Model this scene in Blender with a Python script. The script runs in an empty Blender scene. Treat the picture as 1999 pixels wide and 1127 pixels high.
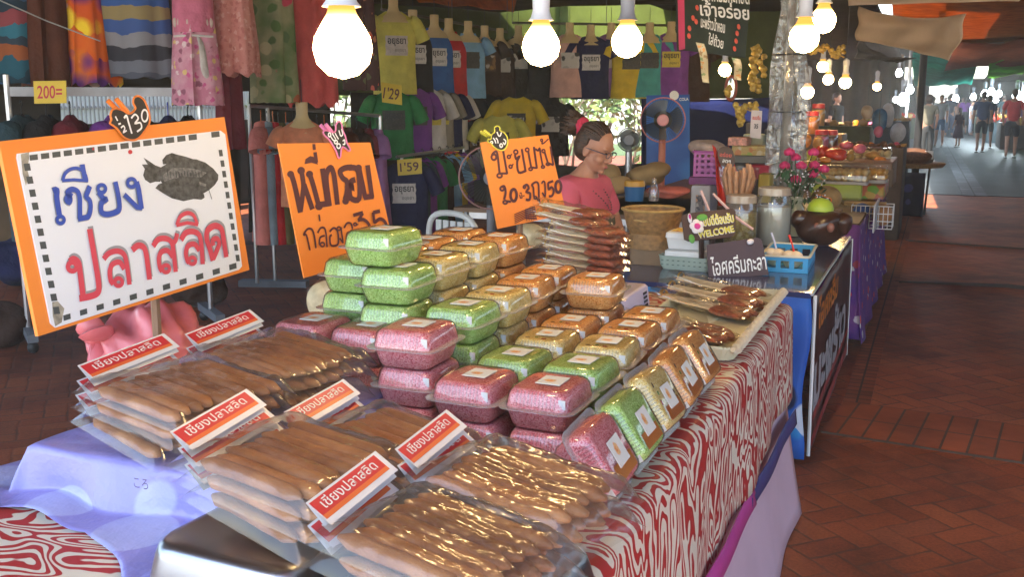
import bpy, math, random
import numpy as np
from mathutils import Vector, Matrix, Quaternion

S = bpy.context.scene
C = S.collection
R = math.radians
PI = math.pi
rnd = random.Random(7)

# ------------------------------------------------------------------ camera, world, sun, exposure
CAM_H, PITCH, YAW, FPX = 1.5, R(10.6), R(22.7), 1970.0
camd = bpy.data.cameras.new('camera')
cam = bpy.data.objects.new('camera', camd)
C.objects.link(cam)
cam.location = (0, 0, CAM_H)
cam.rotation_euler = (PI / 2 - PITCH, 0, YAW)
camd.sensor_width = 36.0
camd.lens = 36.0 * FPX / 1999.0
camd.clip_start = 0.05
camd.clip_end = 1000.0
S.camera = cam

SUN_EL, SUN_AZ = R(58), R(205)           # azimuth measured from +Y clockwise: behind the camera, to its left
w = bpy.data.worlds.new('World')
S.world = w
w.use_nodes = True
wn = w.node_tree
sky = wn.nodes.new('ShaderNodeTexSky')
sky.sky_type = 'NISHITA'
sky.sun_disc = False
sky.sun_elevation = SUN_EL
sky.sun_rotation = SUN_AZ
bg = wn.nodes['Background']
bg.inputs[1].default_value = 0.15
wn.links.new(sky.outputs[0], bg.inputs[0])
sund = bpy.data.lights.new('sun', 'SUN')
sund.energy = 4.0
sund.angle = R(0.5)
sund.color = (1.0, 0.95, 0.86)
suno = bpy.data.objects.new('sun', sund)
C.objects.link(suno)
sdir = Vector((math.sin(SUN_AZ) * math.cos(SUN_EL), math.cos(SUN_AZ) * math.cos(SUN_EL), math.sin(SUN_EL)))
suno.rotation_euler = sdir.to_track_quat('Z', 'Y').to_euler()
suno.location = (0, 0, 30)
S.view_settings.view_transform = 'Standard'
S.view_settings.look = 'None'
S.view_settings.gamma = 1.0
S.view_settings.exposure = 2.3
S.cycles.transparent_max_bounces = 24
S.cycles.max_bounces = 8
S.cycles.sample_clamp_indirect = 6.0

# ------------------------------------------------------------------ pixel -> world (positions read off the photograph, then placed at their own distance)
_f = np.array([-math.sin(YAW) * math.cos(PITCH), math.cos(YAW) * math.cos(PITCH), -math.sin(PITCH)])
_r = np.array([math.cos(YAW), math.sin(YAW), 0.0])
_u = np.cross(_r, _f)
_c = np.array([0, 0, CAM_H])
def ray(x, y): return _f + _r * (x - 999.5) / FPX - _u * (y - 563.5) / FPX
def P(x, y, h):
    q = ray(x, y)
    return Vector(_c + q * (h - CAM_H) / q[2])
def D(x, y, d): return Vector(_c + ray(x, y) * d)

# ------------------------------------------------------------------ materials
MATS = {}
def col4(c): return (c[0], c[1], c[2], 1.0)
def hexc(s):
    s = s.lstrip('#')
    o = []
    for i in (0, 2, 4):
        v = int(s[i:i + 2], 16) / 255.0
        o.append(v / 12.92 if v <= 0.04045 else ((v + 0.055) / 1.055) ** 2.4)
    return tuple(o)
def lit(s, k=1.0):
    c = hexc(s) if isinstance(s, str) else s
    return tuple(min(1, v * k) for v in c)

class NT:
    """small node helper"""
    def __init__(s, name):
        s.m = bpy.data.materials.new(name)
        s.m.use_nodes = True
        s.t = s.m.node_tree
        s.t.nodes.clear()
        s.out = s.t.nodes.new('ShaderNodeOutputMaterial')
    def n(s, kind, **kw):
        q = s.t.nodes.new('ShaderNode' + kind)
        for k, v in kw.items():
            if k.startswith('i_'):
                key = k[2:].replace('_', ' ')
                q.inputs[key].default_value = v
            else:
                setattr(q, k, v)
        return q
    def l(s, a, b): s.t.links.new(a, b)
    def math(s, op, a, b=None, c=None):
        q = s.t.nodes.new('ShaderNodeMath')
        q.operation = op
        for i, v in enumerate((a, b, c)):
            if v is None: continue
            if isinstance(v, (int, float)): q.inputs[i].default_value = v
            else: s.l(v, q.inputs[i])
        return q.outputs[0]
    def mixc(s, fac, a, b, mode='MIX'):
        q = s.t.nodes.new('ShaderNodeMix')
        q.data_type = 'RGBA'
        q.blend_type = mode
        for i, v in ((0, fac), (6, a), (7, b)):
            if isinstance(v, (int, float)): q.inputs[i].default_value = v
            elif isinstance(v, tuple): q.inputs[i].default_value = col4(v)
            else: s.l(v, q.inputs[i])
        return q.outputs[2]
    def coord(s, kind='Object', scale=None, rot=None):
        tc = s.t.nodes.new('ShaderNodeTexCoord')
        o = tc.outputs[kind]
        if scale is not None or rot is not None:
            mp = s.t.nodes.new('ShaderNodeMapping')
            s.l(o, mp.inputs[0])
            if scale is not None: mp.inputs['Scale'].default_value = scale if isinstance(scale, tuple) else (scale,) * 3
            if rot is not None: mp.inputs['Rotation'].default_value = rot
            o = mp.outputs[0]
        return o
    def noise(s, co, scale, detail=2.0, rough=0.5, dist=0.0):
        q = s.n('TexNoise')
        q.inputs['Scale'].default_value = scale
        q.inputs['Detail'].default_value = detail
        q.inputs['Roughness'].default_value = rough
        q.inputs['Distortion'].default_value = dist
        s.l(co, q.inputs['Vector'])
        return q
    def ramp(s, fac, stops, interp='LINEAR'):
        q = s.n('ValToRGB')
        q.color_ramp.interpolation = interp
        e = q.color_ramp.elements
        while len(e) < len(stops): e.new(0.5)
        for i, (p, c) in enumerate(stops):
            e[i].position = p
            e[i].color = col4(c)
        s.l(fac, q.inputs[0])
        return q.outputs[0]
    def bsdf(s, color=None, rough=0.6, metal=0.0, spec=0.5, bump=None, bstr=0.3, bdist=0.002, coat=0.0, sheen=0.0, emit=None, estr=0.0, alpha=None):
        q = s.n('BsdfPrincipled')
        if color is not None:
            if isinstance(color, tuple): q.inputs['Base Color'].default_value = col4(color)
            else: s.l(color, q.inputs['Base Color'])
        if isinstance(rough, (int, float)): q.inputs['Roughness'].default_value = rough
        else: s.l(rough, q.inputs['Roughness'])
        q.inputs['Metallic'].default_value = metal
        q.inputs['Specular IOR Level'].default_value = spec
        q.inputs['Coat Weight'].default_value = coat
        q.inputs['Sheen Weight'].default_value = sheen
        if emit is not None:
            q.inputs['Emission Color'].default_value = col4(emit)
            q.inputs['Emission Strength'].default_value = estr
        if bump is not None:
            b = s.n('Bump')
            b.inputs['Strength'].default_value = bstr
            b.inputs['Distance'].default_value = bdist
            s.l(bump, b.inputs['Height'])
            s.l(b.outputs[0], q.inputs['Normal'])
        return q
    def done(s, shader):
        s.l(shader.outputs[0], s.out.inputs[0])
        return s.m

def plain(name, c, rough=0.6, var=0.12, scale=8.0, metal=0.0, spec=0.5, bump=0.0, bscale=60.0, sheen=0.0, coat=0.0):
    """a plain material with a little uneven colour and grain"""
    if name in MATS: return MATS[name]
    c = lit(c)
    t = NT(name)
    co = t.coord()
    nz = t.noise(co, scale, 4.0)
    dark = tuple(v * (1 - var) for v in c)
    light = tuple(min(1, v * (1 + var)) for v in c)
    colr = t.ramp(nz.outputs[0], [(0.3, dark), (0.7, light)])
    bp = t.noise(co, bscale, 3.0).outputs[0] if bump else None
    m = t.done(t.bsdf(colr, rough, metal, spec, bp, bump, 0.018 if name.startswith('cloth_') else 0.004, coat, sheen))
    MATS[name] = m
    return m
def cloth(name, c, var=0.15):
    return plain('cloth_' + name, c, 0.9, var, 9.0, 0, 0.2, 1.0, 16.0, 0.0)
def glossy_sheet(name, tint=(1, 1, 1), rough=0.08, fac=0.10, bump=0.0, bscale=25.0, milk=0.0, milkc=(0.8, 0.8, 0.8), edge=0.7):
    """clear thin plastic: see-through with a mirror-like skin; milk = part of it that is cloudy"""
    if name in MATS: return MATS[name]
    t = NT(name)
    tr = t.n('BsdfTransparent')
    tr.inputs[0].default_value = col4(tint)
    gl = t.n('BsdfGlossy')
    gl.inputs['Roughness'].default_value = rough
    lw = t.n('LayerWeight')
    lw.inputs[0].default_value = 0.25
    if bump:
        co = t.coord()
        b = t.n('Bump')
        b.inputs['Strength'].default_value = bump
        b.inputs['Distance'].default_value = 0.02
        t.l(t.noise(co, bscale, 2.0, 0.5, 0.6).outputs[0], b.inputs['Height'])
        t.l(b.outputs[0], gl.inputs['Normal'])
    f = t.math('MULTIPLY_ADD', lw.outputs['Fresnel'], edge, fac * 0.5)
    mx = t.n('MixShader')
    t.l(f, mx.inputs[0])
    t.l(tr.outputs[0], mx.inputs[1])
    t.l(gl.outputs[0], mx.inputs[2])
    last = mx
    if milk:
        df = t.n('BsdfDiffuse')
        df.inputs[0].default_value = col4(milkc)
        m2 = t.n('MixShader')
        m2.inputs[0].default_value = milk
        t.l(mx.outputs[0], m2.inputs[1])
        t.l(df.outputs[0], m2.inputs[2])
        last = m2
    MATS[name] = t.done(last)
    return MATS[name]
def emitter(name, c, strength):
    if name in MATS: return MATS[name]
    t = NT(name)
    e = t.n('Emission')
    e.inputs[0].default_value = col4(c)
    e.inputs[1].default_value = strength
    MATS[name] = t.done(e)
    return MATS[name]
def thin_cloth(name, c, trans=0.5, var=0.2, scale=3.0, weave=0.0):
    """awning or tarpaulin that lets some daylight through"""
    if name in MATS: return MATS[name]
    c = lit(c)
    t = NT(name)
    co = t.coord()
    nz = t.noise(co, scale, 5.0, 0.6)
    colr = t.ramp(nz.outputs[0], [(0.3, tuple(v * (1 - var) for v in c)), (0.7, tuple(min(1, v * (1 + var)) for v in c))])
    d = t.n('BsdfDiffuse')
    tl = t.n('BsdfTranslucent')
    t.l(colr, d.inputs[0])
    t.l(colr, tl.inputs[0])
    mx = t.n('MixShader')
    mx.inputs[0].default_value = trans
    t.l(d.outputs[0], mx.inputs[1])
    t.l(tl.outputs[0], mx.inputs[2])
    MATS[name] = t.done(mx)
    return MATS[name]
def spots(name, base, cols, scale=20.0, size=0.4, rough=0.9, soft=0.05, base2=None, randomness=1.0):
    """printed cloth: blobs of several colours on a ground"""
    if name in MATS: return MATS[name]
    t = NT(name)
    co = t.coord()
    wob = t.noise(co, scale * 1.3, 2.0)
    mix = t.n('Mix', data_type='VECTOR')
    mix.inputs[0].default_value = 0.04
    t.l(co, mix.inputs[4])
    t.l(wob.outputs['Color'], mix.inputs[5])
    v = t.n('TexVoronoi')
    v.inputs['Scale'].default_value = scale
    v.inputs['Randomness'].default_value = randomness
    t.l(mix.outputs[1], v.inputs['Vector'])
    sep = t.n('SeparateColor')
    t.l(v.outputs['Color'], sep.inputs[0])
    n = len(cols)
    pick = t.ramp(sep.outputs[0], [(i / n, lit(c)) for i, c in enumerate(cols)], 'CONSTANT')
    mask = t.ramp(v.outputs['Distance'], [(size, (1, 1, 1)), (size + soft, (0, 0, 0))])
    nz = t.noise(co, scale * 0.5, 3.0)
    b = t.ramp(nz.outputs[0], [(0.4, lit(base)), (0.6, lit(base2 or base))])
    colr = t.mixc(mask, b, pick)
    MATS[name] = t.done(t.bsdf(colr, rough, 0, 0.3))
    return MATS[name]
def stripes(name, cols, scale, axis='Z', wob=0.3, rough=0.9, dist=0.0):
    if name in MATS: return MATS[name]
    t = NT(name)
    co = t.coord()
    sep = t.n('SeparateXYZ')
    t.l(co, sep.inputs[0])
    nz = t.noise(co, 9.0, 2.0)
    a = t.math('MULTIPLY_ADD', sep.outputs[axis], scale, t.math('MULTIPLY', nz.outputs[0], wob))
    fr = t.math('FRACT', a)
    n = len(cols)
    colr = t.ramp(fr, [(i / n, lit(c)) for i, c in enumerate(cols)], 'CONSTANT')
    MATS[name] = t.done(t.bsdf(colr, rough, 0, 0.3))
    return MATS[name]

# ------------------------------------------------------------------ mesh builder
class MB:
    def __init__(s):
        s.v, s.f, s.mi, s.cur, s.M = [], [], [], 0, None
    def add(s, vs, fs):
        o = len(s.v)
        if s.M is not None: vs = [s.M @ Vector(p) for p in vs]
        s.v += [tuple(p) for p in vs]
        s.f += [tuple(i + o for i in q) for q in fs]
        s.mi += [s.cur] * len(fs)
        return s
    def box(s, c, d, rz=0.0):
        x, y, z = (q / 2 for q in d)
        vs = [(a * x, b * y, e * z) for a in (-1, 1) for b in (-1, 1) for e in (-1, 1)]
        if rz: vs = [(p[0] * math.cos(rz) - p[1] * math.sin(rz), p[0] * math.sin(rz) + p[1] * math.cos(rz), p[2]) for p in vs]
        vs = [(p[0] + c[0], p[1] + c[1], p[2] + c[2]) for p in vs]
        return s.add(vs, [(0, 1, 3, 2), (4, 6, 7, 5), (0, 4, 5, 1), (2, 3, 7, 6), (0, 2, 6, 4), (1, 5, 7, 3)])
    def tube(s, pts, r, n=8, cap=True, flat=1.0):
        pts = [Vector(p) for p in pts]
        m = len(pts)
        rs = r if isinstance(r, (list, tuple)) else [r] * m
        vs, fs, ref = [], [], None
        for i, p in enumerate(pts):
            t = (pts[min(i + 1, m - 1)] - pts[max(i - 1, 0)])
            if t.length < 1e-9: t = Vector((0, 0, 1))
            t.normalize()
            if ref is None:
                a = Vector((0, 0, 1)) if abs(t.z) < 0.9 else Vector((1, 0, 0))
                ref = t.cross(a).normalized()
            ref = (ref - t * ref.dot(t))
            ref.normalize()
            b = t.cross(ref)
            for k in range(n):
                an = 2 * PI * k / n
                vs.append(p + ref * (math.cos(an) * rs[i]) + b * (math.sin(an) * rs[i] * flat))
        for i in range(m - 1):
            for k in range(n):
                a0, a1 = i * n + k, i * n + (k + 1) % n
                fs.append((a0, a1, a1 + n, a0 + n))
        if cap:
            fs.append(tuple(range(n - 1, -1, -1)))
            fs.append(tuple(range((m - 1) * n, m * n)))
        return s.add(vs, fs)
    def lathe(s, prof, n=20, c=(0, 0, 0), cap=False, sx=1.0, sy=1.0):
        vs = [(c[0] + r * sx * math.cos(2 * PI * k / n), c[1] + r * sy * math.sin(2 * PI * k / n), c[2] + z) for r, z in prof for k in range(n)]
        fs = []
        for i in range(len(prof) - 1):
            for k in range(n):
                a0, a1 = i * n + k, i * n + (k + 1) % n
                fs.append((a0, a1, a1 + n, a0 + n))
        if cap:
            fs.append(tuple(range(n - 1, -1, -1)))
            fs.append(tuple(range((len(prof) - 1) * n, len(prof) * n)))
        return s.add(vs, fs)
    def ell(s, c, r, nu=14, nv=9, fn=None):
        vs = []
        for j in range(nv + 1):
            th = PI * j / nv
            for k in range(nu):
                ph = 2 * PI * k / nu
                p = Vector((math.sin(th) * math.cos(ph), math.sin(th) * math.sin(ph), math.cos(th)))
                kf = fn(p) if fn else 1.0
                vs.append((c[0] + p.x * r[0] * kf, c[1] + p.y * r[1] * kf, c[2] + p.z * r[2] * kf))
        fs = []
        for j in range(nv):
            for k in range(nu):
                a0, a1 = j * nu + k, j * nu + (k + 1) % nu
                fs.append((a0, a0 + nu, a1 + nu, a1))
        return s.add(vs, fs)
    def grid(s, fn, nu, nv, wrap=False):
        vs = [fn(i / nu, j / nv) for j in range(nv + 1) for i in range(nu + (0 if wrap else 1))]
        wd = nu + (0 if wrap else 1)
        fs = []
        for j in range(nv):
            for i in range(nu):
                a, b = j * wd + i, j * wd + (i + 1) % wd
                fs.append((a, b, b + wd, a + wd))
        return s.add(vs, fs)
    def prism(s, poly, z0, z1):
        n = len(poly)
        vs = [(p[0], p[1], z0) for p in poly] + [(p[0], p[1], z1) for p in poly]
        fs = [tuple(range(n - 1, -1, -1)), tuple(range(n, 2 * n))]
        fs += [(i, (i + 1) % n, n + (i + 1) % n, n + i) for i in range(n)]
        return s.add(vs, fs)
    def loft(s, rings, cap0=True, cap1=True):
        n = len(rings[0])
        vs = [p for q in rings for p in q]
        fs = []
        for i in range(len(rings) - 1):
            for k in range(n):
                a0, a1 = i * n + k, i * n + (k + 1) % n
                fs.append((a0, a1, a1 + n, a0 + n))
        if cap0: fs.append(tuple(range(n - 1, -1, -1)))
        if cap1: fs.append(tuple(range((len(rings) - 1) * n, len(rings) * n)))
        return s.add(vs, fs)
    def ribbon(s, pts, wd, z, closed=False):
        pts = [Vector((p[0], p[1])) for p in pts]
        m = len(pts)
        vs = []
        for i, p in enumerate(pts):
            a = pts[(i - 1) % m] if closed else pts[max(i - 1, 0)]
            b = pts[(i + 1) % m] if closed else pts[min(i + 1, m - 1)]
            t0, t1 = (p - a), (b - p)
            if t0.length < 1e-9: t0 = t1
            if t1.length < 1e-9: t1 = t0
            if t0.length < 1e-9: t0 = t1 = Vector((1, 0))
            t0, t1 = t0.normalized(), t1.normalized()
            t = (t0 + t1)
            if t.length < 1e-4: t = t1
            t = t.normalized()
            nn = Vector((-t.y, t.x))
            k = 1.0 / max(0.6, abs(nn.dot(Vector((-t1.y, t1.x)))))
            q = nn * (wd / 2 * k)
            vs += [(p.x + q.x, p.y + q.y, z), (p.x - q.x, p.y - q.y, z)]
        fs = []
        for i in range(m if closed else m - 1):
            j = (i + 1) % m
            fs.append((2 * i + 1, 2 * j + 1, 2 * j, 2 * i))
        return s.add(vs, fs)
    def disc(s, c, r, z, n=14):
        return s.add([(c[0] + r * math.cos(2 * PI * k / n), c[1] + r * math.sin(2 * PI * k / n), z) for k in range(n)], [tuple(range(n))])
    def poly(s, pts, z):
        return s.add([(p[0], p[1], z) for p in pts], [tuple(range(len(pts)))])
    def build(s, name, mats, parent=None, smooth=True, loc=None, sharp=40):
        me = bpy.data.meshes.new(name)
        me.from_pydata(s.v, [], s.f)
        for m in (mats if isinstance(mats, (list, tuple)) else [mats]): me.materials.append(m)
        me.polygons.foreach_set('material_index', s.mi)
        if smooth:
            me.polygons.foreach_set('use_smooth', [True] * len(s.f))
            me.set_sharp_from_angle(angle=R(sharp))
        me.update()
        o = bpy.data.objects.new(name, me)
        C.objects.link(o)
        if parent is not None: o.parent = parent
        if loc is not None: o.location = loc
        return o

def cat(pts, k=5, closed=False):
    """Catmull-Rom through the points"""
    pts = [Vector(p) for p in pts]
    n = len(pts)
    out = []
    for i in range(n if closed else n - 1):
        g = lambda j: pts[j % n] if closed else pts[max(0, min(n - 1, j))]
        a, b, c, d = g(i - 1), g(i), g(i + 1), g(i + 2)
        for q in range(k):
            t = q / k
            out.append(0.5 * ((2 * b) + (c - a) * t + (2 * a - 5 * b + 4 * c - d) * t * t + (3 * b - a - 3 * c + d) * t ** 3))
    if not closed: out.append(pts[-1])
    return out

def rrect(w_, h_, r, n=4):
    """rounded rectangle outline, counter-clockwise"""
    out = []
    for cx, cy, a0 in ((w_ / 2 - r, h_ / 2 - r, 0), (-w_ / 2 + r, h_ / 2 - r, 90), (-w_ / 2 + r, -h_ / 2 + r, 180), (w_ / 2 - r, -h_ / 2 + r, 270)):
        for k in range(n + 1):
            a = R(a0 + 90 * k / n)
            out.append((cx + r * math.cos(a), cy + r * math.sin(a)))
    return out

_TX = {}
def text2d(body, bold=0.0):
    """outline of a line of writing, 1 unit high, as flat faces; returns verts, faces, width"""
    key = (body, bold)
    if key not in _TX:
        cu = bpy.data.curves.new('lettering', 'FONT')
        cu.body = body
        cu.offset = bold
        cu.resolution_u = 4
        o = bpy.data.objects.new('lettering', cu)
        C.objects.link(o)
        bpy.context.view_layer.update()
        dg = bpy.context.evaluated_depsgraph_get()
        me = bpy.data.meshes.new_from_object(o.evaluated_get(dg))
        vs = [tuple(q.co) for q in me.vertices]
        fs = [tuple(p.vertices) for p in me.polygons]
        bpy.data.objects.remove(o)
        bpy.data.curves.remove(cu)
        bpy.data.meshes.remove(me)
        xs = [q[0] for q in vs] or [0]
        ys = [q[1] for q in vs] or [0]
        x0, x1, y0, y1 = min(xs), max(xs), min(ys), max(ys)
        vs = [((q[0] - x0), (q[1] - y0)) for q in vs]
        _TX[key] = (vs, fs, max(1e-3, x1 - x0), max(1e-3, y1 - y0))
    return _TX[key]
def put_text(mb, body, c, width, height, z=0.0, bold=0.0, ax=(1, 0), ay=(0, 1), fn=None):
    """writing centred on c, scaled to width x height, in the plane ax, ay of the builder"""
    vs, fs, tw, th = text2d(body, bold)
    out = []
    for x, y in vs:
        a, b = (x / tw - 0.5) * width, (y / th - 0.5) * height
        q = (c[0] + ax[0] * a + ay[0] * b, c[1] + ax[1] * a + ay[1] * b, z)
        out.append(fn(*q) if fn else q)
    mb.add(out, fs)

# ------------------------------------------------------------------ objects
def tag(o, label, cat_, group=None, kind=None):
    if label: o['label'] = label
    if cat_: o['category'] = cat_
    if group: o['group'] = group
    if kind: o['kind'] = kind
    return o
def thing(name, label, cat_, loc=(0, 0, 0), rz=0.0, group=None, mat=None):
    o = bpy.data.objects.new(name, None)
    o.empty_display_size = 0.05
    C.objects.link(o)
    if mat is not None: o.matrix_world = mat
    else:
        o.location = loc
        o.rotation_euler = (0, 0, rz)
    return tag(o, label, cat_, group)
def struct(o): 
    o['kind'] = 'structure'
    return o
def dup(root, label, loc=None, rot=None, group=None, swap=None):
    """a copy of a thing with copies of its parts and sub-parts; swap exchanges a material by name"""
    def cp(o, par):
        c = o.copy()
        C.objects.link(c)
        if par is not None: c.parent = par
        if swap and c.type == 'MESH' and any(m and m.name in swap for m in c.data.materials):
            key = (c.data.name,) + tuple(sorted((a, b.name) for a, b in swap.items()))
            if key not in _SW:
                me = c.data.copy()
                for i, m in enumerate(me.materials):
                    if m and m.name in swap: me.materials[i] = swap[m.name]
                _SW[key] = me
            c.data = _SW[key]
        for ch in o.children: cp(ch, c)
        return c
    r = cp(root, None)
    if loc is not None: r.location = loc
    if rot is not None: r.rotation_euler = rot
    r['label'] = label
    if group: r['group'] = group
    return r
_SW = {}
def frame(o, x, y):
    """matrix with origin o, local x along x, local y as near y as can be, z their normal"""
    x = Vector(x).normalized()
    z = x.cross(Vector(y)).normalized()
    y = z.cross(x)
    m = Matrix((x, y, z)).transposed().to_4x4()
    m.translation = Vector(o)
    return m
def face_cam(p, tilt=0.0):
    """rotation about z that turns local -Y towards the camera at ground plan"""
    d = Vector((0, 0, 0)) - Vector((p[0], p[1], 0))
    return math.atan2(d.y, d.x) + PI / 2
ORD = ['first', 'second', 'third', 'fourth', 'fifth', 'sixth', 'seventh', 'eighth', 'ninth', 'tenth', 'eleventh', 'twelfth', 'thirteenth', 'fourteenth']
# ================================================================== THE SETTING
# ground: herringbone brick paving
def mat_ground():
    t = NT('brick_paving')
    co = t.coord('Object', 1.0 / 0.105, (0, 0, R(45)))
    sep = t.n('SeparateXYZ')
    wobn = t.noise(co, 0.9, 2.0)
    wob = t.math('MULTIPLY', t.math('SUBTRACT', wobn.outputs[0], 0.5), 0.22)
    t.l(co, sep.inputs[0])
    x, y = t.math('ADD', sep.outputs[0], wob), t.math('ADD', sep.outputs[1], wob)
    i, j = t.math('FLOOR', x), t.math('FLOOR', y)
    fx, fy = t.math('FRACT', x), t.math('FRACT', y)
    k = t.math('FLOORED_MODULO', t.math('SUBTRACT', i, j), 4.0)
    is_ = [t.math('COMPARE', k, float(q), 0.1) for q in range(4)]
    dl = t.math('ADD', fx, is_[1])
    dr = t.math('ADD', t.math('SUBTRACT', 1.0, fx), is_[0])
    db = t.math('ADD', fy, is_[2])
    dt = t.math('ADD', t.math('SUBTRACT', 1.0, fy), is_[3])
    dm = t.math('MINIMUM', t.math('MINIMUM', dl, dr), t.math('MINIMUM', db, dt))
    comb = t.n('CombineXYZ')
    t.l(t.math('SUBTRACT', i, is_[1]), comb.inputs[0])
    t.l(t.math('SUBTRACT', j, is_[2]), comb.inputs[1])
    wnz = t.n('TexWhiteNoise')
    t.l(comb.outputs[0], wnz.inputs['Vector'])
    brick = t.ramp(wnz.outputs['Value'], [(0.0, (0.30, 0.072, 0.022)), (0.35, (0.39, 0.095, 0.028)), (0.7, (0.44, 0.118, 0.036)), (1.0, (0.33, 0.092, 0.034))])
    co2 = t.coord('Object')
    dirt = t.ramp(t.noise(co2, 1.3, 6.0, 0.65).outputs[0], [(0.34, (0.34, 0.30, 0.29)), (0.50, (0.74, 0.72, 0.70)), (0.70, (1.02, 1.0, 1.0))])
    spk = t.ramp(t.noise(co2, 90.0, 3.0).outputs[0], [(0.3, (0.75, 0.75, 0.75)), (0.7, (1.15, 1.15, 1.15))])
    brick = t.mixc(1.0, t.mixc(1.0, brick, dirt, 'MULTIPLY'), spk, 'MULTIPLY')
    jn = t.ramp(t.math('ADD', dm, t.math('MULTIPLY', t.math('SUBTRACT', t.noise(co2, 30.0, 3.0).outputs[0], 0.5), 0.09)), [(0.02, (1, 1, 1)), (0.075, (0, 0, 0))])
    colr = t.mixc(t.math('MULTIPLY', jn, t.ramp(t.noise(co2, 4.0, 3.0).outputs[0], [(0.35, (.25, .25, .25)), (0.6, (1, 1, 1))])), brick, (0.10, 0.038, 0.020))
    hgt = t.ramp(dm, [(0.0, (0, 0, 0)), (0.12, (1, 1, 1))])
    hh = t.math('ADD', hgt, t.math('MULTIPLY', t.noise(co2, 40.0, 4.0).outputs[0], 0.6))
    return t.done(t.bsdf(colr, 0.62, 0, 0.35, hh, 0.3, 0.004))
M_BRICK = mat_ground()
g = MB()
g.add([(-60, -30, 0), (60, -30, 0), (60, 120, 0), (-60, 120, 0)], [(0, 1, 2, 3)])
struct(g.build('ground', M_BRICK, smooth=False))

def mat_slab(name, c, bw, bh, mortar, off=0.5, rough=0.7, msize=0.03):
    t = NT(name)
    co = t.coord('Object')
    b = t.n('TexBrick')
    b.offset = off
    b.inputs['Color1'].default_value = col4(c)
    b.inputs['Color2'].default_value = col4(tuple(v * 0.72 for v in c))
    b.inputs['Mortar'].default_value = col4(mortar)
    b.inputs['Scale'].default_value = 1.0
    b.inputs['Mortar Size'].default_value = msize
    b.inputs['Mortar Smooth'].default_value = 0.2
    b.inputs['Brick Width'].default_value = bw
    b.inputs['Row Height'].default_value = bh
    t.l(co, b.inputs['Vector'])
    nz = t.ramp(t.noise(co, 3.0, 6.0, 0.65).outputs[0], [(0.3, (0.55, 0.55, 0.55)), (0.7, (1.1, 1.1, 1.1))])
    colr = t.mixc(1.0, b.outputs['Color'], nz, 'MULTIPLY')
    return t.done(t.bsdf(colr, rough, 0, 0.3, b.outputs['Fac'], -0.6, 0.004))
tile_m = mat_slab('paver_tiles', (0.36, 0.095, 0.034), 0.108, 0.27, (0.10, 0.06, 0.04), 0.0, msize=0.006)
b = MB()
b.box((0, 0, 0.004), (9.0, 0.54, 0.010))
o = struct(b.build('paver_strip', tile_m, smooth=False, loc=(4.1, 4.38, 0)))
o.rotation_euler = (0, 0, R(-6.5))
bounce_m = plain('bounce_pale', (0.36, 0.35, 0.33), 0.8, 0.15, 1.0)
b = MB()
b.box((0, -15.2, 0.004), (60, 29.6, 0.012))
struct(b.build('bounce_ground', bounce_m, smooth=False))  # unseen pale ground behind the camera, added to bounce sunlight onto the stalls
edge_m = mat_slab('edging_bricks', (0.30, 0.085, 0.036), 0.13, 0.075, (0.05, 0.03, 0.022), 0.0, msize=0.006)
b = MB()
b.box((0, 0, 0.003), (0.13, 9.0, 0.010))
struct(b.build('paver_edging', edge_m, smooth=False, loc=(-0.285, 9.5, 0)))
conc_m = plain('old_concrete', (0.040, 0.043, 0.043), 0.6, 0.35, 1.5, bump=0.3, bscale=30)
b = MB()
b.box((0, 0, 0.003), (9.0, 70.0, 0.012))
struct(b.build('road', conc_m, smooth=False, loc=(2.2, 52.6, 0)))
pale_m = mat_slab('pale_slabs', (0.20, 0.21, 0.22), 0.40, 0.42, (0.08, 0.08, 0.08), 0.0, msize=0.012)
b = MB()
b.box((0, 0, 0.010), (0.36, 60.0, 0.010))
o = struct(b.build('path', pale_m, smooth=False, loc=(0.10, 47.5, 0)))
o.rotation_euler = (0, 0, R(0.95))
seam_m = plain('seam_mortar', (0.05, 0.03, 0.025), 0.8, 0.3, 4)
b = MB()
b.tube([(-0.25, 8.9, 0.0), (0.6, 9.0, 0.0), (1.6, 8.7, 0), (3.5, 8.9, 0)], [0.012, 0.03, 0.02, 0.02], 6, True, 1)
b.tube([(-0.25, 11.6, 0.0), (0.9, 11.4, 0.0), (2.6, 11.5, 0)], [0.02, 0.02, 0.02], 6)
struct(b.build('paving_joint', seam_m))

# ------------------------------------------------------------------ awnings overhead
def awning(name, label, corners, mat, sag=0.15, wr=0.03, nu=28, nv=20, seed=0, cat_='awning', group=None, thick=0.004):
    """sheet between four corners (near-left, near-right, far-right, far-left), sagging, with ripples"""
    a, b_, c, d = (Vector(q) for q in corners)
    rg = random.Random(seed)
    ph = [rg.uniform(0, 6.28) for _ in range(6)]
    def fn(u, v, off=0.0):
        p = a.lerp(b_, u).lerp(d.lerp(c, u), v)
        s_ = math.sin(PI * u) * math.sin(PI * v)
        z = -sag * s_ + wr * (math.sin(u * 19 + ph[0] + v * 3) + 0.7 * math.sin(v * 15 + ph[1] + 4 * u) + 0.5 * math.sin(u * 37 + v * 23 + ph[2]))
        return (p.x, p.y, p.z + z + off)
    m = MB()
    m.grid(fn, nu, nv)
    o = m.build(name, mat)
    sd = o.modifiers.new('thick', 'SOLIDIFY')
    sd.thickness = thick
    return tag(o, label, cat_, group)
brown_t = thin_cloth('brown_tarp', (0.075, 0.045, 0.020), 0.12, 0.3)
dark_t = thin_cloth('dark_tarp', (0.035, 0.026, 0.022), 0.05, 0.3)
orange_t = thin_cloth('orange_tarp', (0.55, 0.13, 0.02), 0.55, 0.3, 6.0)
amber_t = thin_cloth('amber_tarp', (0.40, 0.145, 0.025), 0.55, 0.3, 5.0)
red_t = thin_cloth('red_tarp', (0.15, 0.035, 0.015), 0.2, 0.3)
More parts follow.
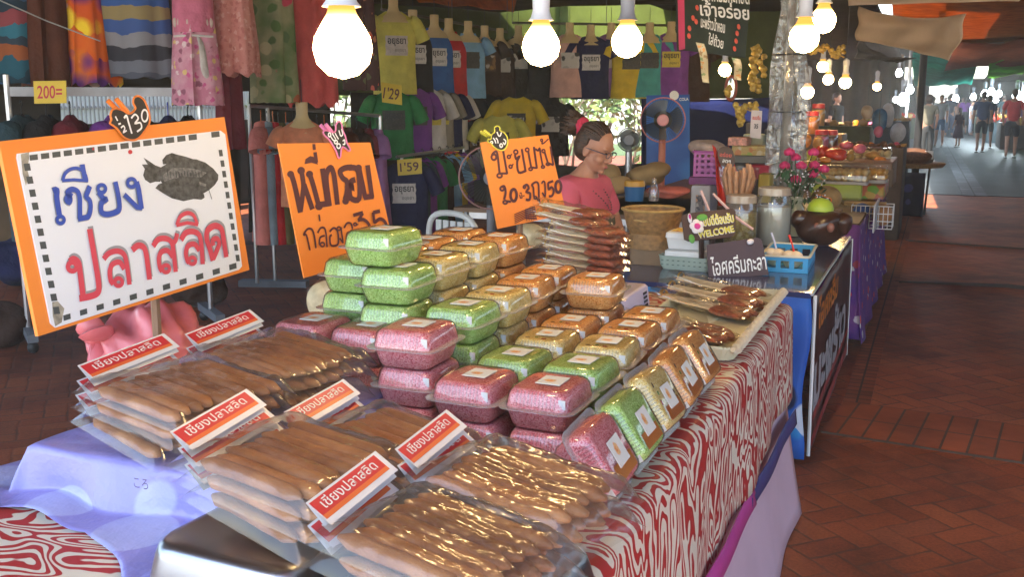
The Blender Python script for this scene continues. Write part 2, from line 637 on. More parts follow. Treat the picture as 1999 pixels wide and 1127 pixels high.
green_t = thin_cloth('green_tarp', (0.03, 0.26, 0.19), 0.45, 0.3)
lime_t = thin_cloth('lime_tarp', (0.10, 0.30, 0.02), 0.4, 0.3)
beige_t = thin_cloth('beige_sheet', (0.62, 0.47, 0.32), 0.3, 0.12, 3.0)
awning('awning', 'brown tarpaulin awning over the snack and clothes stalls', [(-9.2, -0.4, 2.8), (-0.28, -0.4, 2.75), (-0.25, 13.2, 2.75), (-9.2, 13.2, 2.7)], brown_t, 0.1, 0.02, seed=1)
awning('awning', 'amber fabric awning over the brick aisle at top right', [(-0.25, -0.4, 3.0), (6.5, -0.4, 3.0), (6.0, 22.0, 2.62), (-0.9, 22.0, 2.55)], amber_t, 0.12, 0.02, 30, 60, seed=2)
# unseen dark layer added above to block the sun, open over the amber patch
pa, pb, pc = P(1838, 8, 2.74), P(1934, 56, 2.74), P(1934, 30, 2.74)
sh = Vector((math.sin(SUN_AZ), math.cos(SUN_AZ), 0)) * (0.56 / math.tan(SUN_EL))
x0, x1 = pa.x + sh.x - .05, pc.x + sh.x
y0, y1 = min(pa.y, pb.y) + sh.y - 0.1, max(pa.y, pb.y) + sh.y + 0.1
m = MB()
for (ax, bx, ay, by) in ((-0.2, 6.6, -0.4, y0), (-0.2, x0, y0, y1), (x1, 6.6, y0, y1), (-0.9, 6.6, y1, 28.0), (1.6, 8, 27.5, 62), (-4, -.75, 27.5, 62), (-.75, 1.6, 31.6, 62), (-.75, 1.6, 27.5, 28.6)):
    m.add([(ax, ay, 3.3), (bx, ay, 3.3), (bx, by, 3.3), (ax, by, 3.3)], [(0, 1, 2, 3)])
tag(m.build('tarpaulin', dark_t, smooth=False), 'added dark sheet blocking the sun, with a gap above the amber awning', 'tarpaulin')
awning('awning', 'dark red awning sagging over the far aisle', [(0.2, 20.5, 2.52), (3.4, 20.5, 2.65), (4.2, 30, 2.55), (0.0, 30, 2.30)], red_t, 0.1, 0.03, seed=3)
awning('awning', 'teal green awning over the far aisle, left half', [(-0.75, 27.0, 2.62), (0.75, 27.0, 2.42), (0.95, 40, 2.05), (-0.95, 40, 2.0)], green_t, 0.10, 0.02, seed=4, group=None)
awning('awning', 'small green awning strip beyond the white gap', [(-0.9, 30.0, 2.78), (1.0, 30.0, 2.66), (1.2, 34, 2.60), (-0.9, 34, 2.72)], green_t, 0.05, 0.02, seed=5)
awning('awning', 'lime green awning edge on the far right', [(0.95, 26.0, 2.35), (3.2, 26.0, 2.65), (3.6, 38, 2.60), (1.35, 38, 2.18)], lime_t, 0.12, 0.02, seed=6)
awning('awning', 'dark awning over the far right stalls', [(1.4, 36.0, 2.4), (7.5, 36.0, 2.75), (7.5, 62, 2.6), (1.7, 62, 2.25)], dark_t, 0.12, 0.02, seed=7)
awning('awning', 'dark awning over the far left stalls', [(-3.7, 13.3, 2.74), (-0.85, 13.3, 2.74), (-0.95, 28, 2.5), (-3.7, 28, 2.5)], dark_t, 0.1, 0.02, seed=8)
# hanging beige sheets beside the plastic-wrapped column
def hang_sheet(name, label, pts, d, mat, bulge=0.15, seed=0, cat_='cloth sheet'):
    tl, tr, br, bl = (D(p[0], p[1], dd) for p, dd in zip(pts, d))
    nrm = (tr - tl).cross(bl - tl).normalized()
    rg = random.Random(seed)
    f1, f2 = rg.uniform(0, 6), rg.uniform(0, 6)
    def fn(u, v):
        p = tl.lerp(tr, u).lerp(bl.lerp(br, u), v)
        q = bulge * math.sin(PI * u) * (0.3 + 0.7 * math.sin(PI * v)) + 0.015 * math.sin(u * 17 + f1 + v * 4) + 0.012 * math.sin(v * 9 + u * 6 + f2)
        p = p + nrm * q
        p.z -= 0.05 * math.sin(PI * u) * (1 - v)
        return tuple(p)
    m = MB()
    m.grid(fn, 30, 16)
    o = m.build(name, mat)
    sd = o.modifiers.new('thick', 'SOLIDIFY')
    sd.thickness = 0.003
    return tag(o, label, cat_)
hang_sheet('beige_sheet', 'beige cloth sheet hanging across the aisle roof', [(1674, 12), (1888, 26), (1856, 118), (1676, 78)], (7.4, 6.2, 6.3, 7.4), beige_t, 0.12, 3)
hang_sheet('beige_sheet', 'upper beige cloth strip along the top edge', [(1640, -60), (2040, -60), (1990, 2), (1660, 10)], (6.6, 5.4, 5.4, 6.6), beige_t, 0.05, 4)
hang_sheet('grey_sheet', 'grey plastic sheet hung below the beige sheet', [(1672, 76), (1790, 112), (1752, 122), (1672, 112)], (8.2, 8.6, 8.6, 8.2), thin_cloth('grey_sheet', (0.20, 0.18, 0.16), 0.3), 0.05, 5)
hang_sheet('orange_cloth', 'orange cloth glowing above the row of T-shirts', [(760, -70), (1010, -40), (1004, 22), (820, 2)], (10.5, 12.0, 12.0, 10.5), orange_t, 0.05, 6)
# ------------------------------------------------------------------ cloth partitions behind the stalls
wall_t = thin_cloth('partition_cloth', (0.045, 0.034, 0.022), 0.05, 0.35, 2.0)
green_w = thin_cloth('green_partition', (0.070, 0.085, 0.018), 0.02, 0.35, 2.0)
navy_w = thin_cloth('navy_partition', (0.012, 0.016, 0.06), 0.03, 0.3, 2.0)
def partition(label, xa, xb, ya, yb, da, db, mat, name='partition'):
    """upright cloth: pixel columns xa..xb, pixel rows ya..yb, at distances da, db"""
    return hang_sheet(name, label, [(xa, ya), (xb, ya), (xb, yb), (xa, yb)], (da, db, db, da), mat, 0.04, int(xa) & 63, 'partition')
partition('dark cloth partition above the left rail of dresses', -700, 500, -330, 178, 9.0, 11.5, wall_t)
partition('dark cloth partition below the left rail of dresses', -700, 470, 234, 760, 8.9, 11.3, wall_t)
partition('dark cloth partition left of the red dress rack', -700, 118, 170, 250, 8.95, 9.7, wall_t)
partition('olive cloth partition behind the green floral dress', 486, 644, -300, 640, 11.6, 12.4, wall_t)
partition('olive cloth partition behind the T-shirt rail', 640, 1092, -300, 186, 12.5, 14.4, green_w)
partition('dark cloth partition behind the black T-shirts', 684, 1092, 180, 560, 12.6, 14.5, wall_t)
partition('green cloth partition above the garden opening', 1090, 1560, -300, 192, 14.6, 13.6, green_w)
partition('navy cloth partition behind the black fan', 1252, 1560, 186, 420, 14.0, 13.5, navy_w)
partition('dark cloth partition under the garden opening', 1060, 1260, 318, 560, 14.4, 14.0, wall_t)
far_w = thin_cloth('far_partition', (0.035, 0.022, 0.014), 0.05, 0.4, 2.0)
m = MB()
m.grid(lambda u, v: (-3.9 + 2.95 * u, 27.5 + 0.08 * math.sin(u * 40), 0.02 + 2.6 * v), 60, 6)
tag(m.build('partition', far_w), 'dark partition closing the far left stalls', 'partition')
m = MB()
m.grid(lambda u, v: (1.15 + 7 * u, 50.5 + 0.1 * math.sin(u * 40), 0.02 + 2.4 * v), 60, 6)
tag(m.build('partition', far_w), 'dark partition behind the far right stalls', 'partition')
m = MB()
m.grid(lambda u, v: (-5 + 4.35 * u, 60.5 + .1 * math.sin(u * 40), .02 + 2.6 * v), 60, 6)
m.grid(lambda u, v: (.75 + 7 * u, 60.5 + .1 * math.sin(u * 40), .02 + 2.6 * v), 60, 6)
tag(m.build('partition', far_w), 'dark partition around the bright far end of the aisle', 'partition')
m = MB()
m.grid(lambda u, v: (-9.2 + 0.05 * math.sin(v * 40), -1 + 14 * v, 0.02 + 1.2 * u), 6, 60)
tag(m.build('partition', wall_t), 'low dark partition along the outer left edge', 'partition')
m = MB()
m.grid(lambda u, v: (6.2 + 0.05 * math.sin(v * 40), 2 + 48 * v, 0.02 + 2.3 * u), 6, 60)
tag(m.build('partition', wall_t), 'unseen dark sheet added right of the aisle to block light', 'partition')  # out of view, added only to keep side light off the aisle

# ------------------------------------------------------------------ daylight garden beyond the stalls
lawn_m = plain('lawn', (0.05, 0.09, 0.02), 0.9, 0.4, 6)
m = MB()
m.add([(-40, 15.2, 0.006), (-1.0, 29.0, 0.006), (-1.0, 70, 0.006), (-40, 70, 0.006)], [(0, 1, 2, 3)])
m.add([(-40, -10, 0.006), (-9.4, -10, 0.006), (-9.4, 15.0, 0.006), (-40, 15.0, 0.006)], [(0, 1, 2, 3)])
o = m.build('lawn', lawn_m, smooth=False)
struct(o)
leaf_ms = [plain('leaf_light', (0.22, 0.32, 0.08), 0.6, 0.4, 20), plain('leaf_mid', (0.12, 0.20, 0.05), 0.6, 0.4, 20)]
bark_m = plain('bark', (0.16, 0.12, 0.08), 0.9, 0.3, 10)
def bush(label, p, rx, rz, n, seed, trunk=True, name='shrub', cat_='shrub'):
    rg = random.Random(seed)
    root = thing(name, label, cat_, p)
    m = MB()
    cl = [(rg.uniform(-.7, .7) * rx, rg.uniform(-.5, .5) * rx, rz * rg.uniform(.35, 1.0), rg.uniform(.3, .5) * rx) for _ in range(9)]
    for i in range(n):
        cx, cy, cz, cr = rg.choice(cl)
        d = Vector((rg.gauss(0, 1), rg.gauss(0, 1), rg.gauss(0, 1))).normalized() * cr * rg.uniform(.5, 1.0)
        q = Vector((cx, cy, cz)) + d
        a = Vector((rg.gauss(0, 1), rg.gauss(0, 1), rg.gauss(0, 1))).normalized()
        b_ = a.cross(Vector((rg.gauss(0, 1), rg.gauss(0, 1), rg.gauss(0, 1)))).normalized()
        s_ = rg.uniform(.06, .13)
        m.cur = 0 if rg.random() < .55 else 1
        m.add([q - a * s_, q + b_ * s_ * .45, q + a * s_, q - b_ * s_ * .45], [(0, 1, 2, 3)])
    m.build('foliage', leaf_ms, root, smooth=False)
    s2 = MB()
    for k in range(4):
        s2.tube([(rg.uniform(-.1, .1), rg.uniform(-.1, .1), 0), (rg.uniform(-.3, .3) * rx, 0, rz * .5), (rg.uniform(-.7, .7) * rx, rg.uniform(-.3, .3), rz * .95)], [.03, .022, .01], 6)
    s2.build('stem', bark_m, root)
for i, (px_, d, rx, rz, lab) in enumerate([(1105, 19, 1.1, 1.7, 'leafy green shrub in the garden, left in the opening'), (1165, 22, 1.3, 2.3, 'tall leafy shrub in the garden behind the seller'), (1225, 20, .9, 1.8, 'bushy shrub in the garden beside the black fan'), (460, 15.5, .9, 1.5, 'green shrub outside between the dress racks'), (664, 17, .8, 2.0, 'green shrub outside behind the large light bulb')]):
    q = D(px_, 230, d)
    bush(lab, (q.x, q.y, 0), rx, rz, 520, 20 + i)
m = MB()
m.box((-14, 34, 1.4), (22, .2, 2.8))
m.box((-14, 33.85, 2.85), (22.4, .5, .12))
tag(m.build('garden_wall', plain('pale_render', (0.62, 0.60, 0.55), .8, .12, 2), smooth=False), 'pale rendered wall in sun at the back of the garden', 'wall')
white_m = plain('white_paint', (0.75, 0.75, 0.74), 0.5, 0.06)
root = thing('fence', 'white picket fence in sunlight beyond the left racks', 'fence', (0, 0, 0))
fa, fb = D(60, 200, 12.4), D(500, 200, 15.0)
pk, rl = MB(), MB()
for k in range(60):
    q = fa.lerp(fb, k / 59)
    pk.box((q.x, q.y, .85), (.05, .03, 1.7))
for zz in (.5, 1.4): rl.tube([(fa.x, fa.y + .03, zz), (fb.x, fb.y + .03, zz)], .03, 6)
pk.build('pickets', white_m, root, smooth=False)
rl.build('rail', white_m, root)
# ================================================================== THE SNACK TABLE AND ITS CLOTHS
TZ = 0.80
wood_m = plain('table_wood', (0.20, 0.12, 0.06), 0.6, 0.3, 5)
steel_m = plain('steel_tube', (0.45, 0.46, 0.48), 0.35, 0.1, 10, metal=0.9)
def table(label, x0, x1, y0, y1, h, topmat, name='market_table', group=None):
    root = thing(name, label, 'table', ((x0 + x1) / 2, (y0 + y1) / 2, 0), 0, group)
    sx, sy = x1 - x0, y1 - y0
    m = MB()
    m.box((0, 0, h - 0.015), (sx, sy, 0.03))
    m.build('tabletop', topmat, root, smooth=False)
    m = MB()
    for a in (-1, 1):
        m.box((a * (sx / 2 - .06), 0, h - .055), (.03, sy - .2, .045))
        m.box((0, a * (sy / 2 - .06), h - .055), (sx - .2, .03, .045))
    m.build('frame', steel_m, root, smooth=False)
    for a in (-1, 1):
        for b_ in (-1, 1):
            m = MB()
            m.tube([(a * (sx / 2 - .06), b_ * (sy / 2 - .08), 0), (a * (sx / 2 - .06), b_ * (sy / 2 - .08), h - .03)], .016, 8)
            m.build('leg', steel_m, root)
    return root
table('wooden market table carrying the noodle boxes and sausage packs', -1.50, -0.475, 0.72, 3.62, TZ - .006, wood_m)

def mat_zebra():
    t = NT('zebra_print')
    co = t.coord('UV')
    mp0 = t.n('Mapping')
    mp0.inputs['Scale'].default_value = (1.0, 0.42, 1.0)
    t.l(co, mp0.inputs[0])
    n1 = t.noise(mp0.outputs[0], 11.0, 1.2, 0.45, 0.5)
    n2 = t.noise(co, 26.0, 1.0, 0.5)
    sep = t.n('SeparateXYZ')
    t.l(co, sep.inputs[0])
    a = t.math('MULTIPLY', n1.outputs[0], 72.0)
    a = t.math('MULTIPLY_ADD', n2.outputs[0], 2.6, a)
    a = t.math('MULTIPLY_ADD', sep.outputs[1], 9.0, a)
    k = t.math('SINE', a)
    mp = t.n('MapRange')
    mp.inputs['From Min'].default_value = -1.0
    mp.inputs['From Max'].default_value = 1.0
    t.l(k, mp.inputs[0])
    mask = t.ramp(mp.outputs[0], [(0.46, (0, 0, 0)), (0.54, (1, 1, 1))])
    colr = t.mixc(mask, (0.66, 0.62, 0.50), (0.40, 0.028, 0.026))
    return t.done(t.bsdf(colr, 0.55, 0, 0.35, t.noise(co, 120, 2).outputs[0], 0.05, 0.002))
M_ZEBRA = mat_zebra()
def sheet_uv(m, name, mat, parent=None, uvf=None):
    o = m.build(name, mat, parent)
    uv = o.data.uv_layers.new(name='UVMap')
    for lp in o.data.loops:
        uv.data[lp.index].uv = uvf[lp.vertex_index]
    return o
# zebra cloth: top, rounded fold, and the drop along the aisle side
def zebra():
    m = MB()
    uvs = []
    nu, nv = 60, 26
    def prof(s):        # s: distance across the cloth from the back edge
        top = 1.03
        if s < top: return (-1.485 + s, TZ)
        q = s - top
        r = 0.03
        arc = r * PI / 2
        if q < arc:
            a = q / r
            return (-1.485 + top + r * math.sin(a), TZ - r + r * math.cos(a))
        return (-1.485 + top + r + 0.03 * (q - arc), TZ - r - (q - arc))
    Stot = 1.03 + 0.047 + 0.325
    ss = [i / 12 * 1.0 for i in range(12)] + [1.0 + .09 * i / 8 for i in range(9)] + [1.10 + (Stot - 1.10) * i / 7 for i in range(8)]
    ys = [0.74 + (3.545 - 0.74) * j / nu for j in range(nu + 1)]
    vs = []
    for y in ys:
        for s in ss:
            x, z = prof(s)
            if s > 1.1:
                k = (s - 1.1)
                x += 0.035 * k * math.sin(y * 7 + 1) + 0.02 * k * math.sin(y * 17)
                z += 0.025 * k / .32 * math.sin(y * 2.1 + .5)
            vs.append((x, y, z))
            uvs.append((y * 1.0, s))
    n = len(ss)
    fs = [(j * n + i, j * n + i + 1, (j + 1) * n + i + 1, (j + 1) * n + i) for j in range(nu) for i in range(n - 1)]
    m.add(vs, fs)
    o = sheet_uv(m, 'zebra_tablecloth', M_ZEBRA, None, uvs)
    sd = o.modifiers.new('thick', 'SOLIDIFY')
    sd.thickness = 0.0015
    sd.offset = 1
    tag(o, 'red and cream zebra print tablecloth on the snack table', 'tablecloth')
zebra()
pink_m = plain('pink_linen', (0.60, 0.42, 0.50), 0.8, 0.08, 4, bump=.1, bscale=200)
m = MB()
def pk_fn(u, v):
    y = 0.7 + 2.90 * u
    z = 0.778 - 0.76 * v
    return (-0.468 + 0.008 * math.sin(y * 9) * v + 0.098 * v ** 1.6, y, z)
m.grid(pk_fn, 60, 14)
def pk_end(u, v):
    z = 0.778 - 0.76 * v
    return (-0.468 + 0.098 * v ** 1.6 - 1.0 * u, 3.60 + 0.02 * math.sin(u * 20) * v, z)
m.grid(pk_end, 20, 14)
o = m.build('pink_table_skirt', pink_m)
o.modifiers.new('thick', 'SOLIDIFY').thickness = 0.002
tag(o, 'plain pale pink cloth hanging below the zebra cloth', 'table skirt')
tape_b = plain('blue_tape', (0.05, 0.05, 0.20), 0.5, 0.1)
tape_p = plain('magenta_tape', (0.50, 0.05, 0.28), 0.5, 0.1)
def strip(name, label, mat, y0, z0, y1, z1, w_):
    m = MB()
    def fn(u, v):
        y, z = y0 + (y1 - y0) * u, z0 + (z1 - z0) * u - w_ * v
        vv = (0.778 - z) / .76
        return (-0.468 + 0.008 * math.sin(y * 9) * vv + 0.098 * vv ** 1.6 + 0.034, y, z)
    m.grid(fn, 24, 2)
    o = m.build(name, mat)
    o.modifiers.new('thick', 'SOLIDIFY').thickness = 0.002
    tag(o, label, 'trim')
strip('cloth_trim', 'magenta trim strip under the zebra cloth', tape_p, 1.5, 0.470, 2.74, 0.438, 0.060)
strip('cloth_trim', 'navy blue trim strip under the zebra cloth', tape_b, 2.64, 0.444, 3.57, 0.418, 0.055)

# purple printed cloth over a low riser, at the near left corner
def mat_purple():
    t = NT('purple_print')
    co = t.coord()
    v = t.n('TexVoronoi')
    v.inputs['Scale'].default_value = 5.5
    v.inputs['Randomness'].default_value = 0.8
    t.l(co, v.inputs['Vector'])
    msk = t.ramp(v.outputs['Distance'], [(0.42, (1, 1, 1)), (0.44, (0, 0, 0))])
    colr = t.mixc(msk, (0.26, 0.25, 0.58), (0.37, 0.40, 0.68))
    return t.done(t.bsdf(colr, 0.30, 0, 0.5, t.noise(co, 13, 4, .6).outputs[0], 0.35, 0.02, coat=.15))
M_PURPLE = mat_purple()
RZ = 0.89
riser_m = plain('grey_tub', (0.25, 0.26, 0.30), 0.4, 0.1)
m = MB()
m.loft([[(p[0], p[1], z) for p in rrect(.40, .66, .03)] for z in (TZ + .002, RZ - .006)])
tag(m.build('riser_tub', riser_m, loc=(-1.25, 1.625, 0)), 'upturned tub under the purple printed cloth', 'tub')
def purple():
    """top patch with drops: local frame, x to the right, y away"""
    m = MB()
    X0, X1, Y0, Y1 = -1.47, -1.035, 1.262, 1.975
    def fn(u, v):
        FR, LF, RT = .165 + .16 * max(0, min(1, (u - .60) / .3)), .22, .10
        x, y = X0 - LF + u * (X1 - X0 + LF + RT), Y0 - FR + v * (Y1 - Y0 + FR)
        DR = RZ - TZ - .008
        def fold(o_):
            if o_ <= 0: return 0.0, 0.0
            if o_ < DR + .01: return .22 * o_, min(o_ * .985, DR)
            return .22 * (DR + .01) + (o_ - DR - .01), DR
        fx, zx0 = fold(X0 - x)
        gx, zx1 = fold(x - X1)
        fy, zy = fold(Y0 - y)
        px_ = X0 - fx if x < X0 else (X1 + gx if x > X1 else x)
        py_ = Y0 - fy if y < Y0 else y
        z = RZ - max(zx0, zx1, zy)
        k = min(1, max(zx0, zx1, zy) / DR)
        py_ += .016 * k * math.sin(x * 22 + 1) * (1 if y < Y0 else 0)
        px_ += .012 * k * math.sin(y * 24) * (1 if (x < X0 or x > X1) else 0)
        z += 0.002 * math.sin(x * 31) * math.sin(y * 23) + .006 * k * max(0, math.sin(x * 17 + y * 11))
        return (px_, py_, max(z, TZ + .005))
    m.grid(fn, 60, 70)
    root = m.build('purple_tablecloth', M_PURPLE, sharp=80)
    root.modifiers.new('thick', 'SOLIDIFY').thickness = 0.0012
    tag(root, 'glossy purple printed cloth draped at the near left corner', 'tablecloth')
    ink = plain('print_ink', (0.10, 0.07, 0.14), 0.5)
    t_ = MB()
    for (px_, py_, s_, wd) in ((262, 1047, 'ののの', .055), (215, 952, 'ころ', .03)):
        q = P(px_, py_, RZ)
        z = RZ - (py_ - 925) / 1970 * 1.32
        put_text(t_, s_, (q.x, z), wd, .018, 0, 0, (1, 0), (0, 1), lambda a, b_, c: (a - (RZ - z) * .0, Y0 - .030 - .18 * (RZ - z), b_))
    t_.build('lettering', ink, root, smooth=False)
purple()

# steel trays turned upside down under the front packs
tray_m = plain('polished_steel', (0.40, 0.42, 0.46), 0.30, 0.04, 6, metal=1.0)
def steel_tray(label, x0, x1, y0, y1, z):
    root = thing('steel_tray', label, 'tray', ((x0 + x1) / 2, (y0 + y1) / 2, TZ + .002), R(-3))
    w_, d_ = x1 - x0, y1 - y0
    h = z - TZ - .002
    rings = []
    for k, (zz, e) in enumerate(((0.0, .022), (.004, .010), (.03, .006), (h - .022, .0), (h - .008, -.004), (h - .002, -.012), (h, -.024))):
        rings.append([(p[0], p[1], zz) for p in rrect(w_ + 2 * e, d_ + 2 * e, .045, 6)])
    m = MB()
    m.loft(rings, False, True)
    m.build('pan', tray_m, root, sharp=70)
    m = MB()
    m.tube([(p[0], p[1], .004) for p in rrect(w_ + .05, d_ + .05, .05, 6)] + [(rrect(w_ + .05, d_ + .05, .05, 6)[0][0], rrect(w_ + .05, d_ + .05, .05, 6)[0][1], .004)], .005, 6)
    m.build('rolled_rim', tray_m, root)
steel_tray('upturned steel tray under the middle front sausage stack', -.995, -.735, 1.025, 1.33, .885)
steel_tray('upturned steel tray under the right front sausage stack', -.690, -.415, .93, 1.30, .880)
steel_tray('low upturned steel tray under the inner sausage pack', -.98, -.72, 1.37, 1.60, .862)

# ================================================================== NOODLE BOXES
def mat_noodle(name, c1, c2, c3):
    t = NT(name)
    co = t.coord()
    n0 = t.noise(co, 60, 2)
    wv = t.n('TexNoise')
    wv.inputs['Scale'].default_value = 115
    wv.inputs['Detail'].default_value = 2.0
    wv.inputs['Distortion'].default_value = 3.5
    t.l(co, wv.inputs['Vector'])
    colr = t.ramp(wv.outputs[0], [(0.37, c3), (0.455, c1), (0.555, c2)])
    colr = t.mixc(t.ramp(n0.outputs[0], [(0.5, (0, 0, 0)), (0.8, (0.45, 0.45, 0.45))]), colr, c3)
    return t.done(t.bsdf(colr, 0.55, 0, 0.4, wv.outputs[0], 0.9, 0.004))
NOOD = {
    'pink': mat_noodle('pink_noodles', (0.82, 0.20, 0.24), (0.92, 0.46, 0.47), (0.56, 0.09, 0.11)),
    'green': mat_noodle('green_noodles', (0.42, 0.70, 0.13), (0.66, 0.88, 0.36), (0.22, 0.40, 0.06)),
    'yellow': mat_noodle('yellow_noodles', (0.88, 0.66, 0.17), (0.93, 0.80, 0.42), (0.54, 0.36, 0.08)),
    'orange': mat_noodle('orange_noodles', (0.90, 0.37, 0.06), (0.93, 0.56, 0.22), (0.54, 0.17, 0.03)),
}
M_LID = glossy_sheet('clear_box_plastic', (0.985, 0.985, 0.985), 0.07, 0.11)
M_LIP = glossy_sheet('box_lip_plastic', (0.93, 0.93, 0.93), 0.10, 0.30, milk=0.22)
paper_m = plain('label_paper', (0.72, 0.72, 0.68), 0.6, 0.04)
def mat_sticker():
    t = NT('sticker_print')
    co = t.coord()
    mp = t.n('VectorMath', operation='SUBTRACT')
    mp.inputs[1].default_value = (0, 0, 0.0805)
    t.l(co, mp.inputs[0])
    sc = t.n('VectorMath', operation='MULTIPLY')
    sc.inputs[1].default_value = (1.0, 1.25, 0)
    t.l(mp.outputs[0], sc.inputs[0])
    ln = t.n('VectorMath', operation='LENGTH')
    t.l(sc.outputs[0], ln.inputs[0])
    nz = t.noise(co, 120, 3)
    r = t.math('MULTIPLY_ADD', nz.outputs[0], 0.012, ln.outputs['Value'])
    msk = t.ramp(r, [(0.0175, (1, 1, 1)), (0.0195, (0, 0, 0))])
    pic = t.ramp(t.noise(co, 160, 2).outputs[0], [(0.35, (0.62, 0.20, 0.05)), (0.55, (0.75, 0.45, 0.2)), (0.68, (0.25, 0.36, 0.12))])
    colr = t.mixc(msk, (0.66, 0.67, 0.62), pic)
    return t.done(t.bsdf(colr, 0.5, 0, 0.4))
M_STICK = mat_sticker()
M_BAND = plain('orange_band', (0.70, 0.24, 0.03), 0.4, 0.1)
BW, BD, BH = 0.142, 0.166, 0.080
spice_ms = [plain('dried_chili', (0.42, 0.03, 0.02), .5), plain('herb_leaf', (0.08, 0.20, 0.03), .6), plain('fried_shallot', (0.10, 0.045, 0.03), .6)]
def noodle_box(color, label, loc):
    root = thing('noodle_box', label, 'noodle box', loc, 0, 'clear clamshell boxes of crispy noodles')
    def ring(w_, d_, z, r=.018): return [(p[0], p[1], z) for p in rrect(w_, d_, r, 3)]
    rg = random.Random(hash(color) & 255 if False else len(color))
    m = MB()
    m.loft([ring(.104, .126, .002), ring(.112, .134, .008), ring(.128, .152, .040), ring(.128, .152, .044), ring(.119, .143, .068), ring(.110, .132, .0765, .022), ring(.092, .114, .0780, .024)])
    m.build('noodles', NOOD[color], root, sharp=45)
    m = MB()
    m.loft([ring(.106, .128, .0), ring(.115, .137, .006), ring(.131, .155, .040)], True, False)
    m.build('base_tray', M_LID, root)
    m = MB()
    m.loft([ring(.131, .155, .0445), ring(.1225, .1465, .0705), ring(.113, .135, .0795, .022), ring(.100, .122, .0805, .024)], False, True)
    for k in range(11):          # moulded ribs on the long faces of the lid
        x = -.038 + .0076 * k
        for sg in (-1, 1):
            m.tube([(x, sg * .0772, .047), (x, sg * .0735, .066), (x, sg * .0690, .0765)], .0013, 4, False)
    m.build('lid', M_LID, root, sharp=60)
    m = MB()
    m.loft([ring(.131, .155, .0405), ring(.155, .179, .0408, .024), ring(.156, .180, .0432, .024), ring(.131, .155, .0442)], False, False)
    m.build('rim', M_LIP, root, sharp=60)
    m = MB()
    m.box((0.004, 0.004, .0811), (.050, .058, .0012))
    m.build('sticker', M_STICK, root, smooth=False)
    m = MB()
    m.box((.052, -.0715, .058), (.014, .0008, .018))
    for k in range(6):
        m.box((.0463 + .0023 * k, -.0722, .058), (.001, .0008, .0165))
    mm = m.build('rib_glint', paper_m, root, smooth=False)  # white bars stand in for highlights on the lid ribs
    if color in ('orange', 'yellow'):
        m = MB()
        for k in range(7):
            m.cur = rg.randrange(3)
            x, y = rg.uniform(-.04, .04), rg.choice([-1, 1]) * rg.uniform(.034, .052)
            m.ell((x, y, .0775), (rg.uniform(.004, .008), rg.uniform(.003, .006), .0022), 7, 4)
        m.build('garnish', spice_ms, root)
    return root
COLNAME = {1: 'zebra-edge column', 2: 'second column from zebra edge', 3: 'middle column', 4: 'fourth column from zebra edge', 5: 'leftmost column'}
LEV = {1: 'bottom', 2: 'second', 3: 'third', 4: 'fourth', 5: 'fifth'}
_nb = {}
def place_box(color, x, y, lev, label, rz=0.0, z=None):
    zz = TZ + .004 + (lev - 1) * .0812 if z is None else z
    if color not in _nb:
        _nb[color] = r_ = noodle_box(color, label, (x, y, zz))
        r_.rotation_euler = (0, 0, rz)
        return r_
    return dup(_nb[color], label, (x, y, zz), (0, 0, rz))
cols = {
    1: (-.655, [('pink', 1.765, 2), ('green', 1.945, 2), ('yellow', 2.128, 2), ('orange', 2.31, 2), ('orange', 2.49, 2)]),
    2: (-.808, [('pink', 1.765, 2), ('green', 1.95, 2), ('yellow', 2.145, 2), ('orange', 2.32, 2), ('orange', 2.50, 3)]),
    3: (-.965, [('pink', 1.80, 3), ('green', 2.03, 3), ('yellow', 2.215, 3), ('orange', 2.395, 3), ('orange', 2.575, 3)]),
    4: (-1.12, [('green', 2.00, 4), ('yellow', 2.20, 4), ('yellow', 2.385, 4), ('orange', 2.57, 4)]),
    5: (-1.275, [('green', 2.09, 4), ('orange', 2.27, 4), ('orange', 2.45, 4), ('orange', 2.64, 4)]),
}
for ci, (cx, rows) in cols.items():
    for ri, (colr, y, n) in enumerate(rows):
        for lv in range(1, n + 1):
            top = 'top' if lv == n else LEV[lv]
            lab = f'{colr} noodle box, {top} of {n} high stack, {ORD[ri]} row, {COLNAME[ci]}'
            place_box(colr, cx + rnd.uniform(-.004, .004), y + rnd.uniform(-.005, .005), lv, lab, R(rnd.uniform(-4, 3)))
place_box('green', -1.165, 2.02, 5, 'green noodle box crowning the tallest pile', R(-4))
place_box('orange', -.83, 2.42, 4, 'orange noodle box standing highest of the right columns', R(2), TZ + .004 + .0812 * 3 - .0) if False else None
for i, (x, y) in enumerate(((-1.135, 1.90), (-1.285, 1.90))):
    nm = 'inner left' if i == 0 else 'outer left'
    for lv in range(2):
        place_box('pink', x, y, 1, f"pink noodle box on the purple cloth, {'top' if lv else 'bottom'} of the {nm} pair", R(-3), RZ + .004 + lv * .0812 - .045)
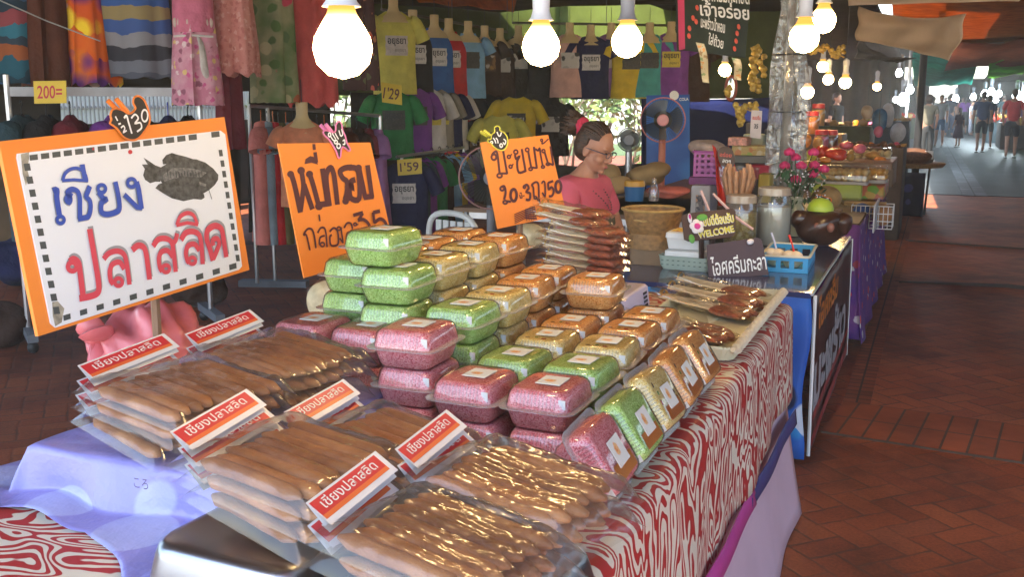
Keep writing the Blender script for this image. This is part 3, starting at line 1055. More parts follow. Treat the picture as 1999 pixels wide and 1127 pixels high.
# the row leaning against the stacks, lids towards the aisle
lean = [('pink', 1.620, 'pink noodle box leaning nearest to the viewer by the zebra edge'), ('green', 1.800, 'green noodle box leaning between pink and yellow at the zebra edge'),
        ('yellow', 1.985, 'yellow noodle box leaning on its side along the zebra edge'), ('orange', 2.170, 'orange noodle box leaning next to the yellow one'),
        ('orange', 2.355, 'orange noodle box leaning last, beside the skewer tray')]
tl = R(57)
for colr, y, lab in lean:
    o = dup(_nb[colr], lab)
    # local z (lid) -> (+x, up); box bottom edge rests on the cloth
    cz = Vector((math.sin(tl), 0, math.cos(tl)))
    cx_ = Vector((math.cos(tl), 0, -math.sin(tl)))
    M = Matrix((cx_, Vector((0, 1, 0)), cz)).transposed().to_4x4()
    M.translation = Vector((-.548, y, TZ + .006 + .053 * math.sin(tl) + .006))
    o.matrix_world = M @ Matrix.Rotation(R(rnd.uniform(-4, 4)), 4, 'Z')
    bnd = MB()
    bnd.box((.033, 0.0, .0802), (.030, .10, .0006))
    bnd.build('paper_band', M_BAND, o, smooth=False)

# ================================================================== SAUSAGE PACKS
def mat_sausage():
    t = NT('fish_sausage')
    co = t.coord()
    n1, n2 = t.noise(co, 14, 4, .6), t.noise(co, 300, 2)
    colr = t.ramp(n1.outputs[0], [(0.3, (0.24, 0.093, 0.034)), (0.5, (0.40, 0.180, 0.070)), (0.72, (0.52, 0.27, 0.115))])
    oi = t.n('ObjectInfo')
    tint = t.ramp(oi.outputs['Random'], [(0.0, (.74, .70, .66)), (0.5, (1, 1, 1)), (1.0, (1.16, 1.10, 1.0))])
    colr = t.mixc(1.0, colr, tint, 'MULTIPLY')
    n3 = t.noise(t.coord('Object', (.25, 1, 1)), 130, 3, .6)
    return t.done(t.bsdf(colr, 0.5, 0, 0.4, t.math('ADD', n2.outputs[0], n3.outputs[0]), 0.4, 0.003))
M_SAUS = mat_sausage()
M_BAG = glossy_sheet('clear_bag', (0.97, 0.96, 0.94), 0.17, 0.09, 0.20, 7, 0.035, (0.8, 0.75, 0.7))
head_ms = [plain('header_white', (0.78, 0.78, 0.78), .4, .04), plain('header_red', (0.62, 0.03, 0.04), .4, .06), plain('header_orange', (0.75, 0.16, 0.04), .4, .06)]
white_ink = plain('white_ink', (0.85, 0.85, 0.82), .5, .02)
def sausage_pack(label, seed, L=.27, W=.215, n=7):
    rg = random.Random(seed)
    root = thing('sausage_pack', label, 'sausage pack', (0, 0, 0), 0, 'bags of fish sausages with red header cards')
    r0 = W / n / 2
    cen = []
    for k in range(n):
        y = -W / 2 + r0 + k * 2 * r0 * .985
        z = r0 + rg.uniform(0, .003) + .001
        x0, x1 = -L / 2 + rg.uniform(0, .02), L / 2 - rg.uniform(0, .03)
        pts, rr = [], []
        bend = rg.uniform(-.004, .004)
        for i in range(11):
            u = i / 10
            e = min(1, math.sqrt(max(0, 1 - (2 * u - 1) ** 14)) + .30)
            pts.append((x0 + (x1 - x0) * u, y + bend * math.sin(PI * u) + rg.uniform(-.0008, .0008), z))
            rr.append(r0 * e * (1 + rg.uniform(-.025, .025)) * 1.04)
        cen.append((y, z, x0, x1))
        m = MB()
        m.tube(pts, rr, 12, True, .80)
        m.build('sausage', M_SAUS, root, sharp=80)
    # the bag: a crinkled film draped over them
    h0 = [rg.uniform(0, 6.3) for _ in range(8)]
    H = 2 * r0 + .005
    def film(u, v):
        x, y = -L / 2 - .035 + u * (L + .06), -W / 2 - .014 + v * (W + .028)
        ex = min(1, max(0, (x + L / 2 + .03) / .04)) * min(1, max(0, (L / 2 + .022 - x) / .03))
        ey = min(1, max(0, (y + W / 2 + .013) / .018)) * min(1, max(0, (W / 2 + .013 - y) / .018))
        k = math.sqrt(max(0, ex)) * math.sqrt(max(0, ey))
        rip = abs(math.cos(PI * (y + W / 2) / (2 * r0))) * .0035
        cr = .003 * math.sin(31 * x + 43 * y + h0[0] + 2 * math.sin(25 * y + h0[1])) + .0014 * math.sin(77 * x - 51 * y + h0[2] + 2 * math.sin(40 * x + h0[4])) + .0016 * abs(math.sin(120 * x + 90 * y + h0[3]))
        return (x, y, .002 + (H + .004 - rip + cr) * k + .002 * (1 - k))
    m = MB()
    m.grid(film, 46, 38)
    m.build('clear_bag', M_BAG, root, sharp=75)
    # folded header card, text along +y
    hd = MB()
    hx, hw, tilt = -L / 2 - .040, .05, R(30)
    ca, sa = math.cos(tilt), math.sin(tilt)
    WY = W * 1.0
    sk, ck = math.sin(R(15)), math.cos(R(15))
    def hp(a, y, up):
        x_, y_ = a * ca, y
        return (hx - .006 + x_ * ck - y_ * sk, x_ * sk + y_ * ck, H * .72 + a * -sa + .018 + up)
    def bar(a0, a1, y0, y1, up, mi):
        hd.cur = mi
        hd.add([hp(a0, y0, up), hp(a1, y0, up), hp(a1, y1, up), hp(a0, y1, up)], [(0, 1, 2, 3)])
    bar(-.020, .022, -WY / 2, WY / 2, 0, 0)
    bar(-.018, .006, -WY / 2 + .003, WY / 2 - .012, .0006, 1)
    bar(.006, .013, -WY / 2 + .003, WY / 2 - .012, .0006, 2)
    hd.cur = 0
    hd.add([hp(-.022, -WY / 2, 0), hp(-.022, WY / 2, 0), hp(.02, WY / 2, -.012), hp(.02, -WY / 2, -.012)], [(0, 1, 2, 3)])
    ho = hd.build('header_card', head_ms, root, smooth=False)
    tx = MB()
    put_text(tx, 'เชียงปลาสลิด', (-.007, -.005), WY * .76, .017, .0012, .006, (0, 1), (-1, 0), lambda a, b_, c: hp(a, b_, c))
    tx.build('lettering', white_ink, ho, smooth=False)
    return root
def pose_pack(o, c, az, pitch=0.0, roll=0.0, sc=1.0):
    o.rotation_euler = (roll, pitch, az)
    o.location = c
    o.scale = (sc, sc, sc)
packA = sausage_pack('sausage pack, top of the left front stack on the purple cloth', 3, .24, .245, 9)
packB = sausage_pack('sausage pack, top of the middle front stack on a steel tray', 5, .23, .215, 8)
packC = sausage_pack('sausage pack, top of the right front stack, nearest the viewer', 9, .24, .195, 7)
packD = sausage_pack('sausage pack behind the left front stack, uppermost', 14, .25, .235, 8)
packE = sausage_pack('sausage pack behind the middle front stack, upper one', 15, .235, .205, 7)
packF = sausage_pack('sausage pack, upper of the two behind the right front stack', 16, .245, .19, 6)
_used = []
def stack(first, az, x, y, z, labels, dz, pitch=R(5)):
    for i, lab in enumerate(labels):
        o = first if first.name not in _used else dup(first, lab)
        _used.append(first.name)
        o['label'] = lab
        k = len(labels) - 1 - i
        pose_pack(o, (x + rnd.uniform(-.008, .008), y + rnd.uniform(-.008, .008), z + dz * k + .001), az + R(rnd.uniform(-3, 3)) + R(3) * k, pitch, 0, 1.0)
stack(packA, R(-16), -1.235, 1.405, RZ + .014, ['sausage pack, top of the left front stack on the purple cloth', 'sausage pack under the top one of the left front stack', 'lowest sausage pack of the left front stack on purple cloth'], .030)
stack(packD, R(-15), -1.215, 1.665, RZ + .014, ['sausage pack behind the left front stack, uppermost', 'sausage pack behind the left front stack, second layer', 'sausage pack behind the left front stack, bottom layer'], .030)
stack(packB, R(-15), -.835, 1.185, .900, ['sausage pack, top of the middle front stack on a steel tray', 'sausage pack, middle layer of the middle front stack', 'sausage pack lying directly on the middle steel tray'], .029)
stack(packE, R(-14), -.83, 1.455, .876, ['sausage pack behind the middle front stack, upper one', 'sausage pack behind the middle front stack, lower one'], .029)
stack(packC, R(-14), -.54, 1.085, .895, ['sausage pack, top of the right front stack, nearest the viewer', 'lower sausage pack of the right front stack on a steel tray'], .028)
stack(packF, R(-15), -.525, 1.285, .898, ['sausage pack, upper of the two behind the right front stack', 'sausage pack, lower of the two behind the right front stack'], .030)
# ================================================================== PAINTED SIGNS
orange_card = plain('orange_card', (0.86, 0.25, 0.025), 0.55, 0.05, 3)
white_card = plain('white_card', (0.78, 0.80, 0.82), 0.35, 0.04, 2)
ink_brown = plain('brown_paint', (0.085, 0.016, 0.016), 0.5, 0.1)
ink_blue = plain('blue_letter_paint', (0.02, 0.07, 0.42), 0.45, 0.06)
ink_red = plain('red_letter_paint', (0.66, 0.06, 0.09), 0.45, 0.06)
ink_grey = plain('grey_letter_shadow', (0.32, 0.32, 0.34), 0.5, 0.06)
ink_black = plain('dark_dash', (0.06, 0.07, 0.07), 0.5, 0.1)
grime_m = plain('grime', (0.32, 0.29, 0.22), 0.8, 0.5, 60)
class Sign:
    """flat sign laid out from where its corners stand; px() turns a photo pixel into sign-plane metres"""
    def __init__(s, tl, tr, bl, dtl, dtr, dbl, name, label, cat_, group=None):
        s.o = D(tl[0], tl[1], dtl)
        u, v = D(tr[0], tr[1], dtr) - s.o, s.o - D(bl[0], bl[1], dbl)
        s.M = frame(s.o, u, v)
        s.I = s.M.inverted()
        s.nz = s.M.col[2].to_3d()
        s.root = thing(name, label, cat_, mat=s.M, group=group)
    def px(s, x, y):
        d = Vector(ray(x, y))
        c = Vector((0, 0, CAM_H))
        t = (s.o - c).dot(s.nz) / d.dot(s.nz)
        q = s.I @ (c + d * t)
        return (q.x, q.y)
    def k(s, x, y):          # metres per pixel near a pixel
        a, b_ = s.px(x, y), s.px(x + 4, y)
        a2 = s.px(x, y + 4)
        return (math.hypot(a[0] - b_[0], a[1] - b_[1]) + math.hypot(a[0] - a2[0], a[1] - a2[1])) / 8
    def strokes(s, m, items, z, ox=0, oy=0, sc=1.0, wk=1.0, dx=0.0, dy=0.0):
        zz = z
        T = lambda p: s.px(ox + (p[0] + dx) / sc, oy + (p[1] + dy) / sc)
        for it in items:
            if it[0] == 'p':
                kk = s.k(*[ox + it[2][0][0] / sc, oy + it[2][0][1] / sc])
                pts = [T(p) for p in it[2]]
                m.ribbon([(q.x, q.y) for q in cat([(p[0], p[1], 0) for p in pts], 4)] if len(pts) > 2 else pts, it[1] / sc * kk * wk, zz)
            elif it[0] == 'l':
                kk = s.k(ox + it[2][0][0] / sc, oy + it[2][0][1] / sc)
                m.ribbon([T(p) for p in it[2]], it[1] / sc * kk * wk, zz)
            elif it[0] == 'c':
                cx, cy, r = it[2], it[3], it[4]
                ry = it[5] if len(it) > 5 else r
                kk = s.k(ox + cx / sc, oy + cy / sc)
                m.ribbon([T((cx + r * math.cos(a * PI / 9), cy + ry * math.sin(a * PI / 9))) for a in range(18)], it[1] / sc * kk * wk, zz, True)
            elif it[0] == 'd':
                cx, cy, r = it[1], it[2], it[3]
                m.poly([T((cx + r * math.cos(a * PI / 8), cy + r * math.sin(a * PI / 8))) for a in range(15, -1, -1)], zz)
            elif it[0] == 'f':
                m.poly([T(p) for p in it[1]], zz)
            zz += 0.00012
    def board(s, name, mat, corners, z0, z1, rr=None):
        m = MB()
        pts = [s.px(*p) for p in corners]
        area = sum(a[0] * b_[1] - b_[0] * a[1] for a, b_ in zip(pts, pts[1:] + pts[:1]))
        if area < 0: pts = pts[::-1]
        m.prism(pts, z0, z1)
        return m.build(name, mat, s.root, smooth=False)

stake_m = plain('stake_wood', (0.22, 0.14, 0.08), .7, .2)
def stake(s, x, y, zb):
    """a wooden stake fixed behind the sign, down to height zb"""
    a = s.px(x, y)
    p = s.M @ Vector((a[0], a[1], -.016))
    q = Vector((p.x, p.y, zb))
    m = MB()
    m.tube([s.I @ p, s.I @ q], .011, 6)
    m.build('stake', stake_m, s.root)

# ---- the large fish sausage sign
s1 = Sign((-2, 276), (438, 228), (75, 657), 2.00, 2.565, 2.07, 'shop_sign', 'large orange framed white sign with a fish drawing', 'sign')
s1.board('backing_board', orange_card, [(-2, 276), (438, 228), (487, 527), (75, 657)], -.010, 0)
panel = s1.board('panel', white_card, [(32, 300), (428, 255), (437, 262), (470, 520), (464, 527), (106, 640), (97, 632), (31, 308)], .0005, .0045)
m = MB()
for i in range(17):
    t_ = i / 16
    x, y = 63 + (418 - 63) * t_, 308 + (263 - 308) * t_
    if i in (15,): continue
    m.poly([s1.px(x + a, y + b_ - a * .12) for a, b_ in ((-8, 5), (8, 5), (7, -6), (-9, -6))], .0052)
for i in range(12):
    t_ = i / 11
    x, y = 50 + (107 - 50) * t_, 327 + (607 - 327) * t_
    m.poly([s1.px(x + a + b_ * .2, y + b_) for a, b_ in ((-6, 7), (6, 6), (6, -8), (-6, -7))], .0052)
for i in range(11):
    t_ = i / 10
    x, y = 128 + (452 - 128) * t_, 619 + (520 - 619) * t_
    m.poly([s1.px(x + a, y + b_ - a * .3) for a, b_ in ((-7, 6), (7, 6), (6, -5), (-8, -5))], .0052)
for i in range(11):
    t_ = i / 10
    x, y = 428 + (461 - 428) * t_, 299 + (504 - 299) * t_
    m.poly([s1.px(x + a + b_ * .15, y + b_) for a, b_ in ((-3.6, 6.5), (3.6, 6), (3.6, -6.5), (-3.6, -6))], .0052)
m.build('dashed_border', ink_black, panel, smooth=False)
BLUE = [('p', 44, [(395, 372), (425, 368), (425, 430), (445, 560)]), ('c', 26, 455, 598, 28),
        ('p', 38, [(545, 415), (520, 405), (500, 440), (520, 462), (530, 430), (510, 385), (545, 360), (585, 375), (602, 420), (605, 500), (605, 592)]),
        ('p', 38, [(590, 590), (640, 582), (672, 570), (688, 510), (682, 450), (655, 415), (670, 370), (683, 335)]),
        ('p', 24, [(470, 292), (490, 235), (540, 200), (600, 200), (645, 240), (660, 292)]), ('l', 22, [(466, 292), (560, 285), (668, 294)]), ('l', 40, [(645, 290), (622, 165)]),
        ('c', 26, 775, 355, 30), ('p', 40, [(748, 380), (785, 430), (805, 440), (772, 468), (772, 535), (815, 555), (880, 540), (912, 510), (905, 420), (880, 300)]),
        ('c', 26, 1008, 310, 32), ('l', 42, [(1045, 300), (1062, 360), (1084, 512)]), ('l', 34, [(1090, 505), (1050, 500), (950, 400)])]
RED = [('c', 36, 545, 965, 34), ('p', 48, [(525, 925), (555, 905), (590, 930), (605, 1000), (632, 1215)]), ('p', 48, [(600, 1212), (690, 1195), (745, 1165), (750, 1090), (720, 900), (680, 670)]),
       ('p', 40, [(790, 905), (830, 860), (895, 842), (945, 865), (968, 930), (992, 1105)]), ('p', 38, [(950, 985), (915, 930), (860, 945), (838, 1000), (845, 1070), (865, 1100)]), ('c', 30, 905, 1085, 30),
       ('p', 44, [(1012, 835), (1055, 800), (1100, 812), (1122, 870), (1148, 1065)]),
       ('p', 40, [(1175, 805), (1215, 752), (1275, 745), (1320, 775), (1335, 850), (1352, 1005)]), ('p', 36, [(1325, 790), (1352, 755), (1362, 705)]), ('p', 36, [(1328, 890), (1290, 840), (1240, 850), (1220, 900), (1228, 970), (1245, 1000)]), ('c', 28, 1275, 980, 28),
       ('p', 40, [(1392, 755), (1430, 700), (1490, 690), (1535, 720), (1552, 800), (1562, 945)]), ('p', 36, [(1535, 840), (1500, 790), (1450, 800), (1430, 850), (1440, 910), (1455, 935)]), ('c', 26, 1480, 918, 26),
       ('p', 28, [(1358, 640), (1385, 575), (1440, 545), (1490, 565), (1520, 635)]), ('l', 24, [(1355, 642), (1440, 622), (1525, 636)]),
       ('p', 42, [(1640, 918), (1618, 830), (1592, 750), (1600, 680), (1655, 645), (1705, 668), (1722, 740), (1745, 890)]), ('p', 36, [(1642, 905), (1675, 830), (1690, 780), (1670, 745), (1638, 760), (1645, 800)])]
for nm, items, base in (('blue_lettering', BLUE, ink_blue), ('red_lettering', RED, ink_red)):
    m = MB()
    m.cur = 0
    if nm == 'red_lettering': s1.strokes(m, items, .0050, 0, 280, 4.0, 1.0, 12, -22)
    else: s1.strokes(m, items, .0050, 0, 280, 4.0, 1.22, 2, 2)
    m.cur = 1
    s1.strokes(m, items, .0076, 0, 280, 4.0)
    m.build(nm, [ink_grey, base], panel, smooth=False)
fish_m = plain('fish_print', (0.060, 0.062, 0.062), .5, .75, 90)
fish_l = plain('fish_print_light', (0.16, 0.16, 0.155), .5, .6, 120)
m = MB()
FB = [(1240, 190), (1290, 160), (1350, 135), (1440, 118), (1520, 125), (1590, 150), (1650, 195), (1692, 245), (1690, 285), (1665, 325), (1620, 365), (1570, 395), (1500, 410), (1420, 408), (1340, 385), (1280, 345), (1245, 300), (1225, 255)]
m.cur = 0
s1.strokes(m, [('f', FB)], .0054, 0, 280, 4)
s1.strokes(m, [('f', [(1108, 112), (1150, 138), (1200, 172), (1250, 190), (1240, 300), (1200, 300), (1160, 312), (1120, 285), (1105, 250), (1118, 200), (1095, 165), (1140, 165)])], .0052, 0, 280, 4)
s1.strokes(m, [('f', [(1260, 165), (1255, 130), (1285, 92), (1330, 75), (1360, 85), (1440, 105), (1500, 125), (1380, 150)])], .0052, 0, 280, 4)
s1.strokes(m, [('f', [(1250, 310), (1225, 320), (1200, 350), (1260, 390), (1330, 430), (1420, 452), (1500, 435), (1560, 440), (1585, 425), (1580, 395), (1400, 390)])], .0053, 0, 280, 4)
m.cur = 1
s1.strokes(m, [('f', [(1255, 250), (1330, 195), (1430, 190), (1530, 205), (1600, 230), (1560, 265), (1450, 262), (1340, 275), (1270, 300)]), ('f', [(1540, 300), (1600, 320), (1590, 340), (1545, 325)])], .0057, 0, 280, 4)
m.cur = 0
s1.strokes(m, [('p', 14, [(1380, 260), (1450, 275), (1530, 290), (1580, 295)]), ('d', 1615, 248, 16), ('p', 5, [(1615, 362), (1628, 400), (1640, 436)])] + [('l', 9, [(1290 + 22 * i, 215 + (i % 3) * 8), (1296 + 22 * i, 255 + (i % 2) * 14)]) for i in range(13)], .0060, 0, 280, 4)
m.build('fish_drawing', [fish_m, fish_l], panel, smooth=False)
for gp in ([(150, 85), (215, 70), (215, 120), (200, 200), (215, 260), (190, 330), (165, 240)], [(395, 1240), (440, 1235), (490, 1290), (470, 1400), (420, 1430), (400, 1350)]):
    m = MB()
    s1.strokes(m, [('f', gp)], .0047, 0, 280, 4)
    m.build('grime_patch', grime_m, panel, smooth=False)
if 0:
    s1.strokes(m, [('f', [(150, 85), (215, 70), (215, 120), (200, 200), (215, 260), (190, 330), (165, 240)]), ('f', [(395, 1240), (440, 1235), (490, 1290), (470, 1400), (420, 1430), (400, 1350)])], .0047, 0, 280, 4)
m = MB()
s1.strokes(m, [('d', 1002, 68, 17), ('d', 712, 45, 9)], .0061, 0, 280, 4)
m.build('paint_drip', plain('red_drip', (0.5, 0.02, 0.04), .5), panel, smooth=False)
stake(s1, 300, 400, 0.0)

def price_tag(sign, outline, ox, oy, sc, rim, clip, label, texts, z=.004, clip_w=.012):
    """chalk-board price tag with a coloured rim, held by a peg"""
    pts = [sign.px(ox + p[0] / sc, oy + p[1] / sc) for p in outline]
    sm = [(q.x, q.y) for q in cat([(p[0], p[1], 0) for p in pts], 4, True)]
    area = sum(a[0] * b_[1] - b_[0] * a[1] for a, b_ in zip(sm, sm[1:] + sm[:1]))
    if area < 0: sm = sm[::-1]
    root = thing('price_tag', label, 'price tag', mat=sign.M)
    cx, cy = sum(p[0] for p in sm) / len(sm), sum(p[1] for p in sm) / len(sm)
    m = MB()
    m.prism(sm, z, z + .003)
    m.build('board', plain('chalk_board', (0.035, 0.028, 0.022), .7, .2), root, smooth=False)
    m = MB()
    wd = .0045
    m.tube([(p[0], p[1], z + .003) for p in sm] + [(sm[0][0], sm[0][1], z + .003)], wd * .55, 6, False)
    m.build('rim', rim, root)
    a, b_ = sign.px(ox + clip[0][0] / sc, oy + clip[0][1] / sc), sign.px(ox + clip[1][0] / sc, oy + clip[1][1] / sc)
    m = MB()
    m.tube([(a[0], a[1], z + .001), (b_[0], b_[1], z + .001)], clip_w / 2, 6)
    m.tube([(a[0], a[1], -.022), (b_[0], b_[1], -.016)], clip_w / 2, 6)
    m.build('peg', rim, root)
    m = MB()
    sign.strokes(m, texts, z + .0036, ox, oy, sc)
    m.build('lettering', white_ink, root, smooth=False)
    return root
price_tag(s1, [(845, 900), (860, 860), (895, 850), (940, 862), (985, 888), (1020, 875), (1040, 845), (1022, 805), (1030, 765), (1065, 752), (1105, 780), (1130, 830), (1148, 890), (1150, 960), (1110, 1030), (1060, 1085), (1000, 1095), (940, 1065), (900, 1010), (870, 985), (842, 965), (852, 935)], 0, 0, 4.0,
          plain('orange_rim', (0.8, 0.2, 0.02), .4), [(895, 775), (985, 880)], 'rooster-shaped black price tag pegged on the fish sign',
          [('l', 12, [(882, 910), (900, 945)]), ('l', 12, [(905, 972), (925, 965)]), ('p', 11, [(925, 1000), (945, 985), (955, 1005), (945, 1035), (970, 1020)]),
           ('p', 15, [(950, 925), (968, 905), (985, 960), (1010, 1045)]), ('p', 13, [(1005, 925), (1035, 895), (1060, 925), (1035, 965), (1075, 960), (1085, 1000), (1050, 1030)]), ('c', 13, 1110, 905, 24, 46)], z=.004)

# ---- crispy noodles sign
s2 = Sign((543, 280), (723, 278), (594, 543), 2.78, 3.02, 2.86, 'price_sign', 'orange hand-painted sign, thirty-five a box, behind the green boxes', 'sign')
s2.board('backing_board', orange_card, [(543, 280), (723, 278), (772, 493), (594, 543)], -.006, 0)
Z2 = [('d', 268, 240, 27), ('d', 350, 212, 30), ('p', 44, [(272, 240), (300, 330), (345, 540)]), ('p', 40, [(345, 525), (362, 400), (368, 320), (352, 215)]), ('l', 42, [(372, 320), (438, 515)]),
      ('d', 415, 240, 28), ('p', 42, [(418, 245), (445, 330), (485, 480)]), ('d', 488, 492, 30), ('l', 42, [(485, 480), (555, 470), (515, 195)]),
      ('f', [(375, 162), (385, 120), (420, 98), (455, 108), (480, 165), (430, 150)]), ('l', 30, [(468, 150), (457, 68)]), ('l', 26, [(452, 50), (447, 4)]),
      ('p', 42, [(600, 480), (575, 300), (545, 265), (560, 215), (600, 195), (618, 230), (650, 470)]) if False else ('p', 42, [(570, 490), (545, 300), (550, 225), (580, 190), (600, 230), (612, 300), (632, 478)]),
      ('p', 40, [(745, 185), (690, 192), (652, 220), (672, 270), (705, 300), (705, 380), (690, 440)]), ('d', 695, 452, 26), ('l', 40, [(705, 330), (722, 450)]),
      ('p', 40, [(770, 282), (735, 300), (745, 345), (725, 330), (735, 425), (800, 430), (798, 260), (775, 195), (720, 190)]),
      ('d', 795, 190, 26), ('l', 40, [(800, 195), (848, 425)]), ('l', 38, [(835, 422), (912, 412)]), ('l', 40, [(900, 425), (865, 170)]),
      ('p', 15, [(415, 835), (388, 720), (368, 712), (395, 670), (430, 672), (450, 730), (462, 818)]),
      ('p', 14, [(475, 700), (500, 660), (535, 675), (548, 810)]), ('p', 14, [(530, 720), (495, 735), (488, 780), (500, 800)]), ('c', 12, 512, 790, 16), ('l', 13, [(485, 555), (492, 608)]),
      ('p', 15, [(585, 715), (570, 730), (575, 790), (605, 800), (635, 780), (630, 690), (600, 660), (568, 690)]),
      ('c', 11, 640, 665, 14), ('l', 14, [(655, 655), (672, 780)]), ('l', 13, [(672, 778), (645, 740)]),
      ('p', 14, [(680, 660), (705, 622), (740, 640), (755, 770)]), ('p', 14, [(740, 690), (705, 700), (695, 750)]), ('c', 12, 715, 758, 16),
      ('c', 11, 765, 632, 11), ('l', 10, [(775, 640), (790, 630)]), ('c', 11, 772, 712, 11), ('l', 10, [(782, 720), (800, 708)]),
      ('l', 24, [(750, 562), (825, 540)]), ('l', 22, [(825, 545), (790, 602)]), ('p', 24, [(785, 600), (830, 595), (870, 630), (880, 680), (860, 720)]),
      ('l', 26, [(958, 528), (905, 540)]), ('p', 24, [(905, 540), (912, 600), (920, 615), (955, 590), (990, 605), (1010, 650), (990, 700)])]
m = MB()
s2.strokes(m, Z2, .0008, 500, 280, 4.0)
m.build('lettering', ink_brown, s2.root, smooth=False)
stake(s2, 660, 400, 0.0)
price_tag(s2, [(1118, 590), (1150, 560), (1210, 572), (1270, 590), (1300, 560), (1305, 480), (1350, 428), (1388, 470), (1400, 550), (1440, 640), (1465, 740), (1515, 840), (1490, 862), (1440, 820), (1400, 805), (1380, 860), (1370, 950), (1340, 960), (1310, 870), (1260, 780), (1200, 690), (1145, 640)], 480, 180, 7.512,
          plain('pink_rim', (0.78, 0.22, 0.40), .4), [(1160, 470), (1250, 580)], 'butterfly-shaped price tag with pink rim on an orange sign',
          [('c', 18, 1210, 625, 18, 28), ('p', 18, [(1220, 640), (1260, 700), (1300, 720)]), ('p', 18, [(1245, 600), (1300, 690)]), ('p', 18, [(1290, 600), (1310, 640), (1340, 690)]), ('p', 18, [(1345, 560), (1370, 640), (1400, 620), (1385, 540)]), ('c', 18, 1300, 730, 22, 26), ('c', 18, 1340, 790, 26, 34), ('p', 18, [(1400, 720), (1425, 700), (1430, 760), (1400, 765)])], z=.002)

# ---- sour berries sign
s3 = Sign((938, 278), (1070, 263), (972, 447), 3.45, 3.58, 3.48, 'price_sign', 'orange hand-painted sign, twenty or three bags fifty, before the seller', 'sign')
s3.board('backing_board', orange_card, [(938, 278), (1070, 263), (1106, 418), (972, 447)], -.006, 0)
Z3 = [('c', 20, 488, 595, 22, 26), ('p', 22, [(470, 575), (500, 545), (520, 570), (540, 740)]), ('c', 18, 540, 765, 22, 18), ('l', 20, [(545, 745), (612, 745)]), ('l', 22, [(610, 750), (572, 535)]),
      ('c', 15, 625, 592, 14), ('l', 13, [(635, 595), (650, 565)]), ('c', 15, 640, 682, 14), ('l', 13, [(650, 685), (665, 655)]),
      ('c', 16, 688, 548, 18), ('p', 22, [(680, 570), (690, 610), (720, 590), (700, 640), (715, 735), (780, 720)]), ('l', 22, [(778, 730), (742, 520)]),
      ('c', 15, 792, 528, 16), ('l', 21, [(800, 540), (828, 690)]), ('c', 15, 822, 705, 16, 12), ('l', 18, [(830, 690), (880, 695)]), ('l', 21, [(880, 700), (852, 500)]),
      ('p', 18, [(865, 520), (890, 535), (905, 515), (915, 580), (935, 680)]), ('c', 15, 935, 685, 14, 11),
      ('c', 14, 940, 540, 14), ('l', 20, [(950, 550), (985, 665)]), ('c', 14, 980, 660, 16, 11), ('l', 18, [(985, 650), (1032, 670)]), ('l', 20, [(1030, 670), (1003, 495)]),
      ('c', 12, 922, 440, 10), ('p', 12, [(930, 448), (925, 472), (945, 465), (985, 428)]),
      ('c', 17, 560, 885, 18), ('p', 22, [(550, 870), (580, 865), (592, 920), (578, 985)]), ('c', 16, 588, 1010, 18, 15), ('l', 20, [(600, 1000), (640, 1005)]),
      ('c', 26, 665, 945, 28, 55), ('l', 9, [(718, 940), (728, 972), (742, 968), (738, 935)]), ('l', 9, [(750, 955), (764, 948)]), ('l', 9, [(720, 925), (740, 925)]),
      ('p', 22, [(752, 868), (785, 850), (802, 880), (782, 915), (815, 930), (810, 985), (775, 985)]), ('c', 12, 762, 872, 11),
      ('p', 18, [(850, 960), (845, 880), (832, 850), (868, 825), (892, 850), (895, 965)]), ('c', 13, 862, 968, 12), ('c', 11, 890, 985, 9), ('l', 12, [(900, 990), (905, 1020)]),
      ('p', 16, [(918, 840), (935, 818), (950, 840), (952, 955), (925, 920)]),
      ('l', 20, [(1025, 815), (978, 832)]), ('p', 20, [(978, 832), (985, 890), (1010, 872), (1030, 905), (1015, 950), (985, 955)]), ('c', 26, 1072, 868, 26, 52)]
m = MB()
s3.strokes(m, Z3, .0008, 860, 180, 4.696)
SK = []
for i in range(6): SK.append(('l', 9, [(890, 245 + 22 * i), (1020, 190 + 20 * i)])); SK.append(('l', 17, [(1020, 190 + 20 * i), (1140 + 4 * i, 150 + 29 * i)]))
for i in range(5): SK.append(('l', 6, [(1020 + 28 * i, 180 - 8 * i), (1040 + 28 * i, 330 - 5 * i)]))
for i in range(6): SK.append(('l', 9, [(1275 + 16 * i, 145 - 4 * i), (1330 + 10 * i, 215 - 8 * i)])); SK.append(('l', 17, [(1330 + 10 * i, 215 - 8 * i), (1380 + 24 * i, 262 - 6 * i)]))
s3.strokes(m, SK, .008, 860, 380, 6.26)
m.build('lettering', ink_brown, s3.root, smooth=False)
stake(s3, 1020, 350, 0.0)
price_tag(s3, [(455, 470), (430, 460), (430, 435), (455, 430), (462, 390), (490, 365), (488, 325), (515, 310), (538, 330), (540, 352), (580, 375), (605, 415), (608, 470), (590, 515), (560, 535), (520, 528), (480, 500)], 860, 180, 4.696,
          plain('yellow_rim', (0.72, 0.66, 0.06), .4), [(390, 350), (450, 395)], 'round bear-eared price tag with yellow rim on an orange sign',
          [('p', 11, [(475, 420), (490, 440), (500, 470)]), ('c', 10, 462, 462, 10), ('p', 11, [(510, 365), (525, 400), (540, 400), (550, 370)]), ('p', 11, [(500, 420), (515, 440), (520, 470)]), ('p', 11, [(570, 430), (590, 450), (580, 480), (565, 460)]), ('c', 11, 548, 490, 12, 16)], z=.002)
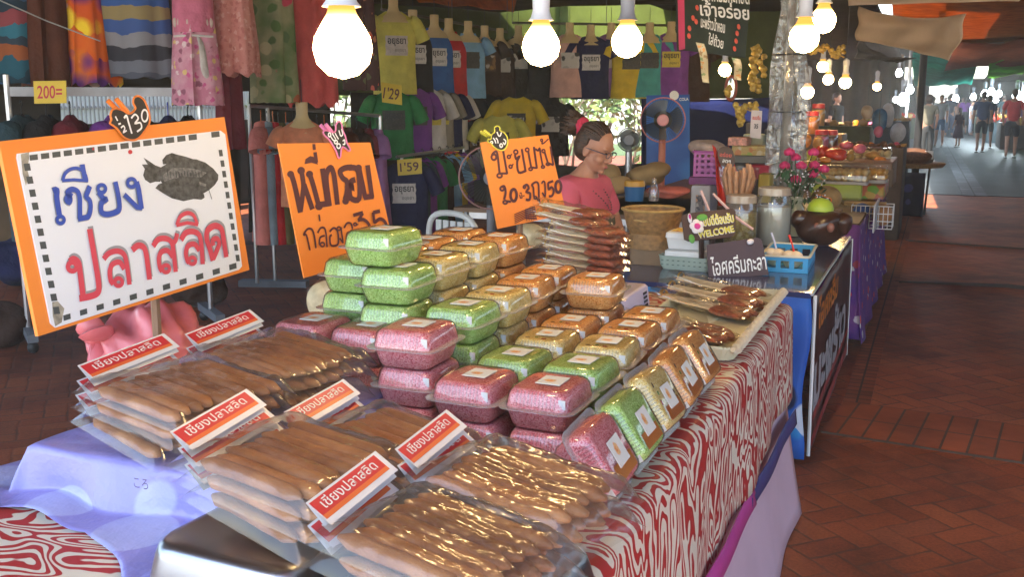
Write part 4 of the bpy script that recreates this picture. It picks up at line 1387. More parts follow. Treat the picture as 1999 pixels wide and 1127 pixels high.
# ================================================================== SKEWERS, CRATE, SCALLOPED TRAY
stick_m = plain('bamboo_stick', (0.76, 0.64, 0.42), .6, .15, 40)
meat_m = plain('grilled_meat', (0.27, 0.062, 0.022), .30, .6, 60, bump=.6, bscale=160)
M_BAG2 = glossy_sheet('crinkled_film', (0.98, 0.97, 0.95), .10, .06, .22, 30, .02, (.85, .8, .7), edge=.35)
gold_m = plain('gold_tie', (0.70, 0.45, 0.10), .3, .1, metal=.8)
def lump(m, c, r, seed, amp=.12, nu=20, nv=12, fr=3.0):
    rg = random.Random(seed)
    w_ = [(rg.uniform(-fr, fr), rg.uniform(-fr, fr), rg.uniform(-fr, fr), rg.uniform(0, 6.3)) for _ in range(6)]
    m.ell(c, r, nu, nv, lambda p: 1 + amp * sum(math.sin(a * p.x + b_ * p.y + d * p.z + e) for a, b_, d, e in w_) / 3)
def skewer_bag(label, seed):
    rg = random.Random(seed)
    root = thing('skewer_bag', label, 'skewer bag', (0, 0, 0), 0, 'clear bags of grilled meat skewers')
    m = MB()
    for k in range(11):
        y = -.028 + .0056 * k
        m.tube([(-.19, y * .8 + rg.uniform(-.004, .004), .006 + rg.uniform(0, .006)), (.02, y, .009 + rg.uniform(0, .004)), (.03, y, .009)], .0025, 5)
    m.build('bamboo_sticks', stick_m, root)
    m = MB()
    for k in range(8):
        y = -.034 + .0098 * k
        x0 = .0 + rg.uniform(-.015, .01)
        m.tube(cat([(x0, y, .009), (x0 + .02, y + rg.uniform(-.003, .003), .011), (x0 + .05, y + rg.uniform(-.003, .003), .010), (x0 + .085, y + rg.uniform(-.003, .003), .012), (x0 + .115, y, .009)], 2), [.004, .0075, .009, .010, .0095, .0105, .010, .008, .004][:9], 7)
    m.build('grilled_meat', meat_m, root)
    h0 = [rg.uniform(0, 6.3) for _ in range(4)]
    def film(u, v):
        x = -.235 + .37 * u
        wd = .022 + .024 * min(1, max(0, (x + .20) / .14)) if x > -.195 else .012 + .35 * abs(x + .195)
        a = 2 * PI * v
        k = min(1, (1 - u) / .06) if u > .94 else 1
        return (x, wd * math.cos(a), .011 + (.0145 * k + .0022 * math.sin(60 * x + 4 * math.cos(a) + h0[0])) * math.sin(a) + .0015 * math.sin(90 * x + 5 * a + h0[1]))
    m = MB()
    m.grid(film, 26, 18)
    m.build('clear_bag', M_BAG2, root, sharp=80)
    m = MB()
    m.lathe([(.0135, -.004), (.0150, 0), (.0135, .004)], 10)
    o = m.build('gold_tie', gold_m, root)
    o.location = (-.195, 0, .011)
    o.rotation_euler = (0, PI / 2, 0)
    return root
sk0 = skewer_bag('skewer bag lying on top of the tall skewer stack', 4)
cr_m = plain('lilac_plastic', (0.50, 0.46, 0.66), .4, .06)
def crate(name, label, c, d, mat, rz=0, holes=(7, 3), cat_='crate', wall=.006, loc_z=0):
    """open plastic crate with rows of slots on its faces"""
    root = thing(name, label, cat_, c, rz)
    sx, sy, sz = d
    m = MB()
    m.box((0, 0, .004), (sx - .01, sy - .01, .008))
    for axis, L_, off in ((0, sx, sy / 2), (1, sy, sx / 2)):
        nh = max(2, int(holes[0] * L_ / max(sx, sy)))
        for sg in (-1, 1):
            zs = [0.0]
            for r_ in range(holes[1] + 1):
                z0 = sz * r_ / (holes[1] + .0) if holes[1] else 0
            band = sz / (2 * holes[1] + 1)
            ln = L_ - (wall * 2.0 if axis else 0)
            for r_ in range(2 * holes[1] + 1):
                zc = band * (r_ + .5)
                if r_ % 2 == 0:
                    q = (0, sg * (off - wall / 2), zc) if axis == 0 else (sg * (off - wall / 2), 0, zc)
                    m.box(q, (ln, wall, band) if axis == 0 else (wall, ln, band))
                else:
                    for k in range(nh + 1):
                        t_ = -ln / 2 + ln * k / nh
                        bw = ln / nh * .45
                        t_ = max(-ln / 2 + bw / 2, min(ln / 2 - bw / 2, t_))
                        q = (t_, sg * (off - wall / 2), zc) if axis == 0 else (sg * (off - wall / 2), t_, zc)
                        m.box(q, (bw, wall * .98, band) if axis == 0 else (wall * .98, bw, band))
    m.build('body', mat, root, smooth=False)
    m = MB()
    rr = rrect(sx + .012, sy + .012, .012, 3)
    m.tube([(p[0], p[1], sz) for p in rr] + [(rr[0][0], rr[0][1], sz)], .006, 6, False)
    m.build('rim', mat, root)
    return root
CZ = TZ + .105
root = thing('plastic_crate', 'upturned lilac plastic crate under the tall skewer stack', 'crate', (-.995, 2.98, TZ + .003))
m = MB()
m.loft([[(p[0], p[1], z) for p in rrect(.30 + e, .42 + e, .02)] for z, e in ((0, .02), (.095, 0), (.102, -.012))])
m.build('body', cr_m, root, sharp=50)
m = MB()
for sg in (-1, 1):
    for k in range(2):
        for i in range(3):
            for j in range(5):
                m.box((sg * (.1585 - .0078 * (j - 2) / 2 * .5), -.17 + k * .30 + i * .014, .03 + j * .013), (.003, .006, .008))
m.build('slots', plain('dark_slot', (0.03, .03, .05), .8), root, smooth=False)
zz = CZ
for i in range(12):
    lab = ['skewer bag lying on top of the tall skewer stack', 'skewer bag just under the top of the tall skewer stack'] + [f'skewer bag, {ORD[k]} from the top of the tall skewer stack' for k in range(2, 11)] + ['lowest skewer bag of the tall stack, flat on the lilac crate']
    k = 11 - i
    o = sk0 if k == 0 else dup(sk0, lab[k])
    o['label'] = lab[k]
    top = max(0, i - 9)
    o.location = (-.945 + rnd.uniform(-.018, .018) - .03 * top, 2.86 + rnd.uniform(-.015, .015) + .02 * top, zz)
    o.rotation_euler = (R(rnd.uniform(-2, 2)), R(1 + 2.5 * (11 - k) / 11), R(-20 - 2.5 * max(0, 5 - k)) + R(rnd.uniform(-5, 5)))
    o.scale = (.86, 1.05, 1.05)
    zz += .0228
# scalloped cream tray with a twisted rope edge
tray_c = plain('cream_plastic', (0.58, 0.56, 0.38), .45, .08)
root = thing('serving_tray', 'cream scalloped tray with a twisted rope edge at the table corner', 'tray', (-.625, 3.10, TZ + .003))
m = MB()
def tr_fn(u, v):
    a = 2 * PI * u
    pts = rrect(.335, .92, .04, 8)
    i = u * len(pts)
    p = Vector(pts[int(i) % len(pts)]).lerp(Vector(pts[(int(i) + 1) % len(pts)]), i - int(i))
    if v < .35: return (p.x * v / .35 * .93, p.y * v / .35 * .97, .003)
    k = (v - .35) / .65
    return (p.x * (.93 + .07 * k), p.y * (.97 + .03 * k), .003 + (.036 + .006 * abs(math.sin(u * PI * 26))) * k)
m.grid(tr_fn, 140, 8, True)
o = m.build('tray_body', tray_c, root)
o.modifiers.new('thick', 'SOLIDIFY').thickness = .003
m = MB()
for s_ in range(2):
    pts = []
    for i in range(140):
        t_ = i / 139
        a = t_ * 2 * PI * 17 + s_ * PI
        pts.append((.166 + .0075 * math.cos(a), -.455 + .91 * t_, .040 + .0075 * math.sin(a)))
    m.tube(pts, .0085, 6)
m.build('rope_edge', plain('cream_rope', (0.60, 0.54, 0.40), .6, .1), root)
far = [((1345, 545), (1500, 588)), ((1335, 560), (1490, 605)), ((1330, 552), (1478, 618)), ((1360, 536), (1505, 572)), ((1320, 572), (1470, 625))]
for i, (a, b_) in enumerate(far):
    lab = ['skewer bag in the scalloped tray, far pile, farthest', 'skewer bag in the scalloped tray, far pile, middle', 'skewer bag in the scalloped tray, far pile, in front', 'skewer bag lying across the top of the far tray pile', 'skewer bag at the near edge of the far tray pile'][i]
    pa, pb = P(*a, TZ + .05), P(*b_, TZ + .05)
    o = dup(sk0, lab)
    d = pb - pa
    az = math.atan2(d.y, d.x)
    c_ = pa.lerp(pb, .5)
    o.location = (-.635 + rnd.uniform(-.01, .01), 3.40 - .075 * (i % 3) - (.13 if i == 4 else 0) + (.05 if i == 3 else 0), TZ + .012 + (.022 if i in (1, 3) else 0) + .004 * i)
    o.rotation_euler = (0, R(3), R(-30 + rnd.uniform(-5, 5)))
    o.scale = (1.12, 1.2, 1.2)
for i in range(3):
    o = dup(sk0, ['skewer bag in the scalloped tray, near pile, farther one', 'skewer bag in the scalloped tray, near pile, nearer one', 'skewer bag resting on the near tray pile beside the orange box'][i])
    o.location = (-.655 + .012 * i, 2.97 - .075 * i, TZ + .012 + .022 * (i == 2))
    o.rotation_euler = (0, R(3), R(-30 + 4 * i))
    o.scale = (1.12, 1.15, 1.15)

# ================================================================== THE ICE CREAM STALL BEHIND
T2 = .72
vinyl_b = plain('blue_vinyl', (0.030, 0.045, 0.14), .18, .35, 4, coat=.3)
table('ice cream stall table under dark blue vinyl, behind the snack table', -1.42, -.435, 4.22, 6.12, T2, vinyl_b, 'stall_table')
m = MB()
m.tube([(-.432, 4.215, T2 - .004), (-.432, 6.12, T2 - .004)], .007, 6)
tag(m.build('table_edging', plain('silver_edge', (.6, .6, .62), .3, .1, metal=.8)), 'silver edging strip along the ice cream table', 'edging')
ban_m = plain('banner_print', (0.050, 0.016, 0.016), .4, .6, 5)
root = thing('banner', 'dark stall banner with white and orange lettering facing the aisle', 'banner', (-.424, 5.16, 0))
m = MB()
m.grid(lambda u, v: (.004 * math.sin(u * 14) + .01 * v, -.93 + 1.86 * u, .705 - .68 * v), 30, 8)
o = m.build('sheet', ban_m, root)
o.modifiers.new('thick', 'SOLIDIFY').thickness = .002
m = MB()
fnx = lambda a, b_, c: (c + .012 * (1 - (b_ - .02) / .7), a, b_)
put_text(m, 'ไอศครีม', (-.35, .60), .90, .15, .006, .03, (1, 0), (0, 1), fnx)
m.build('orange_lettering', plain('orange_ink', (.65, .20, .02), .5), root, smooth=False)
m = MB()
put_text(m, 'มะพร้าว', (-.10, .34), 1.55, .30, .006, .04, (1, 0), (0, 1), fnx)
m.build('white_lettering', plain('grey_white_ink', (.42, .42, .44), .5), root, smooth=False)
m = MB()
m.add([fnx(-.9, .05, .006), fnx(.9, .05, .006), fnx(.9, .115, .006), fnx(-.9, .09, .006)], [(0, 1, 2, 3)])
m.add([fnx(-.9, .15, .006), fnx(.9, .165, .006), fnx(.9, .20, .006), fnx(-.9, .19, .006)], [(0, 1, 2, 3)])
m.build('coloured_band', plain('red_band', (.32, .04, .04), .5, .5, 12), root, smooth=False)
m = MB()
for y in (-.932, .932):
    m = MB()
    m.tube([(.012, y, .02), (.004, y, .71)], .008, 6)
    m.build('white_edge', white_m, root)
blue_cl = spots('blue_cartoon_cloth', (.02, .09, .42), [(.55, .6, .7), (.02, .03, .08), (.03, .25, .6)], 5.0, .32, .5, .05, (.03, .14, .52))
m = MB()
m.grid(lambda u, v: (-1.40 + .965 * u + .012 * math.sin(v * 8) * u, 4.205 - .03 * v + .006 * math.sin(u * 50), .70 - .68 * v), 40, 10)
o = m.build('blue_curtain', blue_cl)
o.modifiers.new('thick', 'SOLIDIFY').thickness = .002
tag(o, 'blue patterned cloth covering the near end of the ice cream table', 'curtain')
# mint woven tray with foam boxes
mint = plain('mint_plastic', (.42, .50, .42), .5, .08)
root = thing('woven_tray', 'pale mint woven tray under the white foam boxes', 'tray', (-1.03, 4.68, T2 + .001), R(-6))
m = MB()
m.loft([[(p[0], p[1], z) for p in rrect(.26 + e, .26 + e, .03)] for z, e in ((0, -.03), (.02, -.01), (.062, .0), (.066, .006), (.060, -.008), (.01, -.03))], True, True)
m.build('tray_body', mint, root, sharp=50)
m = MB()
for k in range(9):
    for sg in (0, 1):
        m.box((-.105 + .026 * k, -.1305, .025 + .02 * sg), (.010, .003, .004))
m.build('slots', plain('mint_slot', (.18, .24, .2), .8), root, smooth=False)
foam = plain('white_foam', (.74, .74, .72), .45, .05, 12, bump=.15, bscale=30)
for i, (z, lab) in enumerate(((T2 + .012, 'lower white foam box in the mint tray'), (T2 + .097, 'upper white foam box with a printed lid in the mint tray'))):
    root = thing('foam_box', lab, 'foam box', (-1.045, 4.67, z), R(-4 + 3 * i), 'white foam boxes')
    m = MB()
    m.loft([[(p[0], p[1], zz_) for p in rrect(.19 + e, .19 + e, .018)] for zz_, e in ((0, -.02), (.05, -.004), (.052, .004), (.074, .0), (.080, -.02))])
    m.build('box_body', foam, root, sharp=45)
    m = MB()
    m.box((0, 0, .0815), (.15, .15, .001))
    if i: m.build('lid_print', spots('lid_print', (.75, .55, .12), [(.6, .1, .04), (.75, .7, .5), (.7, .4, .05)], 40, .4), root, smooth=False)
# WELCOME board
bw_m = plain('dark_wood_board', (.060, .028, .020), .5, .25, 10)
sw = Sign((1330, 420), (1436, 408), (1338, 471), 4.60, 4.62, 4.58, 'welcome_sign', 'brown board with carved yellow WELCOME lettering and a white flower', 'sign')
sw.board('board', bw_m, [(1331, 421), (1345, 416), (1430, 407), (1436, 412), (1436, 456), (1428, 463), (1345, 471), (1336, 467)], -.012, 0)
def px_text(s, m, body, x0, y0, x1, y1, z, h_px, bold=0, shear=0):
    a, b_ = Vector(s.px(x0, y0)), Vector(s.px(x1, y1))
    ax = (b_ - a)
    wd = ax.length
    ax.normalize()
    put_text(m, body, tuple((a + b_) / 2), wd, h_px * s.k((x0 + x1) / 2, (y0 + y1) / 2), z, bold, (ax.x, ax.y), (-ax.y, ax.x))
yel = plain('yellow_relief', (.66, .60, .06), .45, .1)
m = MB()
px_text(sw, m, 'WELCOME', 1362, 460, 1432, 447, .0012, 14, .03)
px_text(sw, m, 'ยินดีต้อนรับ', 1372, 432, 1431, 424, .0012, 22, .03)
m.build('relief_shadow', plain('relief_white', (.72, .72, .66), .5), sw.root, smooth=False)
m = MB()
px_text(sw, m, 'WELCOME', 1362.6, 459, 1432.6, 446, .0035, 13, .015)
px_text(sw, m, 'ยินดีต้อนรับ', 1372.6, 431, 1431.6, 423, .0035, 21, .012)
m.build('yellow_lettering', yel, sw.root, smooth=False)
pet = plain('white_petal', (.76, .72, .74), .5, .04)
m = MB()
fc, fr = sw.px(1360, 443), .0285
for k in range(5):
    a = 2 * PI * k / 5 + .4
    m.ell((fc[0] + fr * .62 * math.cos(a), fc[1] + fr * .62 * math.sin(a), .008), (fr * .62, fr * .62, .006), 12, 6)
q = sw.px(1346, 427)
m.ell((q[0], q[1], .007), (.010, .024, .006), 10, 6)
m.build('flower', pet, sw.root)
m = MB()
m.ell((fc[0], fc[1], .0125), (fr * .55, fr * .55, .005), 12, 6)
m.ell((q[0], q[1] + .006, .0115), (.006, .013, .004), 10, 6)
m.build('flower_centre', plain('magenta_petal', (.60, .04, .28), .5), sw.root)
m = MB()
for (x, y, rx, ry) in ((1370, 425, .026, .016), (1350, 467, .014, .022)):
    q = sw.px(x, y)
    m.ell((q[0], q[1], .005), (rx, ry, .004), 10, 6)
m.build('leaf', plain('green_leaf', (.10, .34, .05), .5), sw.root)
m = MB()
a = sw.M @ Vector((*sw.px(1385, 440), -.02))
for x in (1372, 1392):
    q = sw.M @ Vector((*sw.px(x, 455), -.022))
    m.tube([sw.I @ q, sw.I @ Vector((q.x, q.y + .02, T2 + .001))], .013, 6)
m.build('stand', bw_m, sw.root)
# coconut ice cream board
si = Sign((1378, 478), (1487, 463), (1386, 540), 4.52, 4.54, 4.52, 'ice_cream_sign', 'dark board with white hand lettering and a small ice cream cup', 'sign')
si.board('board', plain('plum_board', (.075, .040, .045), .55, .12), [(1380, 478), (1478, 464), (1487, 468), (1501, 537), (1384, 546)], -.010, 0)
m = MB()
px_text(si, m, 'ไอศครีมกะลา', 1388, 521, 1495, 508, .001, 37, .012)
m.build('lettering', white_ink, si.root, smooth=False)
m = MB()
q = si.px(1463, 473)
lump(m, (q[0], q[1], .012), (.017, .013, .012), 5, .15, 12, 8, 5)
m.build('whipped_cream', pet, si.root)
m = MB()
m.lathe([(.010, -.028), (.015, 0)], 12, (q[0], q[1] - .004, .012))
o = m.build('cup', glossy_sheet('clear_cup', (.9, .9, .9), .05, .2), si.root)
m = MB()
q0 = si.M @ Vector((*si.px(1400, 500), -.016))
q1 = si.M @ Vector((*si.px(1475, 500), -.016))
for q in (q0, q1):
    m.tube([si.I @ q, si.I @ Vector((q.x - .02, q.y + .05, T2 + .001))], .008, 6)
m.build('stand', stake_m, si.root)
# blue basket with two coconut ice cream bowls
cyan = plain('cyan_plastic', (.05, .33, .62), .35, .06)
cyan_l = plain('cream_rim', (.62, .58, .46), .4, .06)
root = thing('plastic_basket', 'light blue plastic basket holding coconut ice cream bowls', 'basket', (-.615, 4.90, T2 + .001), R(2))
m = MB()
sx, sy, sz = .20, .42, .075
m.box((0, 0, .003), (sx, sy, .006))
for zc in (.010, .064): 
    for sg in (-1, 1):
        m.box((0, sg * sy / 2, zc), (sx + .006, .006, .02))
        m.box((sg * sx / 2, 0, zc), (.006, sy - .006, .02))
for sg in (-1, 1):
    for k in range(4): m.box((-.09 + .06 * k, sg * sy / 2, .037), (.022, .0055, .034))
    for k in range(8): m.box((sg * sx / 2, -.19 + .0543 * k, .037), (.0055, .022, .034))
m.build('body', cyan, root, smooth=False)
m = MB()
rr = rrect(sx + .016, sy + .016, .02, 4)
m.tube([(p[0], p[1], sz) for p in rr] + [(rr[0][0], rr[0][1], sz)], .006, 6, False)
m.build('rim', cyan_l, root)
shell = plain('coconut_shell_inner', (.60, .50, .34), .6, .12, 20)
ice = plain('coconut_ice_cream', (.78, .66, .50), .5, .06, 30, bump=.3, bscale=60)
red_p = plain('red_plastic', (.70, .04, .02), .35, .05)
for i, (x, y, lab, spoon) in enumerate(((-.585, 4.77, 'coconut shell of ice cream with a red spoon', red_p), (-.672, 4.82, 'coconut shell of ice cream with a pale spoon', plain('lilac_spoon', (.60, .60, .75), .35)))):
    root = thing('ice_cream_bowl', lab, 'ice cream', (x, y, T2 + .010))
    m = MB()
    m.lathe([(.012, 0), (.03, .008), (.048, .03), (.052, .052), (.048, .053), (.044, .034)], 20, cap=True)
    m.build('shell', shell, root)
    m = MB()
    for a, b_, c_, r_ in ((-.018, 0, .058, .030), (.017, -.006, .056, .032), (0, .02, .054, .028)): lump(m, (a, b_, c_), (r_, r_, r_ * .85), int(a * 999) + 40, .05)
    m.build('ice_cream_scoops', ice, root)
    m = MB()
    m.tube([(.008, -.005, .07), (-.004, .0, .11), (-.022, .004, .155)], [.006, .004, .006], 6)
    m.build('spoon', spoon, root)
# jars with lids
def jar(label, c, r, h, fill, fillh, lidm, name='plastic_jar'):
    root = thing(name, label, 'jar', c)
    m = MB()
    m.lathe([(r * .93, .0), (r, .01), (r, h * .8), (r * .86, h * .9), (r * .86, h)], 24)
    m.build('jar_wall', glossy_sheet('jar_plastic', (.93, .94, .92), .06, .18, milk=.05), root)
    m = MB()
    m.lathe([(.001, .004), (r * .92, .004), (r * .96, .012), (r * .96, fillh), (.001, fillh + .004)], 24)
    m.build('contents', fill, root)
    m = MB()
    m.lathe([(.001, h + .012), (r * .8, h + .014), (r * .9, h + .010), (r * .92, h - .028), (r * .86, h - .028)], 24)
    m.build('lid', lidm, root)
    return root
lid_m = glossy_sheet('pale_lid', (.9, .85, .78), .2, .3, milk=.55, milkc=(.6, .5, .4))
pick_m = spots('pickled_greens', (.30, .20, .03), [(.38, .28, .05), (.24, .18, .03), (.42, .34, .10)], 60, .5, .4)
milk_m = plain('milky_liquid', (.50, .50, .44), .4, .06)
q = P(1452, 484, T2)
jar('clear plastic jar of yellow pickled fruit beside the WELCOME board', (-.945, 5.42, T2 + .001), .088, .27, pick_m, .19, lid_m)
jar('clear plastic jar of milky liquid behind the pickles jar', (-.80, 5.60, T2 + .001), .095, .30, milk_m, .21, lid_m)
# straws and cups around the jars
strawc = plain('pink_straw', (.70, .45, .42), .5)
for i, (a, b_, d) in enumerate((((1368, 372), (1386, 415), 5.1), ((1392, 378), (1425, 412), 5.1), ((1430, 420), (1470, 448), 5.0))):
    m = MB()
    m.tube([D(*a, d), D(*b_, d)], .0075, 6)
    tag(m.build('straw', strawc), ['pale straw sticking up behind the WELCOME board, left', 'pale straw leaning towards the pickles jar', 'pale wooden scoop leaning on the pickles jar'][i], 'straw')
root = thing('drink_cup', 'clear cup holding a straw behind the WELCOME board', 'cup', (-1.10, 5.05, T2 + .001))
m = MB()
m.lathe([(.03, 0), (.045, .11), (.046, .12), (.02, .15)], 18)
m.build('cup_wall', glossy_sheet('clear_cup2', (.95, .95, .95), .05, .2, milk=.15), root)
m = MB()
m.lathe([(.001, .002), (.029, .002), (.04, .08), (.001, .082)], 18)
m.build('drink', plain('iced_tea', (.45, .20, .08), .3), root)
# bamboo basket
bamb = plain('woven_bamboo', (.26, .14, .045), .6, .35, 40, bump=.6, bscale=120)
bamb_l = plain('bamboo_rim', (.44, .28, .09), .55, .2, 40, bump=.3, bscale=90)
root = thing('wooden_stand', 'wooden block under the bamboo basket', 'stand', (-1.245, 4.74, T2 + .001))
m = MB()
m.loft([[(p[0], p[1], z) for p in rrect(.18, .18, .02)] for z in (0, .075)])
m.build('body', wood_m, root)
root = thing('bamboo_basket', 'round brown bamboo basket in front of the seller', 'basket', (-1.245, 4.74, T2 + .077))
root.scale = (1, 1, .72)
m = MB()
m.lathe([(.001, .10), (.112, .10), (.125, .14), (.142, .235), (.147, .26), (.140, .262), (.13, .20), (.11, .16), (.001, .155)], 32)
m.lathe([(.118, 0), (.112, .102)], 32)
m.build('body', bamb, root)
m = MB()
pp = [(.145 * math.cos(2 * PI * k / 32), .145 * math.sin(2 * PI * k / 32), .258) for k in range(33)]
m.tube(pp, .010, 8, False)
m.build('rim', bamb_l, root)
m = MB()
lump(m, (0, 0, .20), (.12, .12, .035), 8, .2)
m.build('contents', plain('straw_filling', (.40, .25, .08), .8, .4, 50), root)
# vase of roses
vase_m = plain('celadon_glaze', (.42, .46, .34), .2, .2, 8, coat=.4)
q = (-.735, 6.00, T2 + .001)
root = thing('vase', 'pale painted vase holding pink roses', 'vase', q)
m = MB()
m.lathe([(.001, .0), (.042, .002), (.05, .02), (.060, .07), (.062, .11), (.05, .16), (.036, .19), (.048, .225), (.044, .226), (.03, .19)], 24)
m.build('body', vase_m, root)
m = MB()
for a0, z0 in ((-2.0, .08), (-1.5, .10), (-1.2, .07), (-1.7, .12)):
    for k in range(4):
        a = a0 + .1 * k
        m.tube([(.0635 * math.cos(a0), .0635 * math.sin(a0), z0), (.0635 * math.cos(a + .15), .0635 * math.sin(a + .15), z0 + .03 - .012 * k)], [.0025, .0008], 4)
m.build('painted_bamboo', plain('black_glaze', (.02, .03, .02), .3), root)
root = thing('rose_bouquet', 'bunch of pink artificial roses with white filler flowers', 'flowers', (q[0], q[1], q[2] + .18))
rose_m = plain('pink_rose', (.66, .035, .16), .6, .25, 40)
gr_m = plain('dark_rose_leaf', (.03, .08, .03), .6, .4, 20)
cam_d = 6.15
st = MB()
for i, (x, y) in enumerate(((1541, 297), (1553, 307), (1588, 297), (1532, 323), (1564, 323), (1590, 322), (1608, 330), (1588, 340), (1554, 350))):
    p = D(x, y, cam_d + (.05 if i % 2 else -.04)) - Vector((q[0], q[1], q[2] + .18))
    st.tube([(0, 0, 0), (p.x * .4, p.y * .4, p.z * .5), tuple(p)], .003, 5)
    m = MB()
    for lay, (r_, n_) in enumerate(((.012, 3), (.021, 5), (.029, 6))):
        for k in range(n_):
            a = 2 * PI * k / n_ + lay * .6
            m.ell((p.x + r_ * .55 * math.cos(a), p.y + r_ * .55 * math.sin(a), p.z + .008 - lay * .005), (r_ * .62, r_ * .62, .020), 8, 5)
    m.build('rose', rose_m, root)
rg = random.Random(12)
for k in range(90):
    a, b_ = rg.uniform(-.16, .16), rg.uniform(-.10, .10)
    c_ = Vector((a, b_, rg.uniform(-.02, .20)))
    d = Vector((rg.gauss(0, 1), rg.gauss(0, 1), rg.gauss(0, 1))).normalized()
    e = d.cross(Vector((rg.gauss(0, 1), rg.gauss(0, 1), rg.gauss(0, 1)))).normalized()
    s_ = rg.uniform(.018, .032)
    st.add([c_ - d * s_, c_ + e * s_ * .45, c_ + d * s_, c_ - e * s_ * .45], [(0, 1, 2, 3)])
st.build('foliage', gr_m, root, smooth=False)
m = MB()
for k in range(60):
    c_ = (rg.uniform(-.12, .17), rg.uniform(-.1, .06), rg.uniform(.0, .20))
    m.ell(c_, (.005, .005, .005), 5, 3)
m.build('filler_flowers', pet, root)['kind'] = 'stuff'
# carved dark pot with a green lid
root = thing('carved_pot', 'dark brown carved coconut pot with a lime green lid', 'pot', (-.565, 5.70, T2 + .001))
dk = plain('carved_coconut', (.045, .018, .010), .3, .5, 12, bump=.5, bscale=40, coat=.3)
m = MB()
lump(m, (0, 0, .10), (.135, .13, .105), 21, .10, 28, 16, 4)
lump(m, (.12, -.02, .12), (.05, .06, .06), 22, .2, 14, 10, 4)
lump(m, (-.10, -.03, .14), (.05, .05, .05), 23, .2, 14, 10, 4)
m.build('body', dk, root)
m = MB()
for x in (.0, .07): m.ell((x, -.125, .11), (.020, .01, .026), 10, 6)
m.build('inlay', plain('reddish_inlay', (.22, .08, .05), .4), root)
m = MB()
m.lathe([(.068, .185), (.070, .195), (.062, .225), (.04, .248), (.001, .256)], 22)
m.build('lid', plain('lime_lid', (.38, .52, .04), .4, .06), root)
# menu board over the stall
sm = Sign((1322, -30), (1468, -45), (1325, 98), 5.3, 5.6, 5.3, 'menu_sign', 'black hanging menu board with white lettering and pink edging', 'sign')
sm.board('board', plain('menu_black', (.020, .030, .016), .5, .3), [(1322, -30), (1468, -45), (1455, 112), (1336, 97), (1324, 99)], -.012, 0)
m = MB()
for body, x0, y0, x1, y1, h in (('ไอศครีมกะทิสด', 1366, -14, 1462, -6, 24), ('เจ้าอร่อย', 1366, 14, 1462, 24, 26), ('มะพร้าวน้ำหอม', 1368, 40, 1415, 52, 22), ('ใส่ถ้วย', 1383, 74, 1412, 84, 20)):
    px_text(sm, m, body, x0, y0, x1, y1, .001, h, .02)
m.build('lettering', white_ink, sm.root, smooth=False)
for x, y in ((1360, 15), (1352, 35), (1358, 42), (1345, 55), (1344, 70), (1441, 52), (1438, 65), (1436, 80), (1433, 95)):
    a = sm.px(x, y)
    m = MB()
    m.ell((a[0], a[1], .004), (.013, .016, .004), 8, 5)
    m.build('painted_flower', plain('coral_flower', (.65, .10, .06), .5), sm.root)
m = MB()
a0, a1 = sm.px(1322, -30), sm.px(1325, 98)
b0, b1 = sm.px(1335, -28), sm.px(1337, 95)
m.poly([a0, b0, b1, a1][::-1], .0015)
m.build('pink_edging', plain('pink_edging', (.55, .05, .13), .5), sm.root, smooth=False)
m = MB()
for x in (1340, 1445):
    a = sm.M @ Vector((*sm.px(x, -30), -.006))
    m.tube([sm.I @ a, sm.I @ Vector((a.x, a.y, 2.72))], .004, 5)
m.build('cord', plain('dark_cord', (.04, .04, .04), .7), sm.root)
for i, (x, y, x1, y1) in enumerate(((1358, 82, 1374, 160), (1428, 112, 1436, 155))):
    a = D(x, y, 5.2)
    b_ = D(x1, y1, 5.15)
    rt = (D(x + 17, y + 3, 5.2) - a)
    m = MB()
    m.grid(lambda u, v: tuple(a.lerp(b_, v) + rt * u * (1 - .25 * v) + Vector((0, .03 * math.sin(v * 5), 0))), 4, 10)
    o = m.build('hanging_leaflet', spots('leaflet_print', (.5, .45, .3), [(.3, .2, .1), (.2, .3, .15), (.6, .3, .1)], 40, .4, .4))
    o.modifiers.new('thick', 'SOLIDIFY').thickness = .001
    tag(o, ['curled printed leaflet hanging left under the menu board', 'curled printed leaflet hanging right under the menu board'][i], 'leaflet')
# wooden column wrapped in clear plastic
root = thing('wrapped_column', 'roof column wrapped in loose clear plastic', 'column', (0, 0, 0))
ct, cb = D(1546, 30, 6.75), D(1541, 400, 6.75)
cx, cy = ct.x, ct.y
m = MB()
m.tube([(cx, cy, .0), (cx, cy, 2.74)], .030, 10)
m.build('post', plain('grey_post', (.33, .29, .24), .6, .2, 6), root)
m = MB()
rg = random.Random(5)
def wrap(u, v):
    a = 2 * PI * u
    z = .75 + 1.9 * v
    r_ = .085 + .030 * math.sin(5 * a + 4 * v) + .020 * math.sin(9 * a - 11 * v) + .03 * math.sin(PI * v * 2)
    return (cx + r_ * math.cos(a), cy + r_ * math.sin(a), z)
m.grid(wrap, 40, 40, True)
m.build('plastic_wrap', glossy_sheet('loose_plastic', (.93, .93, .92), .10, .22, .8, 14, .16, (.7, .66, .6)), root)
m = MB()
for z in (1.42, 1.80): m.tube([(cx + .10 * math.cos(2 * PI * k / 16), cy + .10 * math.sin(2 * PI * k / 16), z) for k in range(17)], .005, 5, False)
m.build('tie_string', plain('dark_cord', (.04, .04, .04), .7), root)
